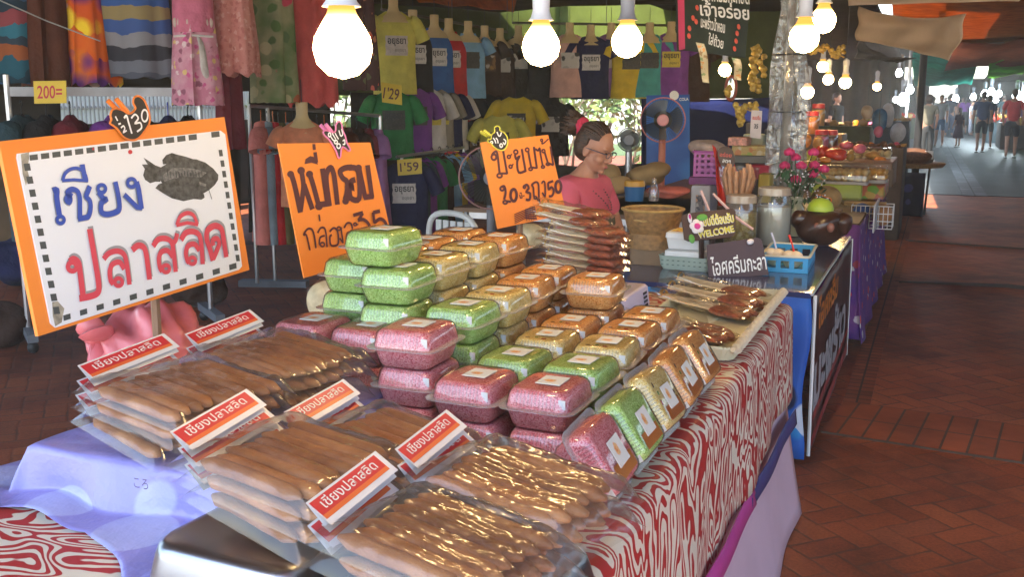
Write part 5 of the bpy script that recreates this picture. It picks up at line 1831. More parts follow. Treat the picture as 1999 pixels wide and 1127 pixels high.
# ================================================================== THE CLOTHES STALL
DRESS = [(0, .10, .035), (.05, .16, .06), (.12, .18, .08), (.30, .16, .08), (.38, .165, .09), (.7, .24, .11), (1, .30, .12)]
SKIRTY = [(0, .13, .05), (.1, .17, .08), (.4, .20, .10), (1, .27, .13)]
TUBED = [(0, .16, .05), (.1, .20, .07), (.3, .21, .08), (.7, .24, .09), (1, .26, .1)]
TEE = [(0, .075, .03), (.03, .15, .055), (.09, .215, .08), (.25, .215, .095), (.6, .205, .095), (1, .215, .095)]
TANK = [(0, .085, .03), (.06, .12, .06), (.2, .185, .085), (.3, .20, .095), (.6, .20, .095), (1, .21, .095)]
def interp(prof, t):
    for (a, w0, d0), (b_, w1, d1) in zip(prof, prof[1:]):
        if t <= b_:
            k = (t - a) / (b_ - a)
            k = k * k * (3 - 2 * k)
            return w0 + (w1 - w0) * k, d0 + (d1 - d0) * k
    return prof[-1][1], prof[-1][2]
def garment_mesh(H, prof, seed, rip=.012, nu=36, nv=18, sleeves=None, wide=1.0, hem=0.0, kf=(4, 7, 11)):
    rg = random.Random(seed)
    f = [rg.uniform(0, 6.3) for _ in range(6)]
    m = MB()
    def fn(u, v):
        a = 2 * PI * u
        hw, hd = interp(prof, v)
        r_ = rip * (v ** .8) * (math.sin(kf[0] * a + f[0] + v) + .6 * math.sin(kf[1] * a + f[1]) + .4 * math.sin(kf[2] * a + f[2] + 2 * v))
        z = -v * H
        if v > .97 and hem: z += hem * math.sin(9 * a + f[3]) * .5
        if v < .02: z += .02 * abs(math.cos(a)) ** 2
        return (hw * wide * math.cos(a) + r_ * .5, (hd + r_) * math.sin(a) * (1 + .15 * math.sin(3 * v + f[4])), z)
    m.grid(fn, nu, nv, True)
    if sleeves:
        for sg in (-1, 1):
            pts = [(sg * .16 * wide, 0, -.055), (sg * (.20 + .03 * sleeves) * wide, 0, -.085), (sg * (.22 + .16 * sleeves) * wide, 0, -.10 - .30 * sleeves)]
            m.tube(cat(pts, 3), [.055, .065, .075, .08, .083, .085, .087], 12, False, .75)
    return m
cm = {
    'brown': cloth('brown', (.085, .028, .014)), 'salmon': cloth('salmon', (.55, .17, .14)), 'red': cloth('red', (.50, .02, .025)), 'coral': cloth('coral', (.52, .08, .07)),
    'yellow': cloth('yellow', (.58, .52, .10)), 'gold': cloth('gold', (.62, .44, .02)), 'black': cloth('black', (.018, .015, .014)), 'navy': cloth('navy', (.020, .022, .075)),
    'blue': cloth('blue', (.03, .11, .34)), 'sky': cloth('sky', (.22, .42, .62)), 'darkbrown': cloth('darkbrown', (.045, .022, .014)), 'white': cloth('white', (.58, .54, .50)),
    'purple': cloth('purple', (.19, .05, .28)), 'violet': cloth('violet', (.30, .14, .32)), 'green': cloth('green', (.03, .20, .06)), 'teal': cloth('teal', (.06, .32, .30)),
    'grey': cloth('grey', (.26, .23, .18)), 'orange': cloth('orange', (.62, .20, .04)), 'pinkwhite': cloth('pinkwhite', (.62, .36, .30)), 'pink': cloth('pink', (.55, .16, .24)),
    'lace': cloth('lace', (.52, .42, .36)), 'olive': cloth('olive', (.12, .10, .035)), 'paleblue': cloth('paleblue', (.24, .32, .38)), 'darkteal': cloth('darkteal', (.03, .06, .07)), 'maroon': cloth('maroon', (.16, .02, .03)),
}
wire_m = plain('dark_wire', (.03, .03, .03), .5, .1, metal=.3)
chrome = plain('rail_steel', (.50, .51, .53), .3, .1, metal=.85)
def hanger(parent, zt, w_=.17, mat=None, hook=.10):
    m = MB()
    m.tube(cat([(-w_, 0, zt - .07), (-.04, 0, zt - .005), (0, 0, zt + .02), (.04, 0, zt - .005), (w_, 0, zt - .07)], 3), .006, 6)
    m.tube([(-w_, 0, zt - .07), (w_, 0, zt - .07)], .005, 6)
    m.tube(cat([(0, 0, zt + .02), (0, 0, zt + hook * .6), (.018, 0, zt + hook * .8), (0, 0, zt + hook), (-.018, 0, zt + hook * .85)], 4), .004, 6)
    return m.build('hanger', mat or wire_m, parent)
# --- dresses on the left rail; rail itself
teal_st = stripes('striped_cotton', [(.02, .05, .07), (.02, .10, .14), (.30, .09, .03), (.03, .05, .07), (.03, .16, .22), (.26, .06, .07), (.02, .04, .06), (.04, .10, .20)], 1.7, 'Z', .3)
fire = spots('fire_print', (.60, .09, .01), [(.85, .60, .03), (.10, .02, .16), (.70, .62, .55), (.65, .12, .01), (.14, .02, .14)], 7.0, .45, .9, .25, (.65, .18, .01))
croch = stripes('crochet_bands', [(.05, .10, .28), (.28, .22, .10), (.04, .10, .30), (.05, .06, .11), (.26, .24, .20), (.09, .10, .13), (.16, .17, .20), (.04, .04, .05), (.24, .24, .26)], 1.35, 'Z', .10)
pinkfl = spots('pink_floral', (.55, .20, .28), [(.70, .50, .20), (.72, .55, .55), (.55, .10, .25), (.30, .10, .15), (.65, .30, .38)], 22.0, .33, .9, .08, (.62, .32, .38))
greenfl = spots('green_floral', (.30, .30, .16), [(.55, .06, .10), (.10, .18, .05), (.40, .10, .03), (.45, .40, .22), (.10, .16, .06)], 9.0, .36, .9, .06, (.14, .20, .07))
darkfl = spots('dark_floral', (.06, .02, .02), [(.6, .12, .08), (.5, .2, .1), (.1, .1, .04)], 12.0, .3)
lace_m = spots('salmon_lace', (.56, .22, .19), [(.66, .36, .31), (.48, .17, .15)], 30.0, .35, .9, .1, (.60, .27, .23))
def dress(label, x, ybot, d, H, prof, mat, seed, wide=1.0, rip=.015, extra=None, hem=.01, name='dress', sleeves=None):
    b_ = D(x, ybot, d)
    root = thing(name, label, 'dress', (b_.x, b_.y, b_.z + H), face_cam(b_) + rnd.uniform(-.15, .15))
    garment_mesh(H, prof, seed, rip, 44, 22, sleeves, wide, hem, (5, 9, 14)).build('body', mat, root, sharp=80)
    hanger(root, .0, .13)
    if extra: extra(root, H)
    return root
dress('striped teal and rust dress at the far left edge', 18, 163, 6.2, 1.25, TUBED, teal_st, 1, .95)
def brown_x(root, H):
    m = MB()
    for k in range(4): m.ell((-.12 + .08 * k, -.085, -H + .98), (.028, .008, .028), 10, 5)
    m.build('shell_trim', cm['lace'], root)
dress('plain brown pleated dress on the left rail', 104, 168, 6.3, 1.2, SKIRTY, cm['brown'], 2, .60, .02, None)
dress('tie-dyed red, yellow and purple dress on the left rail', 184, 166, 6.35, 1.2, SKIRTY, fire, 3, .58, .02, None, .03)
dress('blue and grey crochet top with banded pattern', 268, 152, 6.4, 1.05, TUBED, croch, 4, .92, .015, None, .02)
def bow(root, H):
    m = MB()
    m.tube(cat([(.03, -.11, -H + .42), (.05, -.13, -H + .36), (.06, -.13, -H + .22), (.075, -.12, -H + .17)], 3), [.012, .016, .02, .022, .026, .028, .03, .026, .02, .01], 8, True, .4)
    m.tube([(-.118, -.085, -H + .425), (0, -.125, -H + .43), (.118, -.085, -H + .425)], .008, 6)
    m.build('white_ribbon', cm['white'], root)
    m = MB()
    for k in range(9):
        x = -.108 + .027 * k
        m.ell((x, -.070 - .048 * (1 - (x / .12) ** 2), -H + .51), (.014, .008, .030), 8, 5)
    m.build('crochet_flowers', cm['lace'], root)
pk2 = stripes('pink_dress_bands', [(.60, .12, .24), (.60, .12, .24)], 1.0)
r_ = dress('pink crochet dress with white ribbon and floral skirt', 388, 205, 6.5, 1.25, SKIRTY, pinkfl, 5, .60, .015, bow)
m = garment_mesh(.80, [(0, .13, .05), (.1, .17, .08), (.5, .195, .102), (1, .215, .118)], 5, .006, 36, 10, None, .61)
m.build('crochet_bodice', cm['pink'], r_)
dress('salmon lace dress with fringed hem on the left rail', 458, 146, 6.7, 1.2, SKIRTY, lace_m, 6, .60, .02, None, .035)
dress('long green dress with red flower print', 538, 200, 7.4, 1.5, TUBED, greenfl, 7, .66, .02)
dress('long coral red dress beside the large bulb', 612, 205, 7.6, 1.5, SKIRTY, cm['coral'], 8, .68, .02, None, .05)
dress('dark dress with orange flowers behind the large bulb', 706, 176, 8.2, 1.3, SKIRTY, darkfl, 9, .55, .02)
dress('long dark maroon garment hanging behind the white rail end', 452, 290, 7.2, 1.15, TUBED, cm['maroon'], 10, .40, .02)
# garment rack on the left, white rail
ra, rb = D(14, 176, 5.95), D(388, 182, 6.5)
root = thing('garment_rack', 'silver garment rack with a white price rail at far left', 'clothes rack', (0, 0, 0))
dv = (rb - ra).normalized()
for p in (ra, rb):
    m = MB()
    m.tube([(p.x, p.y, .10), (p.x, p.y, p.z + .09)], .017, 8)
    m.build('upright', chrome, root)
m = MB()
ang = math.atan2(dv.y, dv.x)
mid = (ra + rb) / 2
m.box((mid.x, mid.y, mid.z), ((rb - ra).length, .022, .055), ang)
m.build('price_rail', plain('rail_white', (.50, .52, .54), .4, .15), root, smooth=False)
for p in (ra, rb):
    m = MB()
    m.box((p.x, p.y, .10), (.06, .5, .05), ang)
    m.build('foot', plain('foot_grey', (.14, .15, .17), .5, .2), root, smooth=False)
for p in (ra, rb):
    for sg in (-1, 1):
        c_ = (p.x - math.sin(ang) * .2 * sg, p.y + math.cos(ang) * .2 * sg, .038)
        wh = MB()
        wh.ell(c_, (.035, .035, .037), 10, 6)
        wh.build('castor', wire_m, root)
def rail_garment(label, p, mat, H, seed, rz, prof=TEE, sl=.5, hmat=None, wide=.95, name='shirt_on_hanger', cat_='shirt'):
    root = thing(name, label, cat_, p, rz)
    garment_mesh(H, prof, seed, .012, 30, 12, sl, wide).build('body', mat, root, sharp=80)
    hanger(root, .0, .15, hmat)
    return root
hb = plain('blue_hanger', (.12, .14, .50), .4)
for i, (t_, mt, lab, hm) in enumerate(((.06, 'darkteal', 'dark teal top on the white rail, leftmost', None), (.18, 'black', 'black top on the white rail, second from left', None), (.30, 'maroon', 'dark maroon top on the white rail', None),
                                       (.52, 'purple', 'purple top on the white rail behind the rooster tag', None), (.66, 'darkbrown', 'dark brown top on the white rail behind the fish sign', None), (.82, 'navy', 'navy top on a blue hanger, white rail', hb), (.93, 'black', 'black top at the right end of the white rail', None))):
    q = ra.lerp(rb, t_)
    rail_garment(lab, (q.x, q.y, q.z - .16), cm[mt], .72, 30 + i, ang + R(62 + 6 * (i % 3)), hmat=hm)
def yellow_card(label, x0, y0, x1, y1, d, body, tilt=.0, ink=None):
    s = Sign((x0, y0), (x1, y0 + tilt), (x0 + (y1 - y0) * .05, y1), d, d, d, 'price_card', label, 'price card', 'yellow handwritten price cards')
    m = MB()
    pts = [s.px(x0, y0), s.px(x1, y0 + tilt), s.px(x1 + 1, y1 + tilt), s.px(x0 + 2, y1)]
    m.prism(pts[::-1], -.003, 0)
    m.build('card', plain('yellow_card', (.66, .46, .03), .5, .06), s.root, smooth=False)
    m = MB()
    px_text(s, m, body, x0 + (x1 - x0) * .12, (y0 + y1) / 2 + tilt * .15, x1 - (x1 - x0) * .12, (y0 + y1) / 2 + tilt * .85, .001, (y1 - y0) * .58, .012)
    m.build('lettering', ink or ink_brown, s.root, smooth=False)
yellow_card('yellow card reading 200 clipped to the white rail', 65, 158, 129, 202, 5.85, '200=', -1, plain('red_ink', (.5, .02, .04), .5))
yellow_card('yellow card reading 129 above the green T-shirt', 744, 160, 784, 199, 8.6, "1'29", 6)
yellow_card('yellow card reading 159 on the navy T-shirt', 775, 312, 823, 343, 8.6, "1'59", -4)
# second rack with pink and grey clothes
qa, qb = D(486, 206, 7.7), D(742, 226, 8.5)
root = thing('garment_rack', 'chrome garment rack of pink and grey tops behind the noodles sign', 'clothes rack', (0, 0, 0))
m = MB()
m.tube([tuple(qa), tuple(qb)], .014, 8)
m.build('rail', chrome, root)
for p in (qa, qa.lerp(qb, .13), qb):
    m = MB()
    m.tube([(p.x, p.y, .08), (p.x, p.y, p.z)], .015, 8)
    m.build('upright', chrome, root)
ang2 = math.atan2((qb - qa).y, (qb - qa).x)
for md in (qa.lerp(qb, .12), qb):
    m = MB()
    m.box((md.x, md.y, .06), (.55, .10, .05), R(18))
    m.build('foot', MATS['foot_grey'], root, smooth=False)
oh = plain('orange_hanger', (.60, .14, .02), .4)
for i, (x, mt, lab, hm) in enumerate(((506, 'salmon', 'salmon top at the left end of the pink rack', oh), (517, 'paleblue', 'pale grey-blue top beside the salmon one', None), (528, 'red', 'red top third on the pink rack', oh), (538, 'olive', 'olive top between the red and pale blue tops', None),
                                      (552, 'paleblue', 'pale blue top on the pink rack', oh), (566, 'pink', 'bright pink top on the pink rack', None), (580, 'lace', 'cream lace top on the pink rack', None), (612, 'grey', 'grey top right of the orange bust', None), (626, 'coral', 'coral top right of the orange bust', oh),
                                      (644, 'olive', 'olive green top behind the butterfly tag', None), (668, 'brown', 'brown top behind the butterfly tag', oh), (692, 'darkbrown', 'dark brown top at the right part of the pink rack', None), (715, 'maroon', 'maroon top near the right end of the pink rack', None), (735, 'violet', 'violet top at the right end of the pink rack', None))):
    t_ = (x - 486) / (742 - 486)
    q = qa.lerp(qb, t_)
    rail_garment(lab, (q.x, q.y, q.z - .13), cm[mt], .92, 60 + i, ang2 + R(58 + 5 * (i % 4)), TUBED, .35, hm, .85)
# --- mannequin busts and T-shirts
cream_m = plain('mannequin_cream', (.62, .46, .22), .45, .06)
def bust_mesh():
    m = MB()
    m.lathe([(.001, .135), (.042, .135), (.045, .12), (.043, .05), (.05, .02), (.075, -.01), (.12, -.04), (.15, -.09)], 18, (0, 0, 0), False, 1, .62)
    return m
_bust = None
def bust(label, p, rz):
    global _bust
    if _bust is None:
        root = thing('mannequin_bust', label, 'mannequin', p, rz, 'hanging cream mannequin busts')
        bust_mesh().build('neck', cream_m, root, sharp=70)
        m = MB()
        m.tube([(0, 0, .135), (0, 0, .30)], .003, 5)
        m.build('hook', wire_m, root)
        _bust = root
        return root
    return dup(_bust, label, p, (0, 0, rz))
pr_m = plain('shirt_print', (.50, .44, .40), .8, .15, 30)
pr_w = plain('white_shirt_print', (.62, .58, .55), .8, .1, 30)
pr_y = plain('yellow_shirt_print', (.58, .46, .06), .8, .1, 30)
pr_k = plain('dark_shirt_print', (.06, .06, .05), .8, .3, 40)
pr_photo = spots('photo_shirt_print', (.10, .06, .03), [(.35, .20, .06), (.5, .45, .4), (.05, .04, .03), (.25, .14, .05)], 16, .45, .8, .2)
pr_bw = spots('figure_shirt_print', (.55, .52, .48), [(.05, .05, .05), (.4, .38, .35), (.6, .58, .55)], 14, .4, .8, .1)
ink_d = plain('print_black_ink', (.03, .03, .035), .7)
def tee(label, x, ytop, d, mat, H=.66, prof=TEE, sl=.45, prt=None, text=None, seed=0, busted=False, bl='', rz=None, ink=None, wide=1.0, pz=.40, pw=.20, ph=.17, turn=0.0):
    p = D(x, ytop, d)
    rz = (face_cam(p) if rz is None else rz) + turn
    root = thing('t_shirt', label, 'T-shirt', p, rz)
    garment_mesh(H, prof, seed, .006, 32, 14, sl, wide, .004).build('body', mat, root, sharp=80)
    if prt is not None:
        def fnp(u, v, off=.005):
            xx = -pw / 2 + pw * u
            zz = -H * pz + ph / 2 - ph * v
            hw, hd = interp(prof, -zz / H)
            return (xx + .004 * math.sin(v * 23) * (abs(u - .5) > .45), -(hd + off + .010) * math.sqrt(max(.05, 1 - (xx / (hw * wide)) ** 2)), zz)
        m = MB()
        m.grid(fnp, 10, 6)
        po = m.build('print', prt, root)
        if text:
            m = MB()
            put_text(m, text, (0, .028), pw * .82, ph * .40, 0, .02, fn=lambda a, b_, c: fnp((a + pw / 2) / pw, (ph / 2 - b_) / ph, .008))
            put_text(m, text, (.03, -.045), pw * .5, ph * .18, 0, .0, fn=lambda a, b_, c: fnp((a + pw / 2) / pw, (ph / 2 - b_) / ph, .008))
            m.build('lettering', ink or ink_d, po, smooth=False)
    if busted: bust(bl, (p.x, p.y, p.z + .01), rz)
    return root
AY = 'อยุธยา'
ROW = [('yellow', 768, 26, 8.9, 'pale yellow T-shirt on a bust, nearest in the upper row', pr_m, AY, TEE, .45), ('black', 806, 50, 9.4, 'black tank top with a white print on a bust, upper row', pr_w, AY, TANK, None), ('blue', 848, 58, 9.9, 'blue V-neck shirt with a white print, upper row', pr_w, AY, TANK, None),
       ('red', 876, 64, 10.3, 'red V-neck shirt with a white print, upper row', pr_w, AY, TANK, None), ('sky', 914, 68, 10.7, 'light blue V-neck shirt with a dark print, upper row', pr_k, None, TANK, .3), ('darkbrown', 946, 76, 11.1, 'dark brown shirt with a photo print, upper row', pr_photo, None, TANK, .3), ('darkbrown', 976, 80, 11.5, 'dark shirt with black and white figures, upper row', pr_bw, None, TANK, .3),
       ('black', 1012, 74, 11.6, 'black shirt left of the second light bulb', pr_bw, None, TANK, .3), ('black', 1062, 72, 11.5, 'black shirt behind the second light bulb', pr_k, None, TEE, .4)]
for i, (mt, x, y, d, lab, pt, tx, prof, sl) in enumerate(ROW):
    tee(lab, x, y, d, cm[mt], .66 if i else .70, prof, sl, pt, tx, 100 + i, True, 'cream bust wearing the ' + lab.split(' on a')[0].split(' with')[0].split(' left')[0].split(' behind')[0].replace(', upper row', '') + (' with figures' if i == 6 else '') + (' left of the bulb' if i == 7 else ' behind the bulb' if i == 8 else ''), turn=R(14), wide=.92)
ROW2 = [('pinkwhite', 1112, 70, 11.2, 'pale pink shirt with a grey figure print, far row', pr_bw, None), ('navy', 1153, 74, 11.2, 'navy V-neck shirt with a white print, far row', pr_w, AY), ('violet', 1193, 70, 11.3, 'mauve shirt behind the third light bulb', pr_m, None), ('gold', 1232, 72, 11.2, 'golden yellow shirt under the third light bulb', pr_k, AY), ('teal', 1268, 70, 11.2, 'teal shirt with a dark print, far row', pr_k, AY), ('purple', 1310, 68, 11.2, 'purple shirt with a yellow print, far row', pr_y, AY), ('darkbrown', 1352, 80, 11.3, 'dark brown shirt at the right end of the far row', None, None)]
for i, (mt, x, y, d, lab, pt, tx) in enumerate(ROW2):
    tee(lab, x, y, d, cm[mt], .67, TEE, .35, pt, tx, 130 + i, True, 'cream bust wearing the ' + lab.split(' shirt')[0] + ' shirt, far row', turn=R(6))
ROW3 = [('green', 765, 182, 8.9, 'green T-shirt with a dark print under the yellow one', pr_k, AY), ('purple', 806, 176, 9.3, 'purple T-shirt with a dark print, lower row', pr_k, None), ('white', 834, 178, 9.6, 'white T-shirt with a small yellow print, lower row', pr_y, None), ('grey', 850, 178, 9.8, 'grey-brown T-shirt, lower row', pr_y, None), ('navy', 868, 180, 10.1, 'navy T-shirt at the right end of the lower row', None, None), ('white', 880, 182, 10.4, 'white T-shirt half hidden behind the navy one', None, None)]
for i, (mt, x, y, d, lab, pt, tx) in enumerate(ROW3):
    tee(lab, x, y, d, cm[mt], .58, TEE, .5, pt, tx, 150 + i, turn=R(24 if i else 8), wide=.9)
ROW4 = [('black', 900, 186, 11.0, 'black T-shirt with a pale print, left in the dark block', pr_k), ('black', 940, 186, 11.1, 'black T-shirt with a mountain print in the dark block', pr_photo), ('black', 1045, 186, 11.4, 'black T-shirt with grey prints below the second bulb', pr_photo), ('black', 1075, 200, 11.4, 'black T-shirt beside the garden opening', pr_bw), ('red', 905, 236, 10.9, 'red T-shirt with a round print in the dark block', pr_y), ('black', 935, 238, 10.8, 'black T-shirt between the red and yellow ones', pr_photo),
        ('yellow', 975, 228, 10.5, 'bright yellow T-shirt behind the bear-eared tag', pr_k), ('gold', 1008, 192, 10.8, 'taller yellow T-shirt with a dark square print', pr_k)]
for i, (mt, x, y, d, lab, pt) in enumerate(ROW4):
    tee(lab, x, y, d, cm[mt], .60, TEE, .5, pt, 'ไทย' if pt in (pr_k, pr_photo) and i > 3 else None, 170 + i, rz=None, ink=pr_w)
# third rack, below
ta, tb = D(775, 306, 8.6), D(905, 288, 10.2)
root = thing('garment_rack', 'low garment rack of dark T-shirts left of the cage fan', 'clothes rack', (0, 0, 0))
m = MB()
m.tube([tuple(ta), tuple(tb)], .014, 8)
m.build('rail', chrome, root)
for p in (ta.lerp(tb, .06), tb):
    m = MB()
    m.tube([(p.x, p.y, 0), (p.x, p.y, p.z)], .014, 8)
    m.build('upright', chrome, root)
tee('navy T-shirt carrying the 159 card on the low rack', 788, 322, 8.75, cm['navy'], .66, TEE, .5, pr_w, AY, 190, pz=.36)
ang3 = math.atan2((tb - ta).y, (tb - ta).x)
for i, (t_, mt, lab) in enumerate(((.22, 'darkteal', 'dark teal T-shirt behind the 159 one'), (.34, 'purple', 'purple T-shirt on the low rack'), (.48, 'green', 'green T-shirt on the low rack'), (.60, 'darkbrown', 'dark brown T-shirt on the low rack'), (.72, 'sky', 'pale blue T-shirt on the low rack'), (.82, 'gold', 'yellow T-shirt on the low rack'), (.93, 'purple', 'violet-purple T-shirt at the far end of the low rack'))):
    q = ta.lerp(tb, t_)
    rail_garment(lab, (q.x, q.y, q.z - .06), cm[mt], .70, 200 + i, ang3 + R(-22 + 6 * (i % 2)), TEE, .5, None, .9)
# orange bust in front of the pink rack
p = D(590, 238, 7.5)
bust('large cream bust wearing an orange blouse before the pink rack', (p.x, p.y, p.z + .01), face_cam(p))
tee('orange blouse on the large bust before the pink rack', 590, 240, 7.5, plain('orange_blouse', (.60, .20, .09), .8, .25, 14), .62, TEE, .25, None, None, 222, wide=.82)
# grid panel behind the dresses
root = thing('grid_panel', 'black wire grid the left dresses hang from', 'wire grid', (0, 0, 0))
ga, gb = D(-30, 60, 6.75), D(480, 60, 7.3)
m = MB()
for k in range(46):
    q = ga.lerp(gb, k / 45)
    m.tube([(q.x, q.y, 1.72), (q.x, q.y, 2.7)], .0028, 4)
for k in range(16):
    z = 1.75 + .06 * k
    m.tube([(ga.x, ga.y, z), (gb.x, gb.y, z)], .0028, 4)
m.build('wires', wire_m, root)
for i, (a, b_, lab) in enumerate(((D(745, 18, 9.3), D(990, 62, 11.9), 'long dark rail carrying the upper row of T-shirts'), (D(1000, 44, 11.6), D(1370, 50, 11.4), 'long dark rail carrying the far row of T-shirts'), (D(480, -60, 7.6), D(740, -60, 8.4), 'dark rail carrying the floral and coral dresses'))):
    m = MB()
    m.tube([tuple(a), tuple(b_)], .014, 8)
    for q in (a, a.lerp(b_, .5), b_): m.tube([tuple(q), (q.x, q.y, 2.72)], .004, 5)
    tag(m.build('hanging_rail', plain('rail_dark', (.12, .10, .08), .5, .2, metal=.3)), lab, 'rail')
# a thin line across the top left
m = MB()
m.tube([D(-5, -2, 5.6), D(90, 40, 5.8), D(196, 80, 6.0)], .004, 5)
tag(m.build('cord', plain('grey_cord', (.35, .36, .34), .7)), 'thin grey cord slanting across the left dresses', 'cord')
# ================================================================== LIGHT BULBS
sock_m = plain('socket_white', (.62, .63, .65), .35, .05)
sock_g = plain('socket_grey', (.20, .21, .24), .4, .1)
def mat_bulb(name, c, c2, st):
    t = NT(name)
    sep = t.n('SeparateXYZ')
    t.l(t.coord(), sep.inputs[0])
    k = t.math('SUBTRACT', 1.0, t.math('MULTIPLY_ADD', sep.outputs[2], 34.0, -0.95))      # emission tinted orange towards the neck, standing in for the yellow halo
    k = t.math('MINIMUM', t.math('MAXIMUM', k, 0.0), 1.0)
    e = t.n('Emission')
    t.l(t.mixc(k, c2, c), e.inputs[0])
    t.l(t.math('MULTIPLY_ADD', t.math('POWER', k, 3.0), st, 0.35), e.inputs[1])
    return t.done(e)
BULB_W = mat_bulb('warm_bulb', (1.0, 0.66, 0.28), (1.0, 0.42, 0.07), 23.0)
BULB_C = emitter('cool_bulb', (0.75, 0.90, 1.0), 60.0)
def bulb(label, x, y, d, r, mat, sock, lx=0.0, roof=2.7, group='bare light bulbs hanging along the stalls', tilt=(0, 0)):
    p = D(x, y, d)
    root = thing('light_bulb', label, 'light bulb', p, 0, group)
    root.rotation_euler = (tilt[0], tilt[1], 0)
    m = MB()
    m.lathe([(.001, -r), (r * .5, -r * .87), (r * .87, -r * .5), (r, 0), (r * .93, r * .38), (r * .70, r * .80), (r * .50, r * 1.15), (r * .42, r * 1.45)], 24)
    m.build('globe', mat, root, sharp=80)
    m = MB()
    k = r / .045
    m.lathe([(.030 * k, .062 * k), (.024 * k, .070 * k), (.020 * k, .085 * k), (.021 * k, .125 * k), (.024 * k, .128 * k), (.024 * k, .165 * k), (.012 * k, .175 * k), (.005, .18 * k)], 18)
    m.build('socket', sock, root)
    m = MB()
    top = max(.3, roof - p.z)
    m.tube([(0, 0, .17 * k), (0, 0, top)], .0035, 6)
    m.build('cable', wire_m, root)
    return root
bulb('largest glowing bulb, hanging above the orange noodles sign', 669, 95, 1.45, .0425, BULB_W, sock_m)
bulb('glowing bulb in a white socket above the berries sign', 1056, 92, 2.35, .044, BULB_W, sock_m)
bulb('glowing bulb in a dark socket above the seller', 1224, 82, 3.0, .046, BULB_W, sock_g)
bulb('glowing bulb left of the wrapped column top', 1570, 74, 4.1, .060, BULB_W, sock_m)
bulb('glowing bulb right of the wrapped column top', 1607, 40, 4.5, .055, BULB_W, sock_m)
for i, (x, y, d, r, lab) in enumerate(((1415, 137, 7.4, .045, 'small glowing bulb under the menu board'), (1606, 130, 9.5, .05, 'small bulb beside the hanging ornaments, upper left'), (1617, 155, 9.8, .05, 'small bulb beside the hanging ornaments, lower'), (1650, 161, 10.2, .06, 'small bulb right of the hanging ornaments'), (1576, 180, 8.6, .055, 'small bulb beside the wrapped column above the candies'), (1712, 169, 14.0, .055, 'small warm bulb hanging far behind the candy stall'))):
    bulb(lab, x, y, d, r, BULB_W, sock_m)
for i, (x, y, d, r, lab) in enumerate(((1755, 143, 19, .06, 'small white bulb high beside the far pole'), (1776, 176, 22, .08, 'white bulb beside the far pole'), (1763, 196, 21, .11, 'bright white bulb left of the far pole, lowest'), (1748, 195, 24, .06, 'small white bulb left of the brightest far one'),
                                       (1922, 184, 34, .11, 'white bulb above the dark blue shirt'), (1935, 182, 35, .13, 'white bulb next to the one above the dark blue shirt'), (1950, 184, 36, .10, 'white bulb right above the walking couple'), (1985, 187, 33, .13, 'white bulb behind the red shirt man, left'), (1998, 193, 33, .15, 'white bulb at the right picture edge'), (1900, 190, 38, .10, 'small white bulb above the far crowd'), (1866, 193, 42, .12, 'small white bulb at the far end of the aisle'), (1944, 196, 40, .09, 'small lower white bulb over the right stalls'))):
    bulb(lab, x, y, d, r, BULB_C, sock_g, roof=2.35)

# ================================================================== FURNITURE BEHIND THE SNACK TABLE
pinkp = plain('pink_plastic', (.56, .04, .09), .3, .08)
root = thing('plastic_table', 'red pink plastic table behind the noodle boxes', 'table', (-2.05, 4.15, 0), R(14))
m = MB()
m.loft([[(p[0], p[1], z) for p in rrect(.98 + e, .86 + e, .06)] for z, e in ((.555, -.01), (.56, 0), (.665, 0), (.672, -.012))])
m.build('tabletop', pinkp, root, sharp=50)
for a in (-1, 1):
    for b_ in (-1, 1):
        m = MB()
        m.tube([(a * .42, b_ * .36, 0), (a * .40, b_ * .34, .56)], .03, 8)
        m.build('leg', pinkp, root)
chair_m = plain('white_plastic', (.60, .62, .60), .4, .06)
p = D(938, 420, 6.0)
root = thing('plastic_chair', 'white plastic chair behind the pink table', 'chair', (p.x, p.y, 0), R(160))
m = MB()
m.loft([[(q[0], q[1], z) for q in rrect(.42, .42, .08)] for z in (.42, .44)])
m.build('seat', chair_m, root)
m = MB()
out = cat([(-.20, 0, .44), (-.21, 0, .70), (-.13, 0, .84), (.13, 0, .84), (.21, 0, .70), (.20, 0, .44)], 5)
m.tube([(q.x, .20 + .10 * (q.z - .44), q.z) for q in out], .018, 8)
for k in range(5):
    m.box((-.12 + .06 * k, .225, .63), (.042, .012, .36))
m.build('backrest', chair_m, root)
for a in (-1, 1):
    for b_ in (-1, 1):
        m = MB()
        m.tube([(a * .20, b_ * .2, 0), (a * .18, b_ * .18, .43)], .02, 6)
        m.build('leg', chair_m, root)
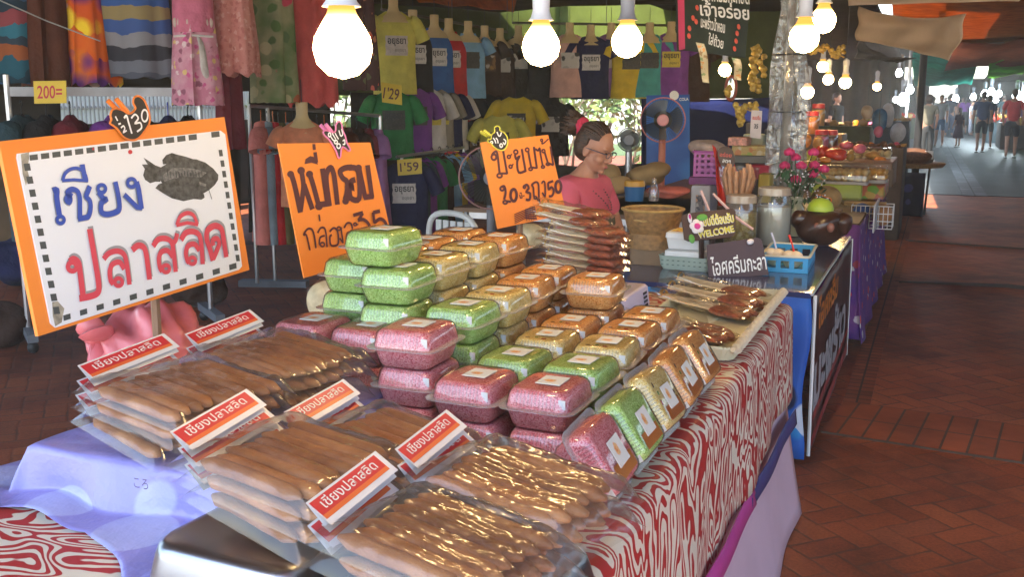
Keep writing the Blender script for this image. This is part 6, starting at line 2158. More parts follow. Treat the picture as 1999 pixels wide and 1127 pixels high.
def fan(label, c, r, rimc, bladec, hubc, pole_m, zfoot=0.0, tilt=0.0, rim_r=.006):
    root = thing('pedestal_fan', label, 'fan', (c.x, c.y, zfoot), face_cam(c))
    h = c.z - zfoot
    m = MB()
    for rr_ in (r,):
        m.tube([(rr_ * math.cos(2 * PI * k / 40), -.06, h + rr_ * math.sin(2 * PI * k / 40)) for k in range(41)], rim_r, 6, False)
    m.build('guard_ring', rimc, root)
    m = MB()
    for k in range(48):
        a = 2 * PI * k / 48
        m.tube([(.035 * math.cos(a), -.115, h + .035 * math.sin(a)), (.6 * r * math.cos(a), -.112, h + .6 * r * math.sin(a)), (r * math.cos(a), -.06, h + r * math.sin(a)), (.6 * r * math.cos(a), .02, h + .6 * r * math.sin(a))], .0011, 4, False)
    m.build('guard_wires', wire_m, root)
    m = MB()
    for k in range(3):
        a0 = 2 * PI * k / 3
        def bl(u, v, a0=a0):
            a = a0 + (u - .5) * 1.75 * (1 - .15 * v)
            rr_ = .05 + (r * .9 - .05) * v
            return (rr_ * math.cos(a), -.05 + .03 * (u - .5), h + rr_ * math.sin(a))
        m.grid(bl, 8, 6)
    m.build('blades', bladec, root)
    m = MB()
    m.lathe([(.001, .012), (.04, .010), (.048, 0)], 20)
    o = m.build('hub', hubc, root)
    o.rotation_euler = (PI / 2, 0, 0)
    o.location = (0, -.115, h)
    m = MB()
    m.tube([(0, -.03, h), (0, .06, h), (0, .14, h)], [.06, .075, .04], 14)
    m.build('motor', bladec, root)
    m = MB()
    m.tube([(0, .07, h - .05), (0, .07, .03)], .030, 10)
    m.build('pole', pole_m, root)
    m = MB()
    m.lathe([(.20, 0), (.20, .02), (.06, .045), (.001, .05)], 24, (0, .07, 0))
    m.build('base', bladec, root)
    return root
dkb = glossy_sheet('dark_blade', (.55, .55, .52), .2, .2, milk=.6, milkc=(.03, .035, .03))
pinkh = plain('pink_hub', (.62, .26, .28), .4)
fan('large black fan with a pink hub before the blue banner', D(1294, 234, 8.2), .178, plain('pink_ring', (.45, .16, .16), .4), dkb, pinkh, plain('salmon_pole', (.52, .16, .09), .4))
fan('dark cage fan half hidden by the berries sign', D(958, 345, 6.6), .205, plain('rose_ring', (.35, .18, .16), .4), dkb, sock_g, sock_g)
fan('small grey fan to the right of the seller', D(1228, 272, 8.4), .095, chrome, plain('grey_blade', (.30, .32, .32), .5), sock_g, chrome)
# ================================================================== THE SELLER
def skin_mesh(name, pts, edges, mat, parent, sub=2, voxel=None, extra=None, root=0):
    me = bpy.data.meshes.new(name)
    me.from_pydata([p[0] for p in pts], edges, [])
    o = bpy.data.objects.new(name, me)
    C.objects.link(o)
    sk = o.modifiers.new('skin', 'SKIN')
    sk.use_smooth_shade = True
    for i, p in enumerate(pts):
        r_ = p[1] if isinstance(p[1], tuple) else (p[1], p[1])
        me.skin_vertices[0].data[i].radius = r_
        me.skin_vertices[0].data[i].use_root = (i == root)
    sb = o.modifiers.new('sub', 'SUBSURF')
    sb.levels = sb.render_levels = sub
    bpy.context.view_layer.update()
    dg = bpy.context.evaluated_depsgraph_get()
    m2 = bpy.data.meshes.new_from_object(o.evaluated_get(dg))
    bpy.data.objects.remove(o)
    if extra is not None:
        vs = [tuple(v.co) for v in m2.vertices]
        fs = [tuple(f.vertices) for f in m2.polygons]
        b_ = MB()
        b_.add(vs, fs)
        extra(b_)
        m2 = bpy.data.meshes.new(name)
        m2.from_pydata(b_.v, [], b_.f)
    o = bpy.data.objects.new(name, m2)
    C.objects.link(o)
    if voxel:
        rm = o.modifiers.new('fuse', 'REMESH')
        rm.mode = 'VOXEL'
        rm.voxel_size = voxel
        rm.use_smooth_shade = True
        smo = o.modifiers.new('smooth', 'SMOOTH')
        smo.iterations = 2
        smo.factor = .5
        bpy.context.view_layer.update()
        dg = bpy.context.evaluated_depsgraph_get()
        m3 = bpy.data.meshes.new_from_object(o.evaluated_get(dg))
        o.modifiers.clear()
        o.data = m3
    o.data.materials.clear()
    o.data.materials.append(mat)
    o.data.polygons.foreach_set('use_smooth', [True] * len(o.data.polygons))
    o.parent = parent
    return o
skin_m = plain('skin', (.42, .20, .12), .5, .10, 10)
def mat_hair():
    t = NT('dark_brown_hair')
    co = t.coord('Object', (1.0, .22, 1.0))
    n = t.noise(co, 160, 3, .6)
    colr = t.ramp(n.outputs[0], [(.35, (.012, .007, .004)), (.6, (.075, .036, .016))])
    return t.done(t.bsdf(colr, .42, 0, .4, n.outputs[0], .7, .004))
hair_m = mat_hair()
def head_shape(m, M, s=1.0):
    """a head facing local -y, centred between the ears; M places it"""
    keep = m.M
    m.M = M
    def hf(p):
        k = 1.0
        if p.y < 0:
            if p.z < -.25: k *= 1 - .10 * (p.x ** 2) * 2
        if p.z < -.4: k *= 1 - .12 * (abs(p.z) - .4)
        return k
    m.ell((0, .005 * s, .03 * s), (.074 * s, .095 * s, .098 * s), 24, 16, hf)
    m.ell((0, -.022 * s, -.045 * s), (.058 * s, .068 * s, .070 * s), 18, 12)        # jaw
    m.ell((0, -.074 * s, -.098 * s), (.020 * s, .016 * s, .016 * s), 10, 8)         # chin
    m.tube([(0, -.088 * s, .012 * s), (0, -.104 * s, -.022 * s), (0, -.100 * s, -.036 * s)], [.008 * s, .013 * s, .012 * s], 8)
    for sg in (-1, 1):
        m.ell((sg * .013 * s, -.094 * s, -.036 * s), (.010 * s, .010 * s, .008 * s), 8, 6)
        m.ell((sg * .074 * s, .012 * s, -.012 * s), (.010 * s, .022 * s, .032 * s), 10, 8)
        m.ell((sg * .040 * s, -.058 * s, -.032 * s), (.028 * s, .030 * s, .026 * s), 10, 8)  # cheek
        m.ell((sg * .030 * s, -.078 * s, .030 * s), (.024 * s, .014 * s, .008 * s), 10, 6)  # brow
    m.ell((0, -.086 * s, -.060 * s), (.024 * s, .012 * s, .006 * s), 10, 6)         # upper lip
    m.ell((0, -.084 * s, -.071 * s), (.020 * s, .012 * s, .007 * s), 10, 6)
    m.M = keep
SC = 5.35
hp = D(1153, 291, SC)                      # head centre
faz = math.atan2(1.0, 0.10)                # local -y turned to the right of the picture and a little to the camera
wroot = thing('person', 'woman in a coral T-shirt, glasses and a red hair tie, looking down at her work', 'person', (hp.x, hp.y, hp.z), R(78))
HM = Matrix.Translation((0, -.03, 0)) @ Matrix.Rotation(R(20), 4, 'X')
pts = [((0, .03, -.62), (.17, .13)), ((0, .045, -.45), (.16, .125)), ((0, .05, -.30), (.165, .115)), ((0, .05, -.20), (.12, .085)), ((0, .03, -.13), .056), ((0, .0, -.06), .052),
       ((-.17, .05, -.225), .062), ((-.225, .0, -.36), .052), ((-.22, -.06, -.49), .045), ((-.17, -.22, -.50), .036), ((-.12, -.33, -.48), .028),
       ((.17, .05, -.225), .062), ((.225, .0, -.36), .052), ((.22, -.06, -.49), .045), ((.17, -.22, -.50), .036), ((.12, -.33, -.48), .028),
       ((0, .03, -.80), (.17, .15)), ((-.10, -.10, -.84), .09), ((-.11, -.40, -.82), .075), ((-.11, -.42, -1.10), .055), ((.10, -.10, -.84), .09), ((.11, -.40, -.82), .075), ((.11, -.42, -1.10), .055)]
edg = [(0, 1), (1, 2), (2, 3), (3, 4), (4, 5), (3, 6), (6, 7), (7, 8), (8, 9), (9, 10), (3, 11), (11, 12), (12, 13), (13, 14), (14, 15), (0, 16), (16, 17), (17, 18), (18, 19), (16, 20), (20, 21), (21, 22)]
def ex(m):
    head_shape(m, HM)
    for sg in (-1, 1):       # hands: palm, four fingers and a thumb, working on the table edge
        bx, by, bz = sg * .115, -.345, -.482
        m.ell((bx, by - .035, bz - .006), (.038, .05, .018), 12, 8)
        for k in range(4):
            fx = bx + sg * (-.027 + .018 * k)
            ln = (.055, .066, .062, .048)[k]
            m.tube([(fx, by - .07, bz - .006), (fx, by - .07 - ln * .6, bz - .012), (fx, by - .07 - ln * .8, bz - .034)], [.0095, .0085, .0075], 7)
        m.tube([(bx - sg * .034, by - .02, bz - .006), (bx - sg * .055, by - .055, bz - .014), (bx - sg * .05, by - .08, bz - .026)], [.0105, .0095, .008], 7)
body = skin_mesh('body', pts, edg, skin_m, wroot, 2, .0065, ex)
shirt_m = plain('coral_tshirt', (.62, .11, .16), .85, .1, 6, bump=.2, bscale=20)
sp = [((0, .035, -.70), (.195, .165)), ((0, .05, -.47), (.185, .150)), ((0, .055, -.32), (.185, .135)), ((0, .050, -.205), (.160, .105)), ((0, .038, -.145), (.080, .072)), 
      ((-.165, .05, -.215), .088), ((-.236, .0, -.39), .080), ((.165, .05, -.215), .088), ((.236, .0, -.39), .080)]
skin_mesh('t_shirt', sp, [(0, 1), (1, 2), (2, 3), (3, 4), (3, 5), (5, 6), (3, 7), (7, 8)], shirt_m, wroot, 2)
pnt = plain('dark_trousers', (.02, .02, .03), .8, .2)
tp = [((0, .03, -.72), (.19, .16)), ((0, .03, -.82), (.18, .16)), ((-.10, -.10, -.84), .105), ((-.11, -.40, -.82), .09), ((-.11, -.43, -1.16), .07), ((.10, -.10, -.84), .105), ((.11, -.40, -.82), .09), ((.11, -.43, -1.16), .07)]
skin_mesh('trousers', tp, [(0, 1), (1, 2), (2, 3), (3, 4), (1, 5), (5, 6), (6, 7)], pnt, wroot, 1)
m = MB()
m.M = HM
rg = random.Random(3)
m.ell((0, .034, .040), (.083, .094, .098), 36, 24, lambda p: (1.0 if not (p.y < -.30 and p.z < .55) else .84) + .010 * math.sin(34 * p.x + 3 * p.y) + .008 * math.sin(21 * p.z + 9 * p.x))
for k in range(40):
    a = rg.uniform(-1.5, 1.5)
    m.tube(cat([(.070 * math.sin(a), -.052 + .010 * abs(math.sin(a)), .060 + .050 * math.cos(a)), (.080 * math.sin(a), .02, .055 + .088 * math.cos(a)), (.055 * math.sin(a), .09, .065 + .050 * math.cos(a)), (.02 * math.sin(a), .118, .078 + .01 * math.cos(a))], 3), [.003, .0055, .006, .006, .006, .006, .006, .006, .005, .004], 5)
m.ell((0, .055, .0), (.080, .070, .085), 18, 12)
for k in range(60):
    a, b_ = rg.uniform(0, 6.3), rg.uniform(-1, 1)
    dx, dz = math.cos(a) * .055, math.sin(a) * .055
    m.tube([(dx * .3, .115, .085 + dz * .3), (dx * .8, .165, .085 + dz * .9), (dx * 1.35, .20 + .02 * b_, .075 + dz * 1.3)], [.014, .010, .002], 5)
m.ell((0, .160, .080), (.060, .055, .060), 16, 12, lambda p: 1 + .12 * math.sin(9 * p.x + 7 * p.z) * math.sin(8 * p.y))
m.build('hair', hair_m, wroot)
m = MB()
m.M = HM @ Matrix.Translation((0, .112, .078)) @ Matrix.Rotation(R(70), 4, 'X')
m.tube([(.036 * math.cos(2 * PI * k / 16), .036 * math.sin(2 * PI * k / 16), .006 * math.sin(5 * k)) for k in range(17)], .022, 8, False)
m.build('hair_tie', plain('red_hair_tie', (.55, .03, .08), .8), wroot)
m = MB()
m.M = HM
for sg in (-1, 1):
    m.tube([(sg * .031 + .022 * math.cos(2 * PI * k / 14), -.100, .004 + .016 * math.sin(2 * PI * k / 14)) for k in range(15)], .0022, 5, False)
    m.tube([(sg * .053, -.098, .010), (sg * .074, -.05, .010), (sg * .080, .015, .006)], .0028, 5)
m.tube([(-.010, -.102, .006), (.010, -.102, .006)], .002, 5)
m.build('glasses', plain('glasses_frame', (.05, .05, .07), .3), wroot)
m = MB()
m.M = HM
for sg in (-1, 1): m.ell((sg * .031, -.0845, .008), (.012, .006, .005), 10, 6)
m.build('eyes', plain('eye_dark', (.02, .015, .012), .2), wroot)
m = MB()
m.M = HM
m.ell((0, -.0935, -.0655), (.019, .006, .0075), 10, 6)
m.build('lips', plain('lips', (.36, .10, .09), .4), wroot)
m = MB()
for sg in (-1, 1):
    for k in range(14):
        t_ = k / 13
        m.ell((sg * (.085 - .075 * t_), .03 - .16 * math.sin(t_ * 1.4), -.155 - .16 * t_), (.0045, .0045, .0045), 6, 4)
m.build('bead_necklace', plain('dark_beads', (.04, .02, .01), .3), wroot)
m = MB()
for k in range(7):
    a = k * 1.1
    x, z = -.075 + .04 * (k % 4), -.40 - .055 * (k // 3)
    m.add([(x, -.085 - .034 * math.sqrt(1 - (x / .2) ** 2) * 1.8, z), (x + .03, -.09 - .05, z + .01), (x + .02, -.09 - .05, z + .05), (x - .012, -.09 - .045, z + .035)], [(0, 1, 2, 3)])
m.build('shirt_print', plain('olive_print', (.10, .09, .05), .8, .4), wroot, smooth=False)
p_ = (hp.x + .03, hp.y, 0)
root = thing('stool', 'plastic stool the seller sits on', 'stool', (hp.x - .03, hp.y, 0))
hs = hp.z - .93
m = MB()
m.loft([[(q[0], q[1], z) for q in rrect(.34, .34, .05)] for z in (hs - .03, hs)])
m.build('seat', chair_m, root)
for a in (-1, 1):
    for b_ in (-1, 1):
        m = MB()
        m.tube([(a * .16, b_ * .16, 0), (a * .13, b_ * .13, hs - .02)], .02, 6)
        m.build('leg', chair_m, root)

# ================================================================== PEOPLE IN THE AISLE
def walker(label, x, yfeet, h, heading, shirt, bottom, kind='trousers', hair='short', stride=.12, seed=0, shoulders=1.0, carry=None, hairm=None, shirt_len=0.0, sit=False):
    """standing or walking figure: local -y is forward"""
    g_ = P(x, yfeet, 0)
    k = h / 1.70
    root = thing('person', label, 'person', (g_.x, g_.y, .015), heading)
    V = lambda a, b_, c: (a * k, b_ * k, c * k)
    st = stride
    sw_ = .14 if stride > .05 else .03
    J = [(V(0, 0, .95), (.125 * k, .10 * k)), (V(0, -.005, 1.10), (.125 * k, .09 * k)), (V(0, -.01, 1.27), (.145 * k * shoulders, .10 * k)), (V(0, .0, 1.40), (.10 * k * shoulders, .075 * k)), (V(0, .005, 1.47), .050 * k), (V(0, -.01, 1.53), .048 * k),
         (V(-.165 * shoulders, .0, 1.39), .056 * k), (V(-.215 * shoulders, sw_ * .3, 1.13), .044 * k), (V(-.22, -sw_ * .5 + .0, .89), .034 * k), (V(-.215, -sw_ * .7, .80), .030 * k),
         (V(.165 * shoulders, .0, 1.39), .056 * k), (V(.215 * shoulders, -sw_ * .3, 1.13), .044 * k), (V(.22, -sw_ * .9, .89), .034 * k), (V(.215, -sw_ * 1.1, .80), .030 * k),
         (V(-.09, 0, .88), .092 * k), (V(-.095, -st * .5, .49), .062 * k), (V(-.095, -st * .9, .09), .042 * k), (V(-.10, -st * .9 - .12, .03), .032 * k),
         (V(.09, 0, .88), .092 * k), (V(.095, st * .1, .49), .062 * k), (V(.095, st * .9, .11), .042 * k), (V(.10, st * .9 - .10, .03), .032 * k)]
    E = [(0, 1), (1, 2), (2, 3), (3, 4), (4, 5), (3, 6), (6, 7), (7, 8), (8, 9), (3, 10), (10, 11), (11, 12), (12, 13), (0, 14), (14, 15), (15, 16), (16, 17), (0, 18), (18, 19), (19, 20), (20, 21)]
    def ex2(m): head_shape(m, Matrix.Translation(V(0, -.01, 1.60)), k * .98)
    skin_mesh('body', J, E, skin_m, root, 1, .018 * k, ex2)
    b0 = .82 - shirt_len
    Sx = [(V(0, 0, b0), (.165 * k, .135 * k)), (V(0, -.005, 1.10), (.155 * k, .12 * k)), (V(0, -.01, 1.28), (.172 * k * shoulders, .125 * k)), (V(0, 0, 1.41), (.115 * k * shoulders, .088 * k)), (V(0, .0, 1.45), (.075 * k, .06 * k)),
          (V(-.162 * shoulders, 0, 1.385), .072 * k), (V(-.21 * shoulders, sw_ * .25, 1.18), .066 * k), (V(.162 * shoulders, 0, 1.385), .072 * k), (V(.21 * shoulders, -sw_ * .25, 1.18), .066 * k)]
    skin_mesh('shirt' if kind != 'dress' else 'dress_top', Sx, [(0, 1), (1, 2), (2, 3), (3, 4), (3, 5), (5, 6), (3, 7), (7, 8)], shirt, root, 1)
    if kind in ('trousers', 'shorts'):
        zb = .10 if kind == 'trousers' else .50
        f_ = (0.88 - zb) / .79
        T = [(V(0, 0, .98), (.145 * k, .12 * k)), (V(0, 0, .88), (.15 * k, .125 * k)), (V(-.092, -st * .1, .82), .112 * k), (V(-.097, -st * .9 * f_ * .95, zb), .072 * k), (V(.092, 0, .82), .112 * k), (V(.097, st * .85 * f_ * (.3 if kind == 'shorts' else 1), zb), .072 * k)]
        skin_mesh(kind, T, [(0, 1), (1, 2), (2, 3), (1, 4), (4, 5)], bottom, root, 1)
    else:
        zl = .40 if kind == 'dress' else .45
        m = MB()
        m.lathe([(.13 * k, 1.02 * k), (.165 * k, .88 * k), (.20 * k, .65 * k), (.235 * k, zl * k)], 22, sx=1, sy=.85)
        m.build('skirt', bottom, root)
    m = MB()
    m.M = Matrix.Translation(V(0, -.01, 1.60))
    m.ell((0, .018 * k, .045 * k), (.084 * k, .098 * k, .088 * k), 16, 12)
    m.ell((0, .045 * k, .0), (.078 * k, .066 * k, .08 * k), 12, 10)
    if hair == 'long': m.tube([(0, .07 * k, .02 * k), (0, .085 * k, -.12 * k), (0, .09 * k, -.24 * k)], [.075 * k, .085 * k, .06 * k], 12, True, .5)
    if hair == 'bushy': m.ell((0, .03 * k, .0), (.115 * k, .11 * k, .13 * k), 14, 10, lambda p: 1 if p.y > -.35 or p.z > .3 else .5)
    m.build('hair', hairm or hair_m, root)
    m = MB()
    for a, y in ((-.10, -st * .9), (.10, st * .9)):
        m.loft([[(q[0] * k + a * k, q[1] * k + (y - .06) * k, z * k) for q in rrect(.095, .25, .04)] for z in (-.008, .012)])
    m.build('sandals', plain('sandal', (.04, .025, .02), .6), root)
    return root
away, toward = R(180), 0.0
kh = cm['olive']
walker('woman with bushy hair in a khaki top and dark trousers, back turned', 1806, 312, 1.60, away + R(10), plain('khaki_top', (.20, .17, .11), .8, .15), plain('black_trousers', (.02, .02, .02), .8), 'trousers', 'bushy', .06, 1, 1.08)
walker('young person in a grey printed T-shirt and blue shorts walking nearer', 1832, 287, 1.62, toward + R(-8), plain('grey_tee', (.36, .33, .31), .8, .1), plain('denim', (.08, .13, .20), .8, .2), 'shorts', 'short', .10, 2)
walker('person in a dark jacket walking away in mid aisle', 1851, 266, 1.72, away + R(-12), plain('dark_jacket', (.02, .02, .035), .7), plain('dark_denim', (.04, .05, .09), .8), 'trousers', 'short', .14, 3)
walker('girl in a dark maroon dress in mid aisle', 1869, 288, 1.22, away + R(25), plain('maroon_dress', (.06, .022, .035), .8), MATS['maroon_dress'], 'dress', 'long', .08, 4, .85)
walker('man in a dark blue shirt and black shorts walking away', 1912, 298, 1.70, away + R(6), plain('dark_blue_shirt', (.035, .05, .11), .8, .15), plain('black_shorts', (.015, .015, .02), .8), 'shorts', 'short', .14, 5, 1.05)
walker('woman in dark blue walking close beside the man in blue shirt', 1925, 290, 1.62, away + R(-14), plain('ink_blue_top', (.02, .025, .06), .8), MATS['black_shorts'], 'shorts', 'short', .10, 6)
walker('man in a red shirt and black shorts walking away at right', 1971, 309, 1.74, away + R(-4), plain('red_shirt', (.48, .045, .045), .8, .1), MATS['black_shorts'], 'shorts', 'short', .12, 7, 1.12)
walker('slight person in white by the right stalls', 1893, 265, 1.45, R(80), plain('white_top', (.55, .55, .6), .8), plain('pale_trousers', (.3, .3, .36), .8), 'trousers', 'short', .05, 8)
walker('person in purple at the right picture edge', 1997, 292, 1.60, away, plain('purple_top', (.14, .05, .16), .8), MATS['black_shorts'], 'trousers', 'short', .08, 9)
# ================================================================== MORE GOODS
def rbox(m, c, d, r=.012):
    """box with rounded upright edges and slightly eased top"""
    x, y, z = d
    r = min(r, x * .3, y * .3)
    m.loft([[(p[0] + c[0], p[1] + c[1], c[2] + zz) for p in rrect(x - 2 * e, y - 2 * e, r, 3)] for zz, e in ((0, .0), (z * .94, 0), (z, min(.006, x * .05)))])
def block(name, label, cat_, x0, y0, x1, y1, d, dep, mat, zbase=None, extra=None, rz=0.0, group=None, r=.012):
    """box-shaped goods whose near face fills a rectangle of the photograph at distance d"""
    a, b_ = D(x0, y1, d), D(x1, y0, d)
    wd = (D(x1, y1, d) - a).length
    ctr = D((x0 + x1) / 2, y1, d)
    ht = b_.z - a.z
    zb = ctr.z if zbase is None else zbase
    root = thing(name, label, cat_, (ctr.x, ctr.y + dep / 2, zb), rz, group)
    m = MB()
    rbox(m, (0, 0, 0), (wd, dep, ht + (ctr.z - zb)), r)
    m.build('body', mat, root, sharp=50)
    if extra: extra(root, wd, dep, ht + (ctr.z - zb))
    return root
def sack(name, label, cat_, x0, y0, x1, y1, d, mat, seed, dep=.7, amp=.16, knot=None, film=None):
    ctr = D((x0 + x1) / 2, (y0 + y1) / 2, d)
    wd = (D(x1, y0, d) - D(x0, y0, d)).length
    ht = (D(x0, y0, d) - D(x0, y1, d)).length
    root = thing(name, label, cat_, (ctr.x, ctr.y, ctr.z - ht / 2))
    m = MB()
    lump(m, (0, 0, ht / 2), (wd / 2, wd / 2 * dep, ht / 2), seed, amp, 28, 18, 3.2)
    m.build('body', mat, root, sharp=80)
    if knot:
        m = MB()
        lump(m, knot[0], (knot[1],) * 3, seed + 1, .25, 12, 8, 5)
        for k in range(5):
            a = 1.2 * k
            m.tube([knot[0], (knot[0][0] - knot[1] * 1.6, knot[0][1] + knot[1] * math.cos(a), knot[0][2] - knot[1] * (1 + .5 * math.sin(a))), (knot[0][0] - knot[1] * 2.4, knot[0][1] + knot[1] * 1.5 * math.cos(a), knot[0][2] - knot[1] * 3.4)], [knot[1] * .5, knot[1] * .55, knot[1] * .25], 7, True, .5)
        m.build('knot', mat, root, sharp=80)
    if film:
        m = MB()
        lump(m, (0, 0, ht / 2), (wd / 2 * 1.07, wd / 2 * dep * 1.07, ht / 2 * 1.06), seed + 3, amp * 1.3, 28, 18, 5)
        m.build('clear_bag', film, root, sharp=80)
    return root
# --- pink carrier bag on a stool, left
pinkbag = plain('pink_carrier_bag', (.62, .17, .19), .35, .15, 5, bump=.6, bscale=14, coat=.2)
q = D(285, 672, 2.72)
root = thing('carrier_bag', 'knotted pink plastic bag standing under the fish sign', 'carrier bag', (q.x, q.y, .62))
m = MB()
zt = q.z + .11 - .62
def pb(p):
    fold = .05 * math.sin(9 * p.x + 6 * p.z) + .035 * math.sin(14 * p.y + 5 * p.x) + .03 * math.sin(21 * p.z + 9 * p.x)
    return 1 + 1.5 * fold
m.ell((.02, 0, zt / 2), (.165, .15, zt / 2), 44, 30, pb)
m.build('body', pinkbag, root, sharp=85)
kx = D(188, 655, 2.66) - Vector((q.x, q.y, .62))
m = MB()
lump(m, tuple(kx), (.032, .03, .026), 5, .25, 14, 10, 5)
for k, (dx, dz, w_) in enumerate(((-.03, -.02, .02), (.005, -.16, .035), (.03, -.18, .03), (.06, -.17, .03), (-.02, .05, .02), (.05, .045, .035), (.09, .03, .04))):
    m.tube(cat([tuple(kx), (kx.x + dx * .6, kx.y - .01 * k, kx.z + dz * .5), (kx.x + dx, kx.y - .005 * k, kx.z + dz)], 4), [.014, .018, w_ * .7, w_ * .9, w_, w_, w_ * .9, w_ * .8, w_ * .6], 8, True, .35)
m.build('knot', pinkbag, root, sharp=85)
root = thing('stool', 'low stool under the pink carrier bag', 'stool', (q.x + .02, q.y, 0))
m = MB()
rbox(m, (0, 0, .585), (.34, .34, .03), .04)
m.build('seat', wood_m, root)
for a in (-1, 1):
    for b_ in (-1, 1):
        m = MB()
        m.tube([(a * .14, b_ * .14, 0), (a * .13, b_ * .13, .59)], .016, 6)
        m.build('leg', wood_m, root)
for i, (x, y, r_, mt, lab) in enumerate(((8, 672, .20, 'darkbrown', 'dark brown cloth bundle on the floor at the left edge'), (392, 598, .20, 'darkbrown', 'round brown bundle on the floor behind the fish sign'), (60, 560, .30, 'navy', 'navy cloth bundle on the floor behind the white rail'))):
    g_ = P(x, y, 0)
    m = MB()
    lump(m, (0, 0, r_ * .7), (r_, r_ * .8, r_ * .7), 300 + i, .22, 28, 18, 5)
    o = m.build('cloth_bundle', cm[mt], sharp=85)
    o.location = (g_.x, g_.y, 0)
    tag(o, lab, 'bundle')
# --- cream bags
cream = plain('cream_crackers', (.58, .50, .30), .6, .25, 30, bump=.5, bscale=50)
sack('snack_bag', 'bulging clear bag of cream snacks behind the green boxes', 'snack bag', 602, 542, 694, 640, 2.80, cream, 31, .8, .10, None, M_BAG2)
block('market_crate', 'wooden crate under the bulging cream snack bag', 'crate', 612, 636, 690, 700, 2.80, .16, wood_m)
sack('snack_bag', 'clear bag of yellow crackers below the berries sign', 'snack bag', 1006, 434, 1068, 486, 4.05, cream, 33, .9, .12, None, M_BAG2)
spoon_m = plain('pale_spoon', (.66, .62, .60), .4)
# --- around the seller
tan_s = plain('tan_sack', (.36, .22, .085), .85, .2, 8, bump=.4, bscale=60)
sack('cloth_sack', 'tan woven sack lying highest behind the bamboo basket', 'sack', 1236, 314, 1312, 356, 6.9, tan_s, 41, .8, .22)
sack('cloth_sack', 'tan sack leaning low right of the seller', 'sack', 1182, 345, 1232, 380, 6.2, tan_s, 42, .8, .2)
sack('cloth_sack', 'tan sack just right of the seller chin', 'sack', 1168, 320, 1212, 356, 6.9, tan_s, 43, .8, .25)
sack('cloth_sack', 'small tan sack beside the salmon fan pole', 'sack', 1222, 330, 1262, 366, 7.2, tan_s, 44, .8, .2)
tbl5 = plain('counter_wood', (.17, .085, .035), .5, .3, 5)
table('low wooden counter behind the ice cream table', -3.10, -1.30, 6.35, 7.60, .76, tbl5, 'stall_table')
blue_l = plain('blue_label', (.02, .12, .30), .4)
def pot_x(root, wd, dep, ht):
    m = MB()
    m.lathe([(.001, ht + .03), (wd * .44, ht + .024), (wd * .50, ht), (wd * .46, ht - .005)], 20)
    m.build('lid', plain('amber_lid', (.60, .32, .04), .4), root)
root = thing('food_tub', 'blue and white tub with an amber lid behind the bamboo basket', 'tub', D(1238, 392, 5.9))
m = MB()
m.lathe([(.001, 0), (.052, .0), (.058, .06), (.060, .085)], 20)
m.build('body', blue_l, root)
m = MB()
m.lathe([(.061, .085), (.062, .10), (.055, .118), (.001, .122)], 20)
m.build('lid', plain('amber_lid', (.60, .32, .04), .4), root)
root = thing('glass_bottle', 'small clear glass bottle beside the blue tub', 'bottle', D(1276, 392, 5.9))
m = MB()
m.lathe([(.001, 0), (.030, 0), (.032, .06), (.014, .105), (.012, .13), (.015, .135)], 16)
m.build('body', glossy_sheet('bottle_glass', (.85, .75, .7), .05, .25, milk=.12), root)
sack('cloth_heap', 'crumpled orange and pink cloth on the tray behind the basket', 'cloth', 1272, 362, 1344, 386, 6.3, plain('orange_pink_cloth', (.60, .15, .10), .8, .4, 8), 46, 1.0, .25)
# purple slotted basket on a pink box on a white box
pm = plain('orchid_plastic', (.45, .10, .36), .4, .08)
q = D(1377, 345, 6.3)
crate('laundry_basket', 'orchid purple slotted basket right of the black fan', (q.x, q.y + .12, q.z), (.185, .24, .155), pm, R(8), (7, 4), 'basket')
sack('cloth_heap', 'pale cloth bundle heaped in the purple basket', 'cloth', 1352, 276, 1408, 312, 6.45, plain('pale_bundle', (.42, .30, .24), .8, .4, 14), 47, .9, .3)
block('storage_box', 'deep purple box lid under the orchid basket', 'box', 1343, 346, 1408, 361, 6.3, .30, plain('deep_purple', (.20, .03, .16), .5))
def whitebox_x(root, wd, dep, ht):
    m = MB()
    m.box((0, -dep / 2 - .002, ht * .5), (wd * .45, .003, ht * .55))
    m.build('printed_panel', spots('box_panel', (.18, .17, .18), [(.4, .38, .36), (.1, .1, .12), (.5, .3, .2)], 40, .4), root, smooth=False)
block('carton', 'pale carton with a printed panel under the purple box', 'carton', 1345, 361, 1384, 470, 6.25, .22, plain('carton_grey', (.46, .46, .48), .6), extra=whitebox_x, zbase=T2 + .004)
block('wooden_stand', 'small stand under the pale carton', 'stand', 1345, 400, 1410, 420, 6.5, .2, tbl5, zbase=0.0)
# red hanging bag with a leaf-shaped board
redf = plain('bright_red_cloth', (.72, .035, .012), .6, .12, 10)
hang_sheet('red_cloth', 'bright red cloth hanging behind the WELCOME board', [(1392, 282), (1424, 284), (1456, 400), (1402, 402)], (6.05, 6.05, 6.05, 6.05), redf, .05, 9)
sl = Sign((1400, 288), (1434, 288), (1404, 334), 5.95, 5.95, 5.95, 'leaf_sign', 'small brown leaf-shaped board on the red cloth', 'sign')
m = MB()
pts = [sl.px(x, y) for x, y in ((1402, 292), (1414, 286), (1428, 290), (1434, 308), (1432, 326), (1420, 334), (1408, 324), (1402, 308))]
m.prism([(q.x, q.y) for q in cat([(p[0], p[1], 0) for p in pts[::-1]], 3, True)], -.006, 0)
m.build('board', bw_m, sl.root, smooth=False)
m = MB()
px_text(sl, m, 'อร่อย', 1405, 301, 1428, 303, .002, 9, .02)
m.build('red_lettering', plain('coral_ink', (.6, .08, .06), .5), sl.root, smooth=False)
m = MB()
px_text(sl, m, 'สดๆ', 1410, 315, 1426, 317, .002, 9, .02)
m.build('pale_lettering', white_ink, sl.root, smooth=False)
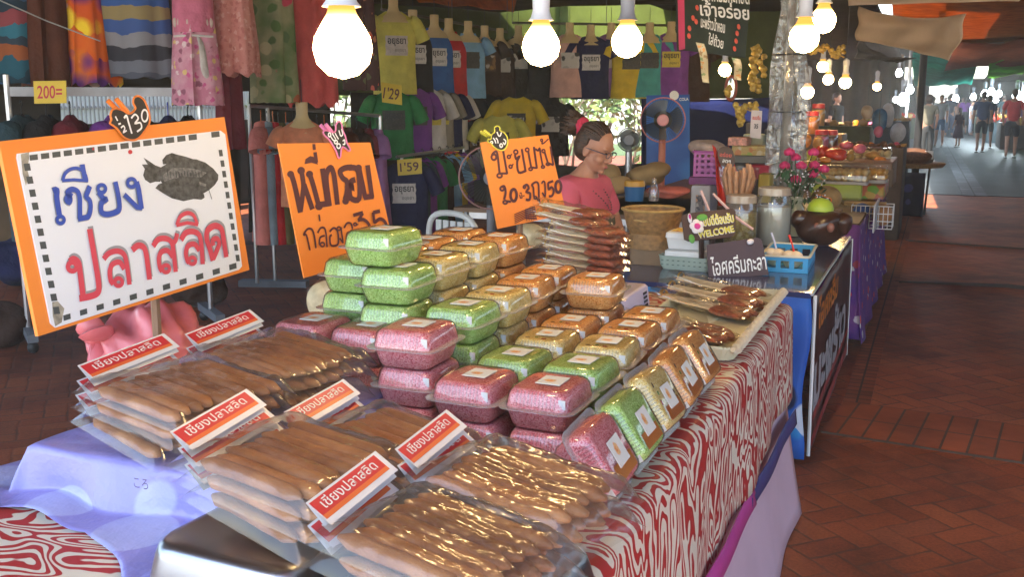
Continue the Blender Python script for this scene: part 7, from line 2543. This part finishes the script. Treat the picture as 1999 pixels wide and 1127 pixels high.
# wafer rolls in a bag
waf = plain('wafer_roll', (.55, .28, .14), .6, .2, 30)
root = thing('wafer_bag', 'bundle of pinkish wafer rolls before the red cloth', 'snack', D(1440, 392, 5.75))
m = MB()
for k in range(12):
    a = k * .52
    m.tube([(.05 * math.cos(a), .04 * math.sin(a), 0), (.085 * math.cos(a), .06 * math.sin(a), .13 + .02 * (k % 3)), (.075 * math.cos(a), .05 * math.sin(a), .17 + .02 * (k % 3))], [.012, .013, .009], 7)
m.build('wafer_rolls', waf, root)
m = MB()
m.lathe([(.06, 0), (.10, .1), (.115, .19)], 24)
m.build('clear_bag', M_BAG2, root)
block('wooden_stand', 'small box under the wafer rolls', 'stand', 1418, 388, 1470, 440, 5.8, .15, tbl5, zbase=T2 + .003)
# blue drink banner and navy drape behind the fan
bl = Sign((1262, 186), (1346, 184), (1262, 330), 9.6, 9.6, 9.6, 'banner', 'blue drink banner with white swirl hanging behind the black fan', 'banner')
m = MB()
p0, p1, p2, p3 = bl.px(1262, 186), bl.px(1346, 184), bl.px(1347, 400), bl.px(1262, 400)
m.prism([p3, p2, p1, p0], -.004, 0)
m.build('sheet', spots('drink_banner', (.02, .09, .42), [(.04, .20, .62), (.02, .12, .5), (.01, .05, .3)], 3.0, .3, .35, .2, (.03, .16, .55)), bl.root, smooth=False)
m = MB()
px_text(bl, m, 'COLA', 1326, 194, 1344, 193, .002, 6, .03)
q = bl.px(1316, 186)
m.disc((q[0], q[1]), .045, .002)
m.build('white_print', white_ink, bl.root, smooth=False)
# ornaments right of the menu board
gold_o = plain('gilt_ornament', (.55, .36, .06), .4, .3, 30, metal=.3)
for i, (x0, y0, x1, y1, d, n, lab) in enumerate(((1466, 92, 1492, 150, 7.2, 16, 'hanging strand of yellow garland flowers, upper'), (1462, 148, 1482, 180, 7.2, 9, 'hanging strand of yellow garland flowers, lower'), (1434, 204, 1476, 220, 6.9, 12, 'gilt fringe ornament above the price paper'), (1436, 220, 1450, 246, 6.9, 7, 'gilt carved bracket under the fringe ornament'), (1418, 172, 1424, 190, 6.9, 3, 'tiny gilt drop ornament'),
                                                      (1610, 90, 1648, 112, 9.0, 18, 'gold lace bunting behind the upper bulbs'), (1580, 90, 1608, 104, 9.0, 10, 'gold lace bunting beside the wrapped column'))):
    rg = random.Random(50 + i)
    root = thing('ornament', lab, 'ornament', D((x0 + x1) / 2, (y0 + y1) / 2, d))
    m = MB()
    for k in range(n):
        p = D(rg.uniform(x0, x1), y0 + (y1 - y0) * k / n, d) - D((x0 + x1) / 2, (y0 + y1) / 2, d)
        lump(m, tuple(p), (.024, .02, .022), k, .25, 9, 6, 5)
    a, b_ = D(x0, y0, d) - D((x0 + x1) / 2, (y0 + y1) / 2, d), D(x1, y1, d) - D((x0 + x1) / 2, (y0 + y1) / 2, d)
    m.tube([tuple(a), tuple(b_)], .006, 5)
    m.build('strand', gold_o, root)
c_ = D(1427, 172, 7.3)
root = thing('mirror', 'oval wooden framed mirror hanging behind the menu leaflets', 'mirror', c_, face_cam(c_))
m = MB()
m.tube([(.036 * math.cos(2 * PI * k / 24), 0, .085 * math.sin(2 * PI * k / 24)) for k in range(25)], .011, 8, False)
m.build('frame', plain('red_wood', (.30, .06, .03), .4), root)
m = MB()
m.ell((0, .004, 0), (.036, .004, .085), 20, 10)
m.build('glass', plain('mirror_glass', (.55, .6, .55), .1, .1, metal=.8), root)
sp_ = Sign((1466, 215), (1488, 216), (1464, 270), 6.7, 6.7, 6.7, 'price_paper', 'tall white price paper reading 35 beside the wrapped column', 'price card')
m = MB()
m.prism([sp_.px(*p) for p in ((1464, 268), (1485, 271), (1488, 216), (1467, 215))], -.004, 0)
m.build('card', plain('pale_pink_card', (.66, .55, .50), .5), sp_.root, smooth=False)
m = MB()
px_text(sp_, m, '35', 1472, 246, 1480, 246.5, .001, 9, .03)
m.build('lettering', ink_d, sp_.root, smooth=False)
m = MB()
px_text(sp_, m, 'ขนมจีบ', 1469, 229, 1485, 230, .001, 9, .03)
m.build('red_lettering', plain('coral_ink', (.6, .08, .06), .5), sp_.root, smooth=False)
# snack shelf left of the column
block('snack_shelf', 'grey snack shelf left of the wrapped column', 'shelf', 1430, 304, 1502, 318, 7.0, .45, plain('shelf_grey', (.16, .15, .13), .5), extra=None)
m = MB()
yk = spots('snack_packets', (.50, .32, .10), [(.6, .42, .12), (.30, .36, .08), (.55, .20, .06), (.62, .5, .3)], 22, .45, .35, .1)
for i, (x0, y0, x1, y1, d, mt, lab) in enumerate(((1420, 268, 1458, 284, 7.0, plain('red_white_carton', (.62, .26, .18), .5, .4, 60), 'red and white snack carton on the grey shelf'), (1450, 262, 1490, 284, 7.25, plain('pale_green_carton', (.42, .46, .34), .5), 'pale green carton behind the red and white one'), (1428, 284, 1500, 304, 7.05, yk, 'row of yellow snack packets on the grey shelf'), (1462, 322, 1500, 350, 6.9, plain('crimson_box', (.42, .02, .05), .4), 'crimson box below the grey shelf'), (1478, 340, 1500, 396, 6.6, plain('mustard_box', (.50, .36, .03), .5), 'mustard yellow box left of the wrapped column foot'), (1455, 240, 1470, 262, 7.6, plain('dark_box', (.04, .03, .03), .5), 'dark box behind the price paper'))):
    block('snack_box', lab, 'snack box', x0, y0, x1, y1, d, .18, mt)
block('counter', 'dark counter below the grey snack shelf', 'counter', 1425, 318, 1505, 400, 7.1, .5, plain('dark_counter', (.035, .025, .02), .6), zbase=0.0)
block('speaker_box', 'dark box beside the wrapped column', 'box', 1490, 252, 1515, 300, 7.3, .2, MATS['dark_box'])
table('small stall table under the black fan', -3.9, -2.6, 8.6, 9.4, .70, tbl5, 'stall_table')

# ================================================================== THE CANDY STALL AND THOSE BEYOND
T3 = .76
table('candy stall table beyond the ice cream table', -2.2, -.41, 6.45, 9.55, T3, tbl5, 'stall_table')
purp = spots('purple_printed_cloth', (.10, .03, .22), [(.55, .05, .05), (.60, .55, .55), (.35, .05, .08), (.55, .45, .5)], 12.0, .22, .7, .06, (.16, .04, .20))
m = MB()
m.grid(lambda u, v: (-.395 + .05 * v * v + .015 * v * math.sin(u * 30), 6.30 + 3.2 * u, T3 + .004 - .72 * v), 60, 10)
m.grid(lambda u, v: (-.395 - .9 * u + .04 * v, 6.32 + .01 * math.sin(u * 20), T3 + .004 - .70 * v), 20, 10)
o = m.build('purple_curtain', purp)
o.modifiers.new('thick', 'SOLIDIFY').thickness = .002
tag(o, 'purple cloth with red and white print skirting the candy stall', 'curtain')
wh_s = plain('white_edge_sheet', (.52, .52, .52), .5)
lime = plain('lime_carton', (.38, .44, .06), .45, .12, 8)
block('display_riser', 'lime green display box behind the coconut', 'display box', 1582, 360, 1676, 420, 7.6, .8, lime, zbase=T3 + .003)
block('display_riser', 'orange and green printed display box beside the lime one', 'display box', 1676, 362, 1722, 400, 7.6, .8, spots('veg_print', (.45, .10, .04), [(.5, .3, .05), (.15, .30, .04), (.6, .12, .04)], 14, .45, .4, .1), zbase=T3 + .003)
past = plain('round_pastry', (.58, .38, .14), .55, .25, 30)
def pastry_tray(label, x0, x1, ybase, d, nr, nc, r, mat, base_m):
    ctr = D((x0 + x1) / 2, ybase, d)
    wd = (D(x1, ybase, d) - D(x0, ybase, d)).length
    dep = nr * r * 2.1
    root = thing('pastry_tray', label, 'tray', (ctr.x, ctr.y + dep / 2, ctr.z))
    m = MB()
    rbox(m, (0, 0, 0), (wd, dep, .025))
    m.build('tray_body', base_m, root, sharp=50)
    rg = random.Random(nr * 7 + nc)
    for lay in range(2):
        for i in range(nr):
            for j in range(nc):
                m = MB()
                lump(m, (-wd / 2 + wd * (j + .5) / nc, -dep / 2 + dep * (i + .5) / nr, .025 + r * .8 + lay * r * 1.3), (r * .95, r * .95, r * .8), i * 9 + j, .08, 10, 7)
                m.build('pastry', mat, root)
    m = MB()
    rbox(m, (0, 0, .026), (wd * .99, dep * .99, r * 3.6))
    m.build('clear_cover', M_LID, root, sharp=50)
    return root
pastry_tray('clear tray of round yellow pastries in front of the candies', 1592, 1690, 361, 7.6, 3, 8, .032, past, plain('tray_grey', (.40, .34, .30), .5))
pastry_tray('clear tray of orange pastries right of the yellow ones', 1690, 1728, 358, 7.7, 3, 4, .028, plain('orange_pastry', (.60, .32, .06), .5, .2, 20), MATS['tray_grey'])
pastry_tray('clear tray of pale pastries at the back of the candy stall', 1640, 1735, 322, 8.8, 3, 7, .034, plain('pale_pastry', (.60, .48, .24), .5, .2, 20), MATS['tray_grey'])
block('display_riser', 'wooden step under the rear pastry tray', 'display box', 1600, 322, 1736, 390, 8.8, .7, tbl5, zbase=T3 + .003)
candy = [plain('candy_red', (.62, .04, .015), .25, .3, 25), plain('candy_orange', (.68, .22, .02), .25, .3, 25), plain('candy_yellow', (.55, .50, .05), .25, .3, 25), plain('candy_amber', (.55, .30, .06), .3, .3, 25), plain('candy_pink', (.60, .12, .20), .3, .3, 25), plain('candy_brown', (.16, .06, .02), .35, .4, 25)]
rg = random.Random(77)
CN = ['red', 'orange', 'yellow', 'amber', 'pink', 'brown']
SP = [(1570, 290, 1596, 316, 8.1, 2), (1592, 284, 1618, 308, 8.3, 0), (1612, 288, 1652, 314, 8.15, 0), (1600, 306, 1622, 318, 8.0, 1), (1562, 262, 1584, 288, 8.4, 1), (1585, 268, 1606, 290, 8.5, 3), (1650, 296, 1668, 314, 8.2, 3), (1560, 312, 1590, 334, 7.9, 3), (1665, 282, 1690, 300, 8.6, 4), (1690, 296, 1720, 312, 8.6, 3), (1640, 276, 1664, 292, 8.7, 4), (1618, 268, 1640, 284, 8.8, 3), (1706, 306, 1730, 322, 8.5, 1)]
WH = ['leftmost by the column', 'upper middle', 'large, centre', 'low centre', 'top left', 'top, left of centre', 'right of the large red one', 'lowest, behind the roses', 'upper right', 'right end', 'top centre right', 'top centre', 'far right edge']
for i, (x0, y0, x1, y1, d, ci) in enumerate(SP):
    sack('candy_bag', f'shiny bag of {CN[ci]} candy, {WH[i]} of the candy heap', 'candy bag', x0, y0, x1, y1, d, candy[ci], 60 + i, .9, .14, None, M_BAG2)
block('display_riser', 'upper wooden step under the candy bags', 'display box', 1560, 316, 1736, 330, 8.25, 1.0, tbl5)
rl = plain('red_jar_lid', (.5, .03, .03), .4)
for i, (x, y, d, mt, lab) in enumerate(((1584, 262, 9.0, candy[1], 'tall jar of orange candy with a red lid'), (1602, 300, 8.7, candy[4], 'jar of pink sweets with a red lid, lower'), (1596, 246, 9.3, candy[3], 'jar of amber candy behind the tall jar'), (1620, 300, 8.75, candy[5], 'jar of brown sweets with a red lid'))):
    q = D(x, y, d)
    jar(lab, (q.x, q.y, q.z), .062, .19, mt, .15, rl, 'candy_jar')
block('display_riser', 'shelf box carrying the candy jars', 'display box', 1566, 262, 1640, 320, 9.15, .5, tbl5)
# coconut with price tag, bread sticks, wire basket
husk = plain('coconut_husk', (.34, .20, .07), .7, .25, 20, bump=.4, bscale=70)
c_ = D(1612, 388, 6.75)
root = thing('coconut', 'large brown coconut behind the carved pot', 'coconut', c_)
m = MB()
lump(m, (0, 0, 0), (.10, .10, .088), 71, .04, 26, 16)
m.build('husk', husk, root, sharp=80)
block('display_riser', 'plinth under the large coconut', 'display box', 1590, 408, 1640, 440, 6.75, .12, tbl5, zbase=T3 + .003)
sc = Sign((1592, 378), (1626, 380), (1592, 400), 6.60, 6.60, 6.60, 'price_tag', 'small black chalk tag with orange rim on the coconut', 'price tag')
m = MB()
pp = [sc.px(x, y) for x, y in ((1593, 382), (1602, 381), (1612, 385), (1622, 388), (1620, 396), (1606, 397), (1596, 392))]
m.prism([(q.x, q.y) for q in cat([(p[0], p[1], 0) for p in pp[::-1]], 3, True)], -.003, 0)
m.build('board', MATS['chalk_board'], sc.root, smooth=False)
m = MB()
m.tube([(q.x, q.y, .001) for q in cat([(p[0], p[1], 0) for p in pp], 3, True)] + [(pp[0][0], pp[0][1], .001)], .004, 5, False)
m.build('rim', MATS['orange_rim'], sc.root)
m = MB()
px_text(sc, m, 'ละ 5', 1598, 388, 1618, 391, .002, 8, .03)
m.build('lettering', white_ink, sc.root, smooth=False)
root = thing('bread_stick_bag', 'clear bag of golden bread sticks tied at one end', 'snack bag', D(1690, 408, 6.9))
m = MB()
brs = plain('bread_stick', (.58, .38, .14), .5, .15, 30)
for k in range(16):
    y, z = -.05 + .0135 * (k % 8), .0 + .02 * (k // 8)
    m.tube([(-.14, y * .6, z * .6 + .03), (-.05, y, z + .02), (.13, y * 1.1, z + .02)], [.005, .008, .008], 6)
m.build('bread_sticks', brs, root)
m = MB()
m.tube([(-.21, 0, .10), (-.19, 0, .06), (-.14, 0, .045), (-.05, 0, .03), (.15, 0, .035)], [.05, .018, .045, .075, .075], 14, True, .55)
m.build('clear_bag', M_BAG2, root)
q = D(1697, 446, 6.75)
root = thing('wire_basket', 'white wire basket of blue packets at the candy stall corner', 'basket', (q.x, q.y + .1, q.z))
m = MB()
for z in (0, .05, .10, .15):
    m.tube([(p[0], p[1], z) for p in ((-.12, -.1), (.14, -.1), (.14, .1), (-.12, .1), (-.12, -.1))], .0035, 5)
for k in range(10):
    x = -.12 + .26 * k / 9
    m.tube([(x, -.1, 0), (x, -.1, .15)], .0025, 4)
for k in range(5): m.tube([(.14, -.1 + .05 * k, 0), (.14, -.1 + .05 * k, .15)], .0025, 4)
m.build('wires', white_m, root)
for i, (dx, mt, lab) in enumerate(((-.06, plain('blue_packet', (.03, .10, .36), .35, .2, 30), 'blue printed packet in the white wire basket'), (.07, plain('brown_packet', (.36, .17, .06), .4, .2, 30), 'brown packet in the white wire basket'))):
    r2 = thing('snack_packet', lab, 'packet', (q.x + dx, q.y + .1, q.z + .008))
    m = MB()
    lump(m, (0, 0, .075), (.066, .075, .075), 80 + i, .08)
    m.build('body', mt, r2)
root = thing('white_sheet', 'white card sheet at the candy stall corner', 'card', D(1712, 420, 6.7))
m = MB()
m.loft([[(a, b_, z) for a, b_ in ((-.01, -.25), (0.0, -.25), (.0, .25), (-.01, .25))] for z in (-.09, .09)])
m.build('sheet', wh_s, root, smooth=False)
# basket stand with dried goods, further on
dried = plain('dried_goods', (.11, .045, .022), .6, .6, 40, bump=.6, bscale=60)
q = D(1778, 318, 13.5)
root = thing('basket_stand', 'round woven tray of dark dried goods on a thin stand', 'market stand', (q.x, q.y, 0))
m = MB()
m.lathe([(.001, q.z - .05), (.40, q.z - .05), (.44, q.z), (.42, q.z + .01), (.001, q.z)], 32)
m.build('woven_tray', bamb, root)
m = MB()
lump(m, (0, 0, q.z + .07), (.36, .36, .13), 91, .2)
m.build('dried_goods', dried, root)
for k in range(4):
    a = PI / 4 + k * PI / 2
    m = MB()
    m.tube([(.30 * math.cos(a), .30 * math.sin(a), 0), (.34 * math.cos(a), .34 * math.sin(a), q.z - .05)], .016, 6)
    m.build('leg', wire_m, root)
for i, (dx, dy) in enumerate(((-.16, -.26), (.22, -.22))):
    m = MB()
    m.box((dx, dy, q.z + .12), (.10, .01, .11))
    m.build('price_card', white_m, root, smooth=False)
m = MB()
m.grid(lambda u, v: (q.x - .30 + .5 * u, q.y - .42 + .02 * math.sin(u * 12), q.z - .10 - .6 * v), 16, 8)
o = m.build('dark_apron', spots('dark_banner', (.015, .012, .03), [(.05, .05, .16), (.25, .25, .28), (.02, .015, .03)], 6, .3))
o.modifiers.new('thick', 'SOLIDIFY').thickness = .002
tag(o, 'dark printed cloth hanging under the dried goods tray', 'cloth')
# a second heap of dried goods and hanging bags
for i, (x0, x1, y0, y1, d, h, mt, lab, goods) in enumerate(((1640, 1752, 288, 420, 11.0, .0, plain('stall_front_brown', (.05, .03, .02), .7, .3), 'dark stall front with heaped dried fish beyond the candies', dried),
                                                            (1560, 1690, 246, 330, 13.0, 0, plain('stall_front_green', (.05, .06, .03), .7, .3), 'olive stall counter with brown goods further back', tan_s),
                                                            (1680, 1768, 236, 300, 17.5, 0, plain('stall_front_teal', (.03, .05, .06), .7, .3), 'dim stall counter in front of the far bulbs', tan_s))):
    r_ = block('stall_counter', lab, 'stall', x0, y0, x1, y1, d, 1.1, mt, zbase=0.0)
    rg = random.Random(i + 5)
    w_ = (D(x1, y0, d) - D(x0, y0, d)).length
    top = D(x0, y0, d).z
    for k in range(14):
        m = MB()
        s_ = w_ / 16 * rg.uniform(.7, 1.3)
        lump(m, (-w_ / 2 + w_ * (k + .5) / 14, -.35 + .3 * (k % 3), top + s_ * .4), (s_, s_ * 1.1, s_ * rg.uniform(.5, .9)), 95 + k + 7 * i, .25)
        m.build('goods_heap', rg.choice([goods, dried, tan_s, goods, candy[rg.randrange(6)]]), r_)
bagm = plain('white_carrier', (.50, .50, .52), .4, .2, 12, bump=.4, bscale=30)
for i, (x0, y0, x1, y1, d, mt, lab) in enumerate(((1682, 206, 1704, 232, 12.0, plain('pale_carrier', (.42, .33, .25), .4, .2), 'pale carrier bag hanging above the dried fish stall'), (1722, 200, 1746, 246, 12.6, bagm, 'white carrier bag hanging before the pole'), (1700, 214, 1734, 258, 12.3, plain('blue_carrier', (.05, .14, .26), .4, .4, 14), 'dark blue printed bag hanging among the carrier bags'), (1738, 240, 1768, 278, 13.0, bagm, 'grey white carrier bag lowest beside the pole'), (1706, 248, 1724, 268, 11.8, plain('pink_carrier', (.45, .10, .20), .4), 'pink bag beside the dark blue printed one'))):
    r_ = sack('carrier_bag', lab, 'carrier bag', x0, y0, x1, y1, d, mt, 110 + i, .6, .12)
    m = MB()
    ht = (D(x0, y0, d) - D(x0, y1, d)).length
    m.tube([(0, 0, ht * .95), (0, 0, ht + .35)], .004, 5)
    m.build('string', wire_m, r_)
for i, (x, y, d, r_, mt, lab) in enumerate(((1781, 415, 11.7, .05, plain('dark_pole', (.03, .03, .032), .5, .2), 'dark roof pole beside the aisle'), (1762, 335, 15.5, .035, plain('grey_pole', (.14, .13, .12), .5, .2), 'grey roof pole behind the dark one'), (1752, 310, 17.5, .03, MATS['grey_pole'], 'thin grey pole left of the roof poles'))):
    q = P(x, y, 0)
    m = MB()
    m.tube([(q.x, q.y, 0), (q.x, q.y, 2.36 if i == 0 else 2.6)], r_, 10)
    m.lathe([(r_ * 2, 0), (r_ * 2, .02), (r_, .03)], 12, (q.x, q.y, 0))
    tag(m.build('roof_pole', mt), lab, 'pole')
# far right stalls along the aisle
for i, (X, Y, mt, lab) in enumerate(((2.15, 36, 'stall_front_brown', 'far right stall counter nearest the red shirt man'), (1.95, 41, 'stall_front_teal', 'far right stall counter in the middle'), (1.75, 46, 'stall_front_green', 'farthest right stall counter'), (-1.35, 36, 'stall_front_brown', 'far left stall counter behind the walkers'), (-1.25, 44, 'stall_front_green', 'farthest left stall counter'))):
    root = thing('stall_counter', lab, 'stall', (X, Y, 0))
    m = MB()
    rbox(m, (0, 0, 0), (.8, 2.6, .8))
    m.build('body', MATS[mt], root)
    rg = random.Random(i)
    for k in range(9):
        m = MB()
        lump(m, (rg.uniform(-.25, .25), -1.2 + .3 * k, .86), (.16, .15, .12), k, .2)
        m.build('goods_heap', candy[rg.randrange(6)], root)
# a few more shoppers far off
walker('far shopper in white at the end of the aisle', 1858, 248, 1.60, toward, plain('white_top', (.55, .55, .6), .8), plain('denim', (.08, .13, .20), .8, .2), 'trousers', 'short', .1, 21)
walker('far shopper in brown by the left stalls', 1842, 246, 1.62, away, cm['brown'], MATS['black_trousers'], 'trousers', 'long', .1, 22)
walker('far shopper in black by the right stalls', 1886, 247, 1.66, away, cm['black'], MATS['black_trousers'], 'trousers', 'short', .1, 23)
walker('far shopper in a lilac top at the right stalls', 1941, 262, 1.58, R(90), plain('lilac_top', (.4, .34, .5), .8), MATS['black_trousers'], 'trousers', 'long', .1, 24)
walker('stallkeeper in black standing behind the dried fish stall', 1626, 330, 1.62, R(60), cm['black'], MATS['black_trousers'], 'trousers', 'short', .03, 25)

for i, (x, y, h, hd, a, b_, kd, hr, lab) in enumerate(((1848, 255, 1.66, away, 'navy', 'black_trousers', 'trousers', 'short', 'far shopper in navy behind the girl in maroon'), (1875, 252, 1.60, toward, 'salmon', 'denim', 'shorts', 'long', 'far shopper in a salmon top facing the camera'), (1902, 262, 1.64, away, 'grey', 'black_trousers', 'trousers', 'short', 'far shopper in grey left of the couple'), (1955, 268, 1.68, away, 'darkteal', 'denim', 'trousers', 'short', 'shopper in dark teal between the couple and the red shirt'), (1818, 262, 1.6, away, 'white', 'black_trousers', 'trousers', 'long', 'far shopper in white behind the khaki woman'), (1880, 262, 1.62, away, 'purple', 'black_trousers', 'dress', 'long', 'far shopper in a purple dress in mid aisle'))):
    walker(lab, x, y, h, hd, cm[a], MATS[b_], kd, hr, .1, 40 + i)
# ------------------------------------------------------------------ haze volume added for bulb glow and lifted shadows
HAZE = True
if HAZE:
    t = NT('added_haze')
    pv = t.n('VolumePrincipled')
    pv.inputs['Color'].default_value = (0.95, 0.93, 0.90, 1)
    pv.inputs['Density'].default_value = 0.0048
    t.l(pv.outputs[0], t.out.inputs['Volume'])
    m = MB()
    m.box((-12, 30, 2.7), (60, 90, 7.4))
    o = m.build('haze', t.m, smooth=False)
    o['kind'] = 'stuff'
